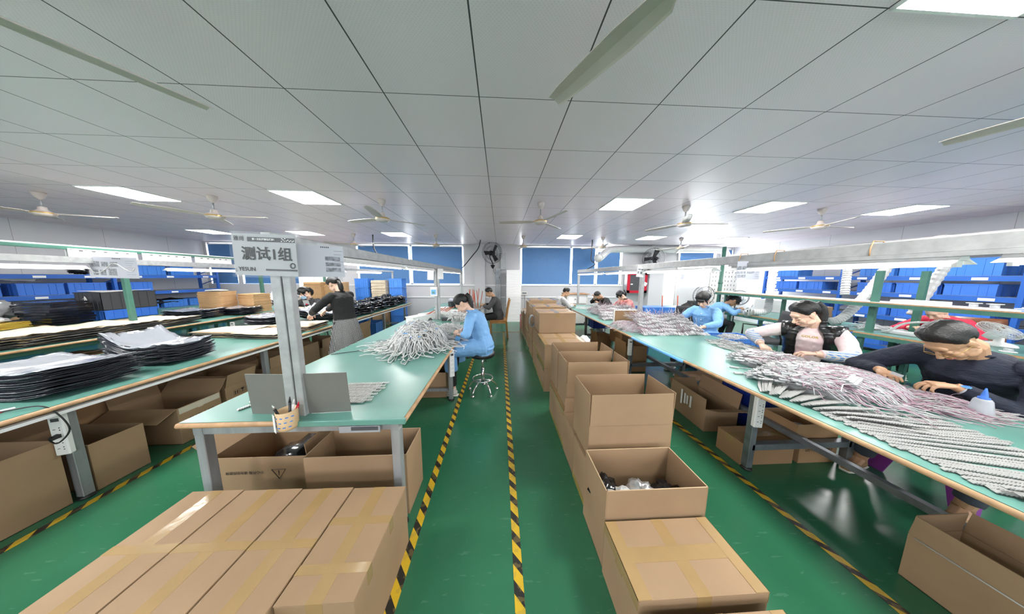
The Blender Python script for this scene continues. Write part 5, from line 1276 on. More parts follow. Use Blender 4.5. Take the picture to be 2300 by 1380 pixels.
one('white_connector', MB().cbox((-2.945, 1.45, .76), (.02, .05, .006), Matrix.Rotation(-.4, 3, 'Z')), 'white_plastic', 'small white connector at the end of the red wires', 'connector')
put_crate(3.32, 3.10, .50, .50, .36, .24, 'blue tub with white wires standing behind the right bench', None, 'crate_light_blue')
heap('cord_heap', 'white wire ends sticking out of the blue tub', (3.32, 3.10, 0), .2, .15, .05, 120, .003, ['cable_white', 'cable_grey'], (.08, .16), 51, .4, 'cord heap', base=.70)
one('side_table', MB().box(3.05, 3.6, 2.9, 3.3, .46, .495).box(3.07, 3.11, 2.92, 2.96, 0, .46).box(3.54, 3.58, 2.92, 2.96, 0, .46).box(3.07, 3.11, 3.24, 3.28, 0, .46).box(3.54, 3.58, 3.24, 3.28, 0, .46), 'bench_steel', 'low steel table carrying the blue tub', 'table')
put_crate(2.75, 4.55, .0, .4, .35, .25, 'blue crate on the floor below far part of the right bench', None, 'crate_light_blue')
# ---- seats
st = thing('round_stool', 'chrome footed round stool with black seat under the blue-coated woman', 'stool', (-.24, 3.06, 0))
MB().lathe([(0, .50), (.15, .50), (.165, .515), (.168, .54), (.16, .555), (.12, .56), (0, .562)], (-.24, 3.06, 0), 28).build('seat', 'black_rubber', st)
b = MB()
for r_ in (.05, .09, .13): b.tube([(-.24+r_*math.cos(a*PI/14), 3.06+r_*math.sin(a*PI/14), .562) for a in range(28)], .003, 4, closed=True)
b.build('seat_ring', 'black_rubber', st)
MB().cyl((-.24, 3.06, .12), (-.24, 3.06, .33), .022, 12).cyl((-.24, 3.06, .3), (-.24, 3.06, .5), .015, 12).build('gas_column', 'chrome', st)
MB().tube([(-.24+.135*math.cos(a*PI/16), 3.06+.135*math.sin(a*PI/16), .185) for a in range(32)], .009, 8, closed=True).build('foot_ring', 'chrome', st)
for k in range(5):
    a = 2*PI*k/5+.3; c_, s_ = math.cos(a), math.sin(a); X, Y = -.24, 3.06
    l = MB().tube([(X+.02*c_, Y+.02*s_, .16), (X+.10*c_, Y+.10*s_, .145), (X+.16*c_, Y+.16*s_, .10), (X+.195*c_, Y+.195*s_, .05), (X+.20*c_, Y+.20*s_, .015)], .011, 8).build('leg', 'chrome', st)
    MB().lathe([(0, 0), (.025, 0), (.022, .012), (.01, .02), (0, .02)], (X+.20*c_, Y+.20*s_, 0), 12).build('foot', 'chrome', l)
b = MB().tube([(-.23, 3.06, .49), (-.20, 3.0, .475), (-.19, 2.97, .45)], .006, 6); b.build('lever', 'black_rubber', st)
ch = thing('wooden_chair', 'orange wooden chair under the man in charcoal sweater', 'chair', (-.05, 6.05, 0))
MB().box(-.27, .17, 5.83, 6.27, .44, .465).build('seat', 'wood_orange', ch, .005)
for x, y, h in ((-.25, 5.85, .44), (-.25, 6.25, .44)): MB().cbox((x, y, h/2), (.035, .035, h)).build('leg', 'wood_orange', ch)
for y in (5.85, 6.25): MB().tube([(.19, y, 0), (.15, y, .45), (.19, y, .75), (.24, y, 1.0)], .02, 4, smooth=False).build('leg', 'wood_orange', ch)
bk = MB()
for z in (.60, .78, .95): bk.cbox((.155+.09*(z-.45)*1.6, 6.05, z), (.02, .4, .05))
for y in (5.95, 6.05, 6.15): bk.beam((.17, y, .6), (.235, y, .95), .015, .03)
bk.build('backrest', 'wood_orange', ch); MB().box(-.25, .15, 5.85, 5.87, .38, .44).box(-.25, .15, 6.23, 6.25, .38, .44).build('apron', 'wood_orange', ch)
def simple_stool(x, y, label, h=.45, m='black_rubber'):
    t = thing('stool', label, 'stool', (x, y, 0)); MB().box(x-.16, x+.16, y-.16, y+.16, h-.035, h).build('seat', m, t, .01)
    for a in (-.13, .13):
        for c_ in (-.13, .13): MB().beam((x+a*1.15, y+c_*1.15, 0), (x+a, y+c_, h-.03), .025, .025).build('leg', 'bench_steel' if m != 'purple' else m, t)
    return t
ps = thing('plastic_stool', 'purple plastic stool under the navy-clad man', 'stool', (3.32, 1.42, 0))
b = MB(); w_ = .19; hh = .44
for sx_ in (-1, 1):
    for sy_ in (-1, 1):
        b.add([(3.32+sx_*w_*1.15, 1.42+sy_*w_*1.15, 0), (3.32+sx_*w_*.75, 1.42+sy_*w_*1.15, 0), (3.32+sx_*w_*.35, 1.42+sy_*w_, hh*.72), (3.32+sx_*w_*.85, 1.42+sy_*w_*.85, hh)], [(0, 1, 2, 3)])
        b.add([(3.32+sx_*w_*1.15, 1.42+sy_*w_*1.15, 0), (3.32+sx_*w_*1.15, 1.42+sy_*w_*.75, 0), (3.32+sx_*w_, 1.42+sy_*w_*.35, hh*.72), (3.32+sx_*w_*.85, 1.42+sy_*w_*.85, hh)], [(0, 1, 2, 3)])
    b.quad((3.32+sx_*w_, 1.42-w_*.35, hh*.72), (3.32+sx_*w_, 1.42+w_*.35, hh*.72), (3.32+sx_*w_*.85, 1.42+w_*.85, hh), (3.32+sx_*w_*.85, 1.42-w_*.85, hh)); b.quad((3.32-w_*.35, 1.42+sx_*w_, hh*.72), (3.32+w_*.35, 1.42+sx_*w_, hh*.72), (3.32+w_*.85, 1.42+sx_*w_*.85, hh), (3.32-w_*.85, 1.42+sx_*w_*.85, hh))
o = b.build('stool_shell', 'purple', ps); so = o.modifiers.new('solid', 'SOLIDIFY'); so.thickness = .008
MB().box(3.32-w_*.86, 3.32+w_*.86, 1.42-w_*.86, 1.42+w_*.86, hh-.004, hh+.012).build('seat', 'purple', ps, .01)
simple_stool(3.38, 2.28, 'square stool under the woman in the black vest'); simple_stool(3.38, 3.66, 'square stool under the right blue-coated woman')
simple_stool(3.28, 5.9, 'square stool under the pink-dressed woman'); simple_stool(3.0, 6.9, 'square stool under the black-clad man'); simple_stool(1.58, 6.2, 'square stool under the grey-clad man')
simple_stool(-4.33, 5.62, 'square stool under the masked woman')
def office_chair(x, y, rz, label, m='black_metal', bm='mesh_black'):
    t = thing('office_chair', label, 'chair', (0, 0, 0))
    MB().box(-.24, .24, -.23, .24, .44, .50).build('seat', bm, t, .02, 2)
    b = MB(); vs = []; fs = []
    for i in range(7):
        for j in range(7):
            u = i/6*2-1; v = j/6; vs.append((u*(.23-.03*v*v), .25+.06*v+.05*(1-u*u)*-1+.03, .58+.42*v))
    for i in range(6):
        for j in range(6): a = i*7+j; fs.append((a, a+7, a+8, a+1))
    b.add(vs, fs, True); o = b.build('backrest', bm, t); s_ = o.modifiers.new('solid', 'SOLIDIFY'); s_.thickness = .02
    MB().tube([(0, .1, .42), (0, .3, .46), (0, .33, .7)], .02, 8).build('back_frame', m, t)
    for sx_ in (-1, 1): MB().tube([(sx_*.24, .15, .46), (sx_*.29, .12, .55), (sx_*.29, .08, .68), (sx_*.28, -.14, .70), (sx_*.26, -.15, .50)], .014, 8).build('armrest', m, t)
    MB().cyl((0, 0, .10), (0, 0, .44), .028, 12).build('column', m, t)
    for k in range(5):
        a = 2*PI*k/5; l = MB().beam((0, 0, .11), (.27*math.cos(a), .27*math.sin(a), .07), .04, .03).build('leg', m, t); MB().ell((.27*math.cos(a), .27*math.sin(a), .028), (.028, .02, .028)).build('caster', m, l)
    t.location = (x, y, 0); t.rotation_euler = (0, 0, rz); return t
office_chair(4.65, 3.85, -2.0, 'black mesh office chair standing empty behind the woman in the vest')
office_chair(3.95, 4.65, 2.4, 'black office chair draped with a jacket between the blue-coated women')
office_chair(6.75, 2.95, -1.2, 'brown leather office chair behind the red-dressed worker', 'black_metal', 'brown_leather')
office_chair(5.0, 5.75, 2.6, 'dark office chair under the leaning blue-coated woman')
one('jacket', lump(MB(), (4.05, 4.78, .78), (.24, .14, .22), 8, .55, 22, 14, 3), 'cloth_black', 'black jacket with white lining hung over the office chair', 'jacket')
one('jacket_lining', lump(MB(), (3.92, 4.66, .72), (.07, .05, .16), 9, .5), 'white_bag', 'white lining showing from the hung black jacket', 'lining')
# ---- on the far right bench
def hose(p, r, label, z1=1.72):
    pts = smooth_path(p, 16); b = MB(); rs = []; out = []
    for i, q in enumerate(pts): out.append(q); rs.append(r*(1.0 if i % 2 else .86))
    b.tube(out, rs, 14, False, True); return one('fume_hose', b, 'duct_hose', label, 'hose')
hose([(5.55, 4.55, 2.0), (5.50, 4.5, 1.5), (5.45, 4.45, 1.05), (5.38, 4.42, .90), (5.20, 4.50, .87)], .062, 'ribbed white fume hose left of the brown carton on the far right bench')
hose([(7.85, 4.3, 2.2), (7.2, 4.3, 2.12), (6.75, 4.25, 1.9), (6.65, 4.2, 1.6), (6.60, 4.15, 1.25)], .06, 'ribbed white fume hose hanging in front of the right rack')
hose([(6.05, 3.35, 2.0), (5.92, 3.38, 1.6), (5.72, 3.42, 1.2), (5.52, 3.46, .92), (5.42, 3.52, .86)], .062, 'slanting ribbed white fume hose just left of the green posts')
hose([(6.75, 3.2, 2.0), (6.62, 3.24, 1.6), (6.45, 3.3, 1.0)], .058, 'ribbed white fume hose right of the green posts')
for i, (x, y, a) in enumerate(((5.15, 4.55, .6), (5.25, 3.75, .5))):
    t = thing('fume_hood', f'small pale fume hood nozzle on the far right bench, {["farther", "nearer"][i]} one', 'fume hood', (x, y, .802))
    b = MB(); b.T = Matrix.Translation((x, y, .88)) @ Matrix.Rotation(a, 4, 'Z'); b.lathe([(.10, -.12), (.06, .0), (.05, .10), (.045, .1), (.055, 0), (.095, -.12)], rot=Matrix.Rotation(-1.2, 3, 'Y'), n=16); b.build('hood_cone', 'pvc', t)
    MB().tube(smooth_path([(x-.05, y-.05, .80), (x-.10, y-.10, .95), (x-.05, y-.10, 1.04), (x, y-.05, .98)]), .012, 8).build('gooseneck', 'pvc', t)
def benchbox(x, y, sx, sy, h, m, nm, label, cat, z=.802, bev=.004, rz=0):
    return one(nm, MB().cbox((x, y, z+h/2), (sx, sy, h), Matrix.Rotation(rz, 3, 'Z')), m, label, cat, bev=bev)
benchbox(5.72, 3.98, .30, .36, .26, 'card', 'carton', 'brown carton standing open faced right of the left fume hose', 'carton')
benchbox(5.36, 4.86, .12, .28, .045, 'galvanised', 'solder_station', 'low grey box in front of the leaning blue-coated woman', 'device')
benchbox(5.38, 4.66, .16, .12, .08, 'black_plastic', 'solder_station', 'black box beside the left fume hood', 'device')
benchbox(5.60, 3.65, .2, .18, .10, 'black_plastic', 'solder_station', 'black solder station behind the head of the woman in the vest', 'device')
benchbox(5.42, 3.95, .14, .2, .05, 'galvanised', 'metal_tray', 'grey metal tray behind the head of the woman in the vest', 'tray')
benchbox(5.55, 2.85, .2, .32, .035, 'white_plastic', 'paper_stack', 'white papers in front of the red-dressed worker', 'papers')
for k in range(5): benchbox(5.62+jit(.01), 2.62+jit(.01), .2, .28, .012, 'galvanised', 'metal_plate', 'grey metal plate in the stack by the red-dressed worker', 'plate', .803+.0125*k, 0, jit(.1)); 
for o in [o for o in COL.objects if o.name.startswith('metal_plate')]: o['group'] = 'metal plates by the red-dressed worker'
one('gooseneck_tool', MB().tube(smooth_path([(5.45, 2.95, .81), (5.5, 2.85, .96), (5.6, 2.65, 1.0), (5.62, 2.48, .93), (5.6, 2.42, .82)]), .013, 8), 'pvc', 'curved grey gooseneck arching over the plates by the red-dressed worker', 'tool')
heap('cord_heap', 'crumpled clear bag heap at the base of the green posts', (5.72, 3.25, 0), .2, .2, .07, 30, .004, ['clear_bag'], (.1, .2), 61, .4, 'bag heap', base=.80)
fn = thing('desk_fan', 'white caged desk fan tilted up beside the red-dressed worker', 'fan', (5.72, 2.30, .802))
T = Matrix.Translation((5.62, 2.30, .99)) @ Euler((math.radians(-62), math.radians(-14), .3)).to_matrix().to_4x4()
b = MB(); b.T = T
for rr_, yy in ((.135, 0), (.131, -.02), (.106, -.032), (.078, -.036), (.05, -.038), (.131, .02)): b.tube([(rr_*math.cos(a*PI/16), yy, rr_*math.sin(a*PI/16)) for a in range(32)], .0035 if yy == 0 else .002, 4, closed=True)
for k in range(40):
    a = 2*PI*k/40; ca, sa = math.cos(a), math.sin(a); b.tube([(.02*ca, -.038, .02*sa), (.106*ca, -.032, .106*sa), (.131*ca, -.02, .131*sa), (.135*ca, 0, .135*sa), (.131*ca, .02, .131*sa), (.03*ca, .035, .03*sa)], .0014, 3, cap=False)
b.build('fan_cage', 'white_plastic', fn)
for k in range(3):
    q = MB(); q.T = T @ Matrix.Rotation(2*PI*k/3, 4, 'Y'); q.quad((-.015, .0, .015), (.035, .008, .02), (.055, .012, .105), (-.03, -.01, .10), .002); q.build('blade', 'frosted', fn)
b = MB(); b.T = T; b.cyl((0, .02, 0), (0, .11, 0), .04, 14); b.build('motor_housing', 'white_plastic', fn)
MB().lathe([(0, .802), (.11, .802), (.10, .825), (.03, .85), (.025, .95), (0, .95)], (5.72, 2.33, 0), 18).build('base', 'white_plastic', fn)
def spool(x, y, z, label):
    t = thing('wire_spool', label, 'spool', (x, y, z)); MB().cyl((x, y, z), (x, y, z+.006), .045, 20).cyl((x, y, z+.05), (x, y, z+.056), .045, 20).build('flange', 'white_plastic', t); MB().cyl((x, y, z+.006), (x, y, z+.05), .026, 16).build('core', 'silver_bag', t)
spool(5.35, 2.36, 1.24, 'white wire spool on the long shelf, left of the pair'); spool(5.36, 2.25, 1.24, 'white wire spool on the long shelf, right of the pair'); spool(5.35, 2.12, .802, 'white wire spool on the bench below the tilted desk fan')
benchbox(5.38, 2.72, .22, .34, .045, 'white_plastic', 'white_box', 'white flat box on the long shelf before the red-dressed worker', 'box', 1.24)
for k in range(6): benchbox(5.4+jit(.02), 1.95+jit(.02), .2, .3, .006, 'white_plastic' if k % 2 else 'crate_light_blue', 'document_folder', f'paper folder in the fanned pile on the long shelf' , 'folder', 1.24+.0065*k, 0, jit(.35))
for o in [o for o in COL.objects if o.name.startswith('document_folder')]: o['group'] = 'folders on the long shelf'
benchbox(5.45, 1.75, .3, .4, .03, 'white_plastic', 'paper_stack', 'white papers at the right frame edge on the far bench', 'papers')
one('cable_bundle', MB().tube(smooth_path([(5.3, 2.7, .72), (5.25, 2.6, .6), (5.3, 2.4, .5), (5.4, 2.3, .4)]), .012, 6).tube(smooth_path([(5.3, 2.75, .72), (5.22, 2.55, .62), (5.28, 2.3, .55), (5.4, 2.2, .4)]), .010, 6), 'cable_grey', 'grey cables hanging under the far right bench', 'cable')
one('foam_box', MB().box(6.35, 7.15, 4.9, 5.5, .78, 1.05), 'white_bag', 'big white foam block bundle in front of the right rack', 'foam')
one('foam_table', MB().box(6.3, 7.2, 4.85, 5.55, .74, .78).box(6.33, 6.38, 4.9, 4.95, 0, .74).box(7.1, 7.15, 4.9, 4.95, 0, .74), 'bench_steel', 'steel table carrying the white foam block', 'table')
# pegboard with hooks near right corner
pb = thing('pegboard', 'white pegboard with rows of small tools near the right corner', 'pegboard', (7.6, 7.45, .4))
MB().box(6.95, 7.9, 7.45, 7.47, .45, 1.95).build('board', 'off_white', pb)
for x in (6.97, 7.88): MB().box(x-.02, x+.02, 7.47, 7.50, 0, 1.95).build('leg', 'aluminium', pb)
b = MB()
for i in range(8):
    for j in range(9): b.cbox((7.02+.11*i+jit(.01), 7.44, .62+.14*j+jit(.01)), (.014, .012, .05))
b.build('hanging_tools', 'bench_steel', pb, 0)['kind'] = 'stuff'
MB().cbox((7.25, 7.435, 1.15), (.06, .01, .18)).build('brown_card', 'card', pb)
# baskets
def basket(x, y, r, h, label, z=0):
    t = thing('basket', label, 'basket', (x, y, z)); b = MB()
    for k in range(28):
        a = 2*PI*k/28; b.tube([(x+r*.8*math.cos(a), y+r*.8*math.sin(a), z), (x+r*math.cos(a), y+r*math.sin(a), z+h)], .006, 4)
    for q in (0, .35, .7, 1): b.tube([(x+r*(.8+.2*q)*math.cos(a*PI/12), y+r*(.8+.2*q)*math.sin(a*PI/12), z+h*q) for a in range(24)], .009, 6, closed=True)
    b.build('basket_body', 'yellow_basket', t); MB().lathe([(0, z+h*.5), (r*.9, z+h*.6), (r*1.02, z+h*1.02), (r*1.05, z+h*.8)], (x, y, 0), 20).build('liner_bag', 'film_black', t)
basket(4.45, 3.9, .17, .26, 'yellow basket with black liner on the floor left of the vest', .25); basket(4.25, 2.55, .17, .28, 'yellow basket with black liner behind the woman in the vest')
one('box_under_basket', MB().box(4.25, 4.65, 3.7, 4.1, 0, .245), 'bench_steel', 'grey box under the farther yellow basket', 'box')
# standing fans
def stand_fan(x, y, z, rz, label, r=.20):
    t = thing('stand_fan', label, 'fan', (x, y, 0)); T = Matrix.Translation((x, y, z)) @ Matrix.Rotation(rz, 4, 'Z'); b = MB(); b.T = T
    for rr_, yy in ((r, 0), (r*.9, -.05), (r*.5, -.07), (r*.95, .04)): b.tube([(rr_*math.cos(a*PI/14), yy, rr_*math.sin(a*PI/14)) for a in range(28)], .004, 4, closed=True)
    for k in range(24):
        a = 2*PI*k/24; ca, sa = math.cos(a), math.sin(a); b.tube([(.03*ca, -.075, .03*sa), (r*.9*ca, -.05, r*.9*sa), (r*ca, 0, r*sa), (r*.95*ca, .04, r*.95*sa), (.04*ca, .07, .04*sa)], .0015, 3, cap=False)
    b.build('fan_cage', 'grey_plastic', t)
    for k in range(3):
        q = MB(); q.T = T @ Matrix.Rotation(2*PI*k/3, 4, 'Y'); q.quad((-.02, -.01, .02), (.05, .0, .04), (.09, .01, r*.8), (-.05, -.02, r*.78), .002); q.build('blade', 'frosted', t)
    b = MB(); b.T = T; b.cyl((0, -.05, 0), (0, .02, 0), .035, 12).cyl((0, .03, 0), (0, .15, 0), .05, 12, .035); b.build('motor_housing', 'black_plastic', t)
    MB().cyl((x, y+.08, .03), (x, y+.08, z), .014, 10).build('pole', 'black_metal', t); MB().cyl((x, y+.08, 0), (x, y+.08, .03), .17, 20).build('base', 'black_metal', t)
stand_fan(4.55, 5.0, 1.17, -.1, 'standing fan right behind the right blue-coated woman', .22); stand_fan(6.35, 5.9, 1.04, -.9, 'standing fan behind the leaning blue-coated woman')
# fire box and other far things
fbx = thing('fire_hose_box', 'red framed fire hose box with glass door on the back wall pillar', 'fire box', (4.98, YB-.3, 1.37))
MB().box(4.64, 5.34, YB-.30, YB, 1.02, 1.72).build('box_body', 'galvanised', fbx)
b = MB()
for q in ((4.62, 4.72, 1.0, 1.74), (5.26, 5.36, 1.0, 1.74), (4.62, 5.36, 1.0, 1.09), (4.62, 5.36, 1.66, 1.74)): b.box(q[0], q[1], YB-.33, YB-.30, q[2], q[3])
b.build('door_frame', 'red_paint', fbx); MB().box(4.72, 5.26, YB-.305, YB-.301, 1.09, 1.66).build('glass_pane', 'grey_plastic', fbx)
MB().box(5.08, 5.22, YB-.309, YB-.305, 1.15, 1.33).box(4.76, 4.84, YB-.309, YB-.305, 1.30, 1.34).build('white_tag', 'white_plastic', fbx); MB().cbox((5.28, YB-.335, 1.33), (.13, .004, .13), Matrix.Rotation(.5, 3, 'Y')).build('paper_note', 'white_plastic', fbx)
dc = thing('drawer_cabinet', 'small white drawer cabinet with wooden top beside the grey-clad man', 'cabinet', (2.5, 7.75, 0))
MB().box(2.2, 2.9, 7.6, 8.1, 0, 1.0).build('cabinet_body', 'off_white', dc); MB().box(2.15, 2.95, 7.55, 8.12, 1.0, 1.02).build('top', 'wood_orange', dc)
MB().box(2.25, 2.85, 7.585, 7.6, .70, .97).build('drawer', 'white_paint', dc); MB().cyl((2.48, 7.57, .84), (2.48, 7.585, .84), .02, 12).build('lock', 'bench_steel', dc)
mt = thing('wall_meter', 'small grey meter box on the back wall right of the wrapped cabinet', 'meter', (.88, YB-.04, .96)); MB().box(.78, 1.0, YB-.06, YB, .90, 1.02).build('casing', 'off_white', mt); MB().box(.81, .97, YB-.064, YB-.06, .94, 1.0).build('display', 'bench_steel', mt)
MB().tube([(.9, YB-.05, .9), (.92, YB-.04, .6), (.9, YB-.05, .2)], .008, 6).build('cord', 'black_rubber', mt)
for i, x in enumerate((4.05, 4.45)): one('red_stick', MB().cyl((x, 5.6, .6), (x-.01, 5.62, 1.12), .012, 6), 'red_stick', f'upright red stick rising behind the module heap, {["left", "right"][i]} one', 'stick')
one('parts_rack', MB().box(3.5, 4.7, 5.45, 5.85, .0, .84), 'crate_light_blue', 'blue crates block behind the module heap', 'crate')
one('paper_note', MB().box(6.9, 7.05, YB+.035, YB+.04, 1.5, 1.7), 'sign_pale', 'pale notice stuck on the bright window near the right corner', 'notice')
# ------------------------------------------------------------ people
from mathutils.bvhtree import BVHTree
TS = bpy.data.scenes.new('tmp')
def bake(o, voxel, smooth=3, fac=.5, disp=0, dscale=.2):
    r = o.modifiers.new('r', 'REMESH'); r.mode = 'VOXEL'; r.voxel_size = voxel; r.use_smooth_shade = True
    if smooth: s_ = o.modifiers.new('s', 'SMOOTH'); s_.factor = fac; s_.iterations = smooth
    TS.collection.objects.link(o)
    with bpy.context.temp_override(scene=TS, view_layer=TS.view_layers[0]):
        dg = bpy.context.evaluated_depsgraph_get(); me = bpy.data.meshes.new_from_object(o.evaluated_get(dg))
    TS.collection.objects.unlink(o); o.modifiers.clear()
    if disp:
        nv = len(me.vertices); co = [v.co.copy() for v in me.vertices]; no = [v.normal.copy() for v in me.vertices]; out = []
        for p, q in zip(co, no): out.extend(p + q*disp*(noise.noise(p/dscale) + .6*noise.noise(p/(dscale*.45))))
        me.vertices.foreach_set('co', out); me.update()
    mats = [m for m in o.data.materials]; old = o.data; o.data = me
    me.materials.clear()
    for m in mats: me.materials.append(m)
    me.polygons.foreach_set('use_smooth', [True]*len(me.polygons)); bpy.data.meshes.remove(old); return o
def hand(mb, Wp, d, n, s_, curl=.5, sc=1.0, pinch=False):
    d = Vector(d).normalized(); n = Vector(n); n = (n-d*n.dot(d)).normalized(); s_ = Vector(s_); s_ = (s_-d*s_.dot(d)-n*s_.dot(n)).normalized(); Wp = Vector(Wp)
    mb.tube([Wp-d*.03*sc, Wp, Wp+d*.03*sc, Wp+d*.06*sc, Wp+d*.088*sc, Wp+d*.096*sc], [.024*sc, .025*sc, .034*sc, .039*sc, .038*sc, .026*sc], 12, flat=(1, .46), up=n)
    for i, (o_, L) in enumerate(((.030, .066), (.0105, .076), (-.0095, .070), (-.0285, .055))):
        p = Wp+d*(.084-.006*abs(i-1.2))*sc+s_*o_*sc; dd = (d+s_*(.09*(1.5-i))).normalized(); pts = [p]; c_ = curl*(1+.12*i); ax_ = n.cross(dd)
        for k, fr in enumerate((.46, .30, .24)):
            dd = (dd*math.cos(c_*(.7 if k == 0 else .85)) - n*math.sin(c_*(.7 if k == 0 else .85))); 
            dd.normalize(); n2 = n; pts.append(pts[-1]+dd*L*fr*sc); n = (n-dd*n.dot(dd)).normalized()
        n = Vector(n); mb.tube(pts, [.0092*sc, .0088*sc, .0080*sc, .0062*sc], 8); mb.ell(pts[-1], .0064*sc, n=8, m=6)
        n = (Vector(n2)-d*Vector(n2).dot(d)).normalized() if False else ax_.cross(d)*-1 if False else (s_.cross(d) if (s_.cross(d)).dot(n) > 0 or True else n)
        n = s_.cross(d); n = n if n.dot(hand.n0) > 0 else -n
    p = Wp+d*.022*sc+s_*.026*sc; a = (d*.62+s_*.70-n*.30).normalized(); b_ = (d*.92+s_*.15-n*.35).normalized()
    mb.tube([p-s_*.012*sc, p+a*.034*sc, p+a*.034*sc+b_*.030*sc, p+a*.034*sc+b_*.052*sc], [.016*sc, .012*sc, .0105*sc, .0075*sc], 8)
    mb.ell(p+a*.034*sc+b_*.052*sc, .0078*sc, n=8, m=6)
hand.n0 = Vector((0, 0, 1))
def ik(S, Wp, L1, L2, pole):
    S, Wp = Vector(S), Vector(Wp); v = Wp-S; D = min(v.length, (L1+L2)*.995); v = v.normalized(); a = (L1*L1-L2*L2+D*D)/(2*D); h = math.sqrt(max(0, L1*L1-a*a))
    p = Vector(pole); p = (p-v*p.dot(v)).normalized(); return S+v*a+p*h, S+v*D
def person(label, x, y, head_z=None, heading=(-1, 0), seat=.45, lean=15, hpitch=40, hyaw=0, hroll=0, hands=None, skin='skin_pale', hair='hair_black', style='pony',
           top='cloth_coat', legs='cloth_black_trousers', shoe='shoe_white', vox=.006, sh=.165, coat=False, feet=None, stand=False, sc=1.0, sleeve_end=.85, hunch=.5, extra=None,
           belly=1.0, neck=.105, hz_off=0, palm=(0, 0, 1), curl=.55, knee_out=.10, top_parts=True, turn=0, drape=0, pdown=.45):
    F = Vector((*heading, 0)).normalized(); U = Vector((0, 0, 1)); Rr = F.cross(U)
    t = thing('person', label, 'person', (x, y, 0))
    hz = (seat+.10 if not stand else .86*sc)+hz_off; Pv = Vector((x, y, hz)); la = math.radians(lean)
    t1 = (U*math.cos(la*.7)+F*math.sin(la*.7)); t2 = (U*math.cos(la*(1+hunch*.6))+F*math.sin(la*(1+hunch*.6)))
    if turn: Rt = Matrix.Rotation(math.radians(turn), 3, 'Z'); Rs = Rt @ Rr; Fs = Rt @ F
    else: Rs = Rr; Fs = F
    C1 = Pv+t1*.13*sc; C2 = C1+t1*.13*sc; C3 = C2+t2*.13*sc; N = C3+t2*.10*sc
    nd = (t2*.55+U*.35+Fs*.35).normalized(); NT = N+nd*neck*.75*sc
    # head frame
    hp = math.radians(hpitch); base = Matrix((Rs, Fs, U)).transposed()
    HR = base @ Matrix.Rotation(math.radians(hyaw), 3, 'Z') @ Matrix.Rotation(-hp, 3, 'X') @ Matrix.Rotation(math.radians(hroll), 3, 'Y')
    hs = sc*1.0
    HC = NT + (HR @ Vector((0, .03, .085)))*hs
    HM = Matrix.Translation(HC) @ (HR*hs).to_4x4()
    b = MB(); b.use(skin)
    up = Fs
    b.tube([Pv-U*.08, Pv, C1, C2, C3, N-t2*.02, N+t2*.01], [.13*sc, .155*sc, .125*sc, .135*sc, .150*sc, .10*sc, .05*sc], 14, flat=(1, .68), up=F)
    b.tube([N-t2*.04, NT, HC+HR @ Vector((0, -.025, -.03))*hs], [.056*sc, .050*sc, .052*sc], 12)
    # head
    b.T = HM
    b.ell((0, -.015, .035), (.075, .093, .084), n=20, m=14); b.ell((0, .018, -.025), (.061, .066, .080), n=18, m=12)
    b.ell((0, .045, -.078), (.034, .034, .026), n=12, m=8); b.ell((0, .068, .035), (.050, .018, .026), n=12, m=8)
    for s_ in (-1, 1):
        b.ell((s_*.034, .058, -.025), (.024, .022, .026), n=12, m=8); b.ell((s_*.030, .070, .006), (.0165, .0125, .0105), n=12, m=8)
        b.ell((s_*.044, .012, -.062), (.022, .038, .024), n=12, m=8)
        b.ell((s_*.074, -.008, -.004), (.008, .019, .030), Matrix.Rotation(s_*.35, 3, 'Z'), n=10, m=8); b.ell((s_*.076, -.006, -.026), (.007, .010, .012), n=8, m=6)
        b.ell((s_*.010, .088, -.026), (.0075, .008, .006), n=8, m=6)
    b.tube([(0, .076, .020), (0, .092, -.001), (0, .107, -.020), (0, .098, -.031)], [.008, .010, .0125, .010], 8)
    b.ell((0, .084, -.050), (.021, .010, .0055), n=12, m=6); b.ell((0, .082, -.060), (.017, .010, .006), n=12, m=6)
    b.T = None
    # arms
    EL = []; hands = hands or [None, None]
    for i, s_ in enumerate((-1, 1)):
        S = N-t2*.055*sc+Rs*s_*sh*sc; Hd = hands[i]
        Wt = Vector(Hd[0]) if Hd else Pv+F*.30+Rr*s_*.12+U*.12
        pole = -U*pdown+Rr*s_*.85-F*.15
        E_, Wq = ik(S, Wt, .275*sc, .245*sc, pole); fd = (Wq-E_).normalized(); hd = Vector(Hd[1]).normalized() if Hd and len(Hd) > 1 else (fd+Vector((0, 0, -.1))).normalized()
        b.tube([S-Rs*s_*.06-t2*.02, S, S+(E_-S)*.45, E_], [.055*sc, .052*sc, .044*sc, .037*sc], 12); b.ell(E_, .037*sc)
        b.tube([E_, E_+fd*.08, E_+fd*.17, Wq], [.037*sc, .038*sc, .030*sc, .025*sc], 12)
        pn = Vector(palm) if not isinstance(palm, list) else Vector(palm[i]); sd = hd.cross(pn)*s_ * -1; hand.n0 = pn
        if sd.dot(-Rs*s_) < 0: sd = -sd
        hand(b, Wq, hd, pn, sd, curl, sc)
        EL.append((S, E_, Wq, fd))
    # legs
    LG = []
    for i, s_ in enumerate((-1, 1)):
        Hp = Pv+Rr*s_*.085*sc
        if stand: K = Pv+Rr*s_*.09-U*.40*sc+F*.02; A = Vector((K.x, K.y, .08))-F*.03+Rr*s_*.01
        else:
            K = Hp+F*.40*sc+Rr*s_*knee_out+U*(.0); K.z = max(seat+.05, .30); A = K-F*.08; A.z = .09
            if feet: A = Vector(feet[i]); 
        b.tube([Hp, Hp+(K-Hp)*.5, K], [.082*sc, .070*sc, .052*sc], 12); b.ell(K, .053*sc); b.tube([K, K+(A-K)*.35, A], [.052*sc, .050*sc, .034*sc], 12)
        b.tube([A+U*0, A+F*.08-U*.04, A+F*.15-U*.055], [.034*sc, .032*sc, .024*sc], 8, flat=(1, .7)); LG.append((Hp, K, A))
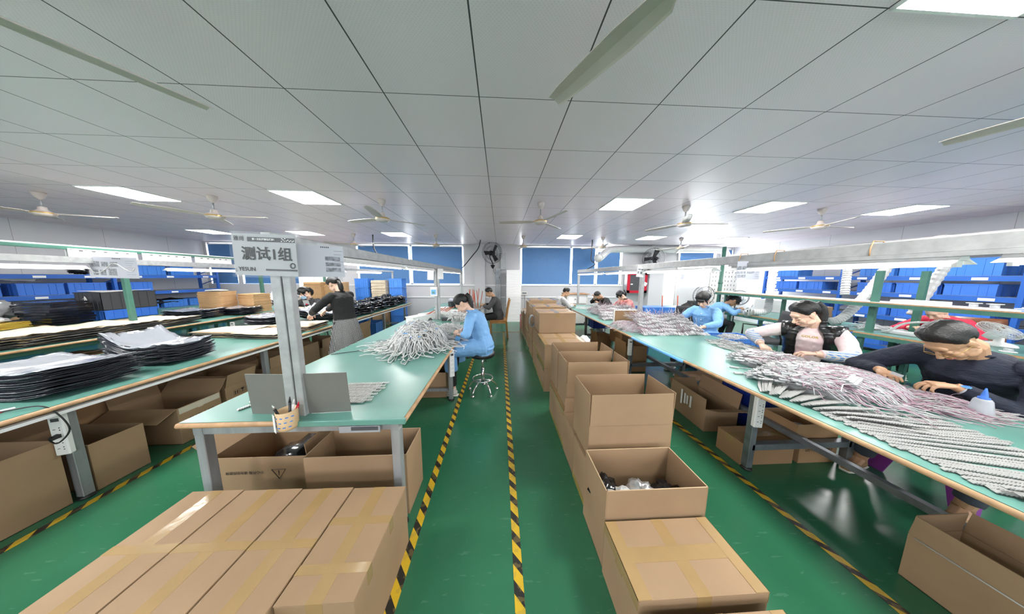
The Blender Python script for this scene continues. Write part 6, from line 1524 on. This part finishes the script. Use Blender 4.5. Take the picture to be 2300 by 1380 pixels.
    body = b.build('body', skin, None); body.data.transform(INV[t.name]); bake(body, vox, 2, .4); body.parent = t; INV[body.name] = INV[t.name]
    me = body.data; inv = INV[t.name]; bv = BVHTree.FromPolygons([v.co.copy() for v in me.vertices], [tuple(p.vertices) for p in me.polygons])
    def onface(px_, pz_, dy=.001):
        o = inv @ (HM @ Vector((px_, .25, pz_))); q = inv.to_3x3() @ (HR @ Vector((0, -1, 0))); h = bv.ray_cast(o, q)
        if h[0] is None: return HM @ Vector((px_, .09, pz_))
        return inv.inverted() @ h[0] + HR @ Vector((0, dy, 0))
    for s_ in (-1, 1):
        MB().tube([onface(s_*(.014+.0068*k), .020+.0045*math.sin(PI*(k+.6)/4.6)) for k in range(5)], [.0016, .0026, .0028, .0024, .0012], 5).build('eyebrow', 'hair_black', t)
        MB().tube([onface(s_*(.017+.0055*k), -.0005-.0035*math.sin(PI*k/5), .0004) for k in range(6)], [.0008, .0014, .0017, .0017, .0015, .0009], 5).build('eyelash', 'hair_black', t)
    if style != 'mask':
        MB().tube([onface((k-3)*.0065, -.0545-.0012*abs(k-3)+.001, .0002) for k in range(7)], [.0015, .003, .0042, .0046, .0042, .003, .0015], 6).build('lips', 'lip', t)
    # hair
    def hairline(ph):
        ph = math.degrees(ph)
        if style == 'short': P_ = ((0, 38), (35, 34), (52, 22), (66, 2), (80, -14), (92, -10), (102, 0), (111, -28), (130, -44), (180, -50))
        elif style in ('bangs', 'mask'): P_ = ((0, 18), (30, 14), (45, 4), (58, -16), (74, -20), (88, 2), (103, 2), (113, -28), (135, -44), (180, -48))
        else: P_ = ((0, 33), (30, 28), (48, 14), (62, -4), (76, -14), (90, -6), (104, 0), (113, -28), (135, -44), (180, -48))
        for (a, v), (a2, v2) in zip(P_, P_[1:]):
            if a <= ph <= a2: return v+(v2-v)*(ph-a)/(a2-a)
        return -30
    hb = MB(); n_, m_ = 48, 30; vs = []; ct = Vector((0, -.015, .033))
    thick = .022 if style != 'short' else .011
    for j in range(m_+1):
        th = -PI/2+PI*j/m_
        for i in range(n_):
            az_ = 2*PI*i/n_; dx, dy, dz = math.cos(th)*math.sin(az_), math.cos(th)*math.cos(az_), math.sin(th); ph = math.atan2(abs(dx), dy)
            dl = math.degrees(th)-hairline(ph); k = max(0, min(1, dl/5+.5)); k = k*k*(3-2*k); tp = max(0, min(1, dl/34)); tp = .08+.92*tp**.85
            nz = noise.noise(Vector((dx*9, dy*3, dz*9)))*.0035 + (noise.noise(Vector((dx*14, dy*14, 3)))*.0035 if style == 'short' else 0)
            topb = .018*max(0, dz)+.008*max(0, dy)*max(0, dz+.3) if style == 'short' else .012*max(0, dz)
            fr = .006*max(0, dy) if style in ('bangs', 'mask', 'short') else 0
            e = -.016+(.0165+(thick+topb+fr)*tp+nz*tp)*k
            vs.append(ct+Vector((dx*(.074+e), dy*(.092+e), dz*(.083+e))))
    fs = [(j*n_+i, j*n_+(i+1) % n_, (j+1)*n_+(i+1) % n_, (j+1)*n_+i) for j in range(m_) for i in range(n_)]
    hb.T = HM; hb.add(vs, fs, True)
    if style in ('pony', 'bangs', 'mask'):
        hb.lathe([(0, -.01), (.014, -.008), (.015, .008), (0, .01)], (0, -.118, .050), 10, Matrix.Rotation(PI/2, 3, 'X')); hb.T = None
        o0 = HM @ Vector((0, -.115, .050)); bk_ = (HR @ Vector((0, -1, .1))); dn = Vector((0, 0, -1))
        L = .28 if style == 'pony' else .16; hz_ = Vector((bk_.x, bk_.y, 0)).normalized()
        hb.tube([o0-bk_*.01, o0+bk_*.025+hz_*.01, o0+hz_*.055+dn*.02, o0+hz_*.075+dn*L*.3, o0+hz_*.08+dn*L*.6, o0+hz_*.07+dn*L*.85, o0+hz_*.055+dn*L], [.016, .026, .034, .036, .031, .019, .004], 14)
    if style == 'low':
        hb.T = None; o0 = HM @ Vector((0, -.10, -.01)); bk_ = (HR @ Vector((0, -1, 0))).normalized(); dn = (Vector((0, 0, -1))+bk_*.2).normalized()
        hb.tube([o0, o0+bk_*.03+dn*.03, o0+bk_*.045+dn*.08, o0+bk_*.05+dn*.15, o0+bk_*.045+dn*.20], [.03, .03, .036, .034, .012], 12)
    if style in ('bangs', 'mask'):
        hb.T = HM
        for k in range(9):
            a = -.040+.010*k; hb.tube([(a*.9, .075, .072), (a, .094, .045), (a*1.08, .094, .020+.004*abs(k-4))], [.009, .008, .003], 6)
        for s_ in (-1, 1): hb.tube([(s_*.055, .06, .05), (s_*.070, .052, .01), (s_*.072, .045, -.045)], [.012, .010, .003], 8)
    hb.build('hair', hair, t)
    if style in ('pony', 'bangs'):
        MB().tube([HM @ Vector((.018*math.cos(a*PI/6), -.124, .050+.018*math.sin(a*PI/6))) for a in range(12)], .005, 5, closed=True).build('hair_tie', 'red' if style == 'pony' else 'white_plastic', t)
    # top garment
    g = MB(); e = 1.14
    g.tube([Pv-U*(.10 if not coat else .13), Pv, C1, C2, C3, N-t2*.045, N-t2*.005, N+t2*.012], [r_*sc*e for r_ in (.150*belly, .165*belly, .142*belly, .148, .160, .125, .078, .060)], 18, flat=(1, .74), up=F)
    for i, s_ in enumerate((-1, 1)):
        S, E_, Wq, fd = EL[i]; en = E_+(Wq-E_)*sleeve_end
        g.tube([S-Rs*s_*.08-t2*.01, S-Rs*s_*.02, S+(E_-S)*.3, S+(E_-S)*.7, E_], [.066*sc, .073*sc, .066*sc, .060*sc, .054*sc], 14); g.ell(E_, .055*sc)
        g.tube([E_, E_+(en-E_)*.5, en], [.054*sc, .050*sc, .042*sc], 14)
    if coat:
        for s_ in (-1, 1):
            H0, K, A = LG[0 if s_ < 0 else 1]; kk = .62
            if drape: g.tube([H0+(K-H0)*.3, H0+(K-H0)*.8+U*.01, K+F*.02-U*.04, K+F*.01-U*drape], [.12*sc, .105*sc, .095*sc, .085*sc], 14)
            g.tube([H0-F*.04, H0+(K-H0)*.5+U*.01, H0+(K-H0)*kk], [.125*sc, .108*sc, .09*sc], 14)
        g.tube([Pv-F*.07-U*.02, Pv-F*.05-U*.14, Pv+F*.10-U*.16], [.14, .11, .07], 14, flat=(1.1, .5), up=F)
    go = g.build('top', top, t); bake(go, max(.0075, vox*1.3), 5, .5, .006, .07)
    c_ = MB(); cn = N+t2*.010
    if coat:
        for s_ in (-1, 1): c_.quad(cn+Rs*s_*.055-Fs*.04+U*.025, cn+Rs*s_*.065+Fs*.03+U*.015, cn+Fs*.085-t2*.07+Rs*s_*.05, cn+Rs*s_*.09+Fs*.0-t2*.01, .004)
        c_.tube([cn+Rs*(.062*math.cos(a))+Fs*(.055*math.sin(a))+t2*.012 for a in [PI*2*k/16 for k in range(16)]], .012, 6, closed=True)
    else: c_.tube([cn+Rs*(.060*math.cos(a))+Fs*(.052*math.sin(a))+t2*.004 for a in [PI*2*k/20 for k in range(20)]], .010, 6, closed=True)
    c_.build('collar', top, t)
    if coat:
        for k in range(3): MB().lathe([(0, .004), (.008, .003), (.009, 0)], C3+Fs*.125-t1*.10*k, 10, Matrix((Rs, U.cross(Fs)*-1 if 0 else U, Fs)).transposed()).build('button', 'white_plastic', t)
    # trousers and shoes
    if legs:
        l = MB()
        l.tube([Pv+t1*.05, Pv, Pv-U*.07], [.13*sc, .158*sc, .13*sc], 14, flat=(1, .74), up=F)
        for Hp, K, A in LG:
            l.tube([Hp, Hp+(K-Hp)*.5, K], [.095*sc, .082*sc, .064*sc], 12); l.ell(K, .066*sc); l.tube([K, K+(A-K)*.5, K+(A-K)*.88], [.064*sc, .056*sc, .050*sc], 12)
        lo = l.build('trousers', legs, t); bake(lo, max(.009, vox*1.3), 4)
    for Hp, K, A in LG:
        s_ = MB(); q = Vector((A.x, A.y, .0))
        s_.tube([q-F*.05+U*.045, q-F*.02+U*.045, q+F*.06+U*.04, q+F*.14+U*.033, q+F*.185+U*.030], [.030, .042, .040, .044, .026], 12, flat=(1, .8)); s_.tube([q+U*.03, q+U*.105], [.042, .040], 12)
        so_ = s_.build('shoe', shoe, t); bake(so_, .007, 2)
        sl = MB().tube([q-F*.065+U*.01, q+F*.06+U*.01, q+F*.14+U*.01, q+F*.195+U*.01], [.036, .043, .047, .028], 12, flat=(1, .22)); sl.build('sole', 'off_white', so_)
    ctx = dict(t=t, HM=HM, HR=HR, N=N, NT=NT, t1=t1, t2=t2, F=F, R=Rr, Rs=Rs, Fs=Fs, Pv=Pv, C1=C1, C2=C2, C3=C3, EL=EL, LG=LG, onface=onface, sc=sc)
    if extra: extra(ctx)
    return ctx
def glasses(m='gold'):
    def f(c):
        HM = c['HM']
        for s_ in (-1, 1):
            MB().tube([HM @ Vector((s_*.033+.023*math.cos(a*PI/8), .098, .000+.016*math.sin(a*PI/8))) for a in range(16)], .0014, 5, closed=True).tube([HM @ Vector((s_*.056, .096, .004)), HM @ Vector((s_*.075, .06, .006)), HM @ Vector((s_*.084, .0, .004))], .0014, 5).build('glasses_rim', m, c['t'])
        MB().tube([HM @ Vector((-.010, .099, .003)), HM @ Vector((0, .102, .006)), HM @ Vector((.010, .099, .003))], .0014, 5).build('glasses_bridge', m, c['t'])
    return f
# standing woman at the left bench
def skirt(c):
    b = MB(); P_ = c['Pv']; F, Rr = c['F'], c['R']; U = Vector((0, 0, 1)); vs = []; n_ = 72; rows = 16
    for j in range(rows+1):
        k = j/rows; z = .06-.60*k; r0 = .165+.115*k
        for i in range(n_):
            a = 2*PI*i/n_; fold = 1+.07*k*math.sin(a*9+.6)+.03*k*math.sin(a*17)+(.06*math.sin(a*24) if j >= rows-1 else 0)
            vs.append(P_+U*z+(Rr*math.cos(a)+F*math.sin(a)*.78)*r0*fold)
    fs = [(j*n_+i, j*n_+(i+1) % n_, (j+1)*n_+(i+1) % n_, (j+1)*n_+i) for j in range(rows) for i in range(n_)]
    b.add(vs, fs, True); o = b.build('skirt', 'gingham', c['t']); s_ = o.modifiers.new('solid', 'SOLIDIFY'); s_.thickness = .003
    S, E_, Wq, fd = c['EL'][0]
    for k in (0, .015): MB().cyl(E_+(Wq-E_)*(.80+k*2), E_+(Wq-E_)*(.80+k*2)+fd*.006, .046, 14).build('cuff_stripe', 'white_plastic', c['t'])
person('person standing at the left bench in a black sweater and checked skirt, low ponytail', -2.47, 3.80, heading=(-1, .35), stand=True, lean=7, hpitch=42, hands=[((-2.92, 3.72, .97),), ((-2.94, 4.02, .97),)],
       style='low', top='cloth_black', legs=None, sc=.97, hunch=.6, extra=skirt, sleeve_end=.97, shoe='shoe_white', vox=.006)
def maskf(c):
    HM = c['HM']; b = MB(); vs = []
    for j in range(7):
        for i in range(11):
            u = (i-5)/5; z = -.012-.085*j/6; a = u*1.25; r = .080+.016*(1-abs(j-2)/5)*math.cos(a); vs.append(HM @ Vector((math.sin(a)*.066, math.cos(a)*r+.012, z)))
    b.add(vs, [(j*11+i, j*11+i+1, (j+1)*11+i+1, (j+1)*11+i) for j in range(6) for i in range(10)], True); o = b.build('face_mask', 'mask_blue', c['t']); s_ = o.modifiers.new('s', 'SOLIDIFY'); s_.thickness = .002
    MB().cbox(c['C3']+c['Fs']*.13, (.12, .006, .16), Matrix((c['Rs'], c['Fs'], c['t2'])).transposed()).build('shirt_front', 'cloth_grey', c['t'])
    MB().cbox(c['C3']+c['Fs']*.136-c['t2']*.02, (.04, .004, .03), Matrix((c['Rs'], c['Fs'], c['t2'])).transposed()).build('red_print', 'red', c['t'])
person('person in a blue face mask and dark jacket seated behind the centre post', -4.33, 5.62, heading=(.05, -1), seat=.47, lean=14, hpitch=28, hyaw=-25, hands=[((-4.22, 5.22, .88),), ((-4.44, 5.18, .88),)], style='mask', top='cloth_charcoal', extra=maskf)
def p3x(c):
    S, E_, Wq, fd = c['EL'][0]; MB().tube([Wq-fd*.02+c['R']*0+Vector((0, .027*math.cos(a*PI/6), .027*math.sin(a*PI/6))) for a in range(12)], .0025, 5, closed=True).build('bracelet', 'chrome', c['t'])
    MB().cyl(Wq+fd*.08+Vector((0, 0, .02)), Wq+fd*.09+Vector((.05, .03, .11)), .004, 8).build('pen', 'white_plastic', c['t'])
person('person in a light blue coat on the round stool at the centre bench', -.22, 3.06, heading=(-1, .12), seat=.56, lean=20, hpitch=48, hands=[((-.50, 2.93, .83),), ((-.53, 3.08, .85),)], style='pony', top='cloth_coat', coat=True, skin='skin_pale', sleeve_end=.55,
       feet=[(-.62, 2.95, .08), (-.70, 3.15, .08)], extra=p3x, vox=.0045, sc=.96, shoe='shoe_white', drape=.26)
person('person in a charcoal sweater seated on the wooden chair at the far end', -.05, 6.05, heading=(-1, .0), seat=.46, lean=14, hpitch=38, hands=[((-.43, 5.92, .84),), ((-.42, 6.15, .84),)], style='short', top='cloth_charcoal', skin='skin_tan', sc=1.0, extra=glasses('black_metal'))
person('person in a pale grey sweater seated at the far left edge of right bench', 1.50, 6.25, heading=(1, .10), seat=.47, lean=22, hpitch=30, hands=[((1.95, 6.42, .82),), ((1.95, 6.12, .82),)], style='short', top='cloth_grey', skin='skin_tan', hair='hair_black')
person('person in a black jacket bending low at the far end of right bench', 3.25, 6.72, heading=(-1, -.1), seat=.43, lean=32, hpitch=55, hands=[((2.82, 6.58, .84),), ((2.80, 6.80, .93), (-.2, 0, 1))], style='short', top='cloth_black', skin='skin_tan', extra=glasses('black_metal'))
def p7(c): MB().tube([c['N']+c['Rs']*(.062*math.cos(a))+c['Fs']*(.054*math.sin(a))+c['t2']*.03 for a in [PI*2*k/16 for k in range(16)]], .014, 6, closed=True).build('turtleneck', 'cloth_black', c['t'])
person('person in a pink patterned top with a short ponytail by the red fire box', 3.38, 5.85, heading=(-1, -.15), seat=.44, lean=22, hpitch=45, hands=[((2.95, 5.72, .82),), ((2.95, 5.95, .82),)], style='bangs', top='cloth_pink', extra=p7)
person('person in a light blue coat working behind the big module heap on right bench', 3.42, 3.66, heading=(-1, -.45), seat=.50, lean=9, hpitch=36, hyaw=6, hands=[((3.05, 3.32, .82),), ((3.00, 3.62, .82),)], style='bangs', top='cloth_coat', coat=True, vox=.0045, legs='cloth_jeans', feet=[(2.95, 3.50, .08), (2.98, 3.75, .08)])
person('person in a light blue coat leaning far forward over the far right bench end', 5.02, 5.35, heading=(1, -.5), seat=.47, lean=40, hpitch=55, hands=[((5.38, 4.93, .86),), ((5.52, 5.10, .86),)][::-1], style='bangs', top='cloth_coat', coat=True, skin='skin_tan')
def vest(c):
    t = c['t']; Rs, Fs = c['Rs'], c['Fs']; n_ = 40; vs = []; rows = 40
    pts = [(c['Pv']-Vector((0, 0, .10)), .20), (c['Pv'], .204), (c['C1'], .186), (c['C2'], .190), (c['C3'], .198), (c['N']-c['t2']*.045, .176), (c['N']+c['t2']*.0, .098), (c['N']+c['t2']*.035-c['Fs']*.005, .088), (c['N']+c['t2']*.075-c['Fs']*.01, .094)]
    for j in range(rows+1):
        u = j/rows*(len(pts)-1); i0 = min(int(u), len(pts)-2); f = u-i0; p = pts[i0][0].lerp(pts[i0+1][0], f); r0 = pts[i0][1]*(1-f)+pts[i0+1][1]*f
        q = 1+.05*abs(math.sin(u*PI*1.5))-.02
        gap = .42+.16*(1-min(1, u/6)) if u < 6 else .50+.1*(u-6)
        for i in range(n_+1):
            a = gap+(2*PI-2*gap)*i/n_; w_ = 1.0
            arm = 0
            vs.append(p+(Rs*math.sin(a)*w_+Fs*math.cos(a)*.80)*r0*q)
    fs = [(j*(n_+1)+i, j*(n_+1)+i+1, (j+1)*(n_+1)+i+1, (j+1)*(n_+1)+i) for j in range(rows) for i in range(n_)]
    b = MB(); b.add(vs, fs, True)
    for i, s_ in enumerate((-1, 1)):
        S = c['EL'][i][0]; E_ = c['EL'][i][1]; d = (E_-S).normalized()
        b.tube([S-Rs*s_*.09-d*.01, S-Rs*s_*.03, S+Rs*s_*.004+d*.012], [.072, .088, .090], 18)
    o = b.build('vest', 'puffer', t); s_ = o.modifiers.new('s', 'SOLIDIFY'); s_.thickness = .012; s_.offset = 1
    for i in (0, 1):
        S, E_, Wq, fd = c['EL'][i]; MB().tube([E_-(E_-S).normalized()*.05, E_, E_+fd*.03, E_+fd*.12, E_+fd*.205], [.060, .063, .062, .054, .045], 16).build('oversleeve', 'sleeve_plaid', t)
    Q = Matrix((-Rs if False else Rs*-1, c['t2'], Fs)).transposed()
    Q = Matrix((Fs.cross(c['t2'])*-1, c['t2'], Fs)).transposed()
    pc = c['C3']+Fs*.132
    text(t, 'COLOR', .034, pc+c['t2']*.0, Q, 'yellow_board', .0008, name='shirt_lettering'); text(t, 'SPECTRUM', .034, pc-c['t2']*.042, Q, 'yellow_board', .0008, name='shirt_lettering', sx=.8); text(t, '1967', .034, pc-c['t2']*.12+Fs*.0, Q, 'yellow_board', .0006, name='shirt_lettering')
person('person in a shiny black quilted vest and white printed shirt at right bench', 3.36, 2.30, heading=(-.88, -.55), seat=.47, lean=14, hpitch=34, hyaw=-50, hands=[((2.95, 2.42, .82),), ((3.02, 2.02, .84),)][::-1], style='pony', top='shirt_tie_dye', skin='skin_pale', hair='hair_brown' if 0 else 'hair_black', vox=.003, extra=vest, pdown=.35, sc=1.04, sh=.18, neck=.09)
def p11(c):
    glasses('gold')(c); S, E_, Wq, fd = c['EL'][1] if c['EL'][1][2].y < c['EL'][0][2].y else c['EL'][0]
    ax_ = fd; u = ax_.orthogonal().normalized(); w_ = ax_.cross(u); k = Wq-fd*.035
    MB().tube([k+(u*math.cos(a*PI/8)+w_*math.sin(a*PI/8))*.030 for a in range(16)], .008, 6, closed=True).build('watch_strap', 'sign_pale', c['t'])
    MB().cbox(k+Vector((-.01, -.012, .028)), (.03, .036, .010)).build('watch_case', 'pale_blue', c['t'])
    MB().cbox(k+Vector((-.01, -.012, .034)), (.022, .028, .002)).build('watch_face', 'crate_light_blue', c['t'])
person('person with glasses in a dark navy knit sweater bent over the right bench', 3.42, 1.42, heading=(-.97, -.22), seat=.47, lean=26, hpitch=60, hyaw=-30, hands=[((3.03, 1.33, .85), (-.85, .5, -.05)), ((2.98, 1.60, .85), (-.75, -.65, -.05))], style='short', top='cloth_navy', legs='cloth_jeans', shoe='boot_tan', skin='skin_tan', vox=.003, sc=1.1, sh=.20,
       belly=1.1, extra=p11, pdown=.6, feet=[(3.0, 1.19, .09), (2.98, 1.62, .09)], sleeve_end=.88, curl=.6)
one('led_module', MB().cbox((2.86, 1.47, .875), (.07, .05, .006), Matrix.Rotation(.4, 3, 'Z') @ Matrix.Rotation(.3, 3, 'X')), 'module_white', 'white dotted module in the hands of the navy-clad man', 'LED module')
person('person in a bright red jacket bent over the far bench behind the shelf', 6.50, 2.95, heading=(-1, .0), seat=.48, lean=30, hpitch=45, hands=[((6.02, 2.82, .86),), ((6.02, 3.06, .86),)], style='short', top='cloth_red', skin='skin_pale', hair='hair_brown', sc=1.0)

bpy.data.scenes.remove(TS)
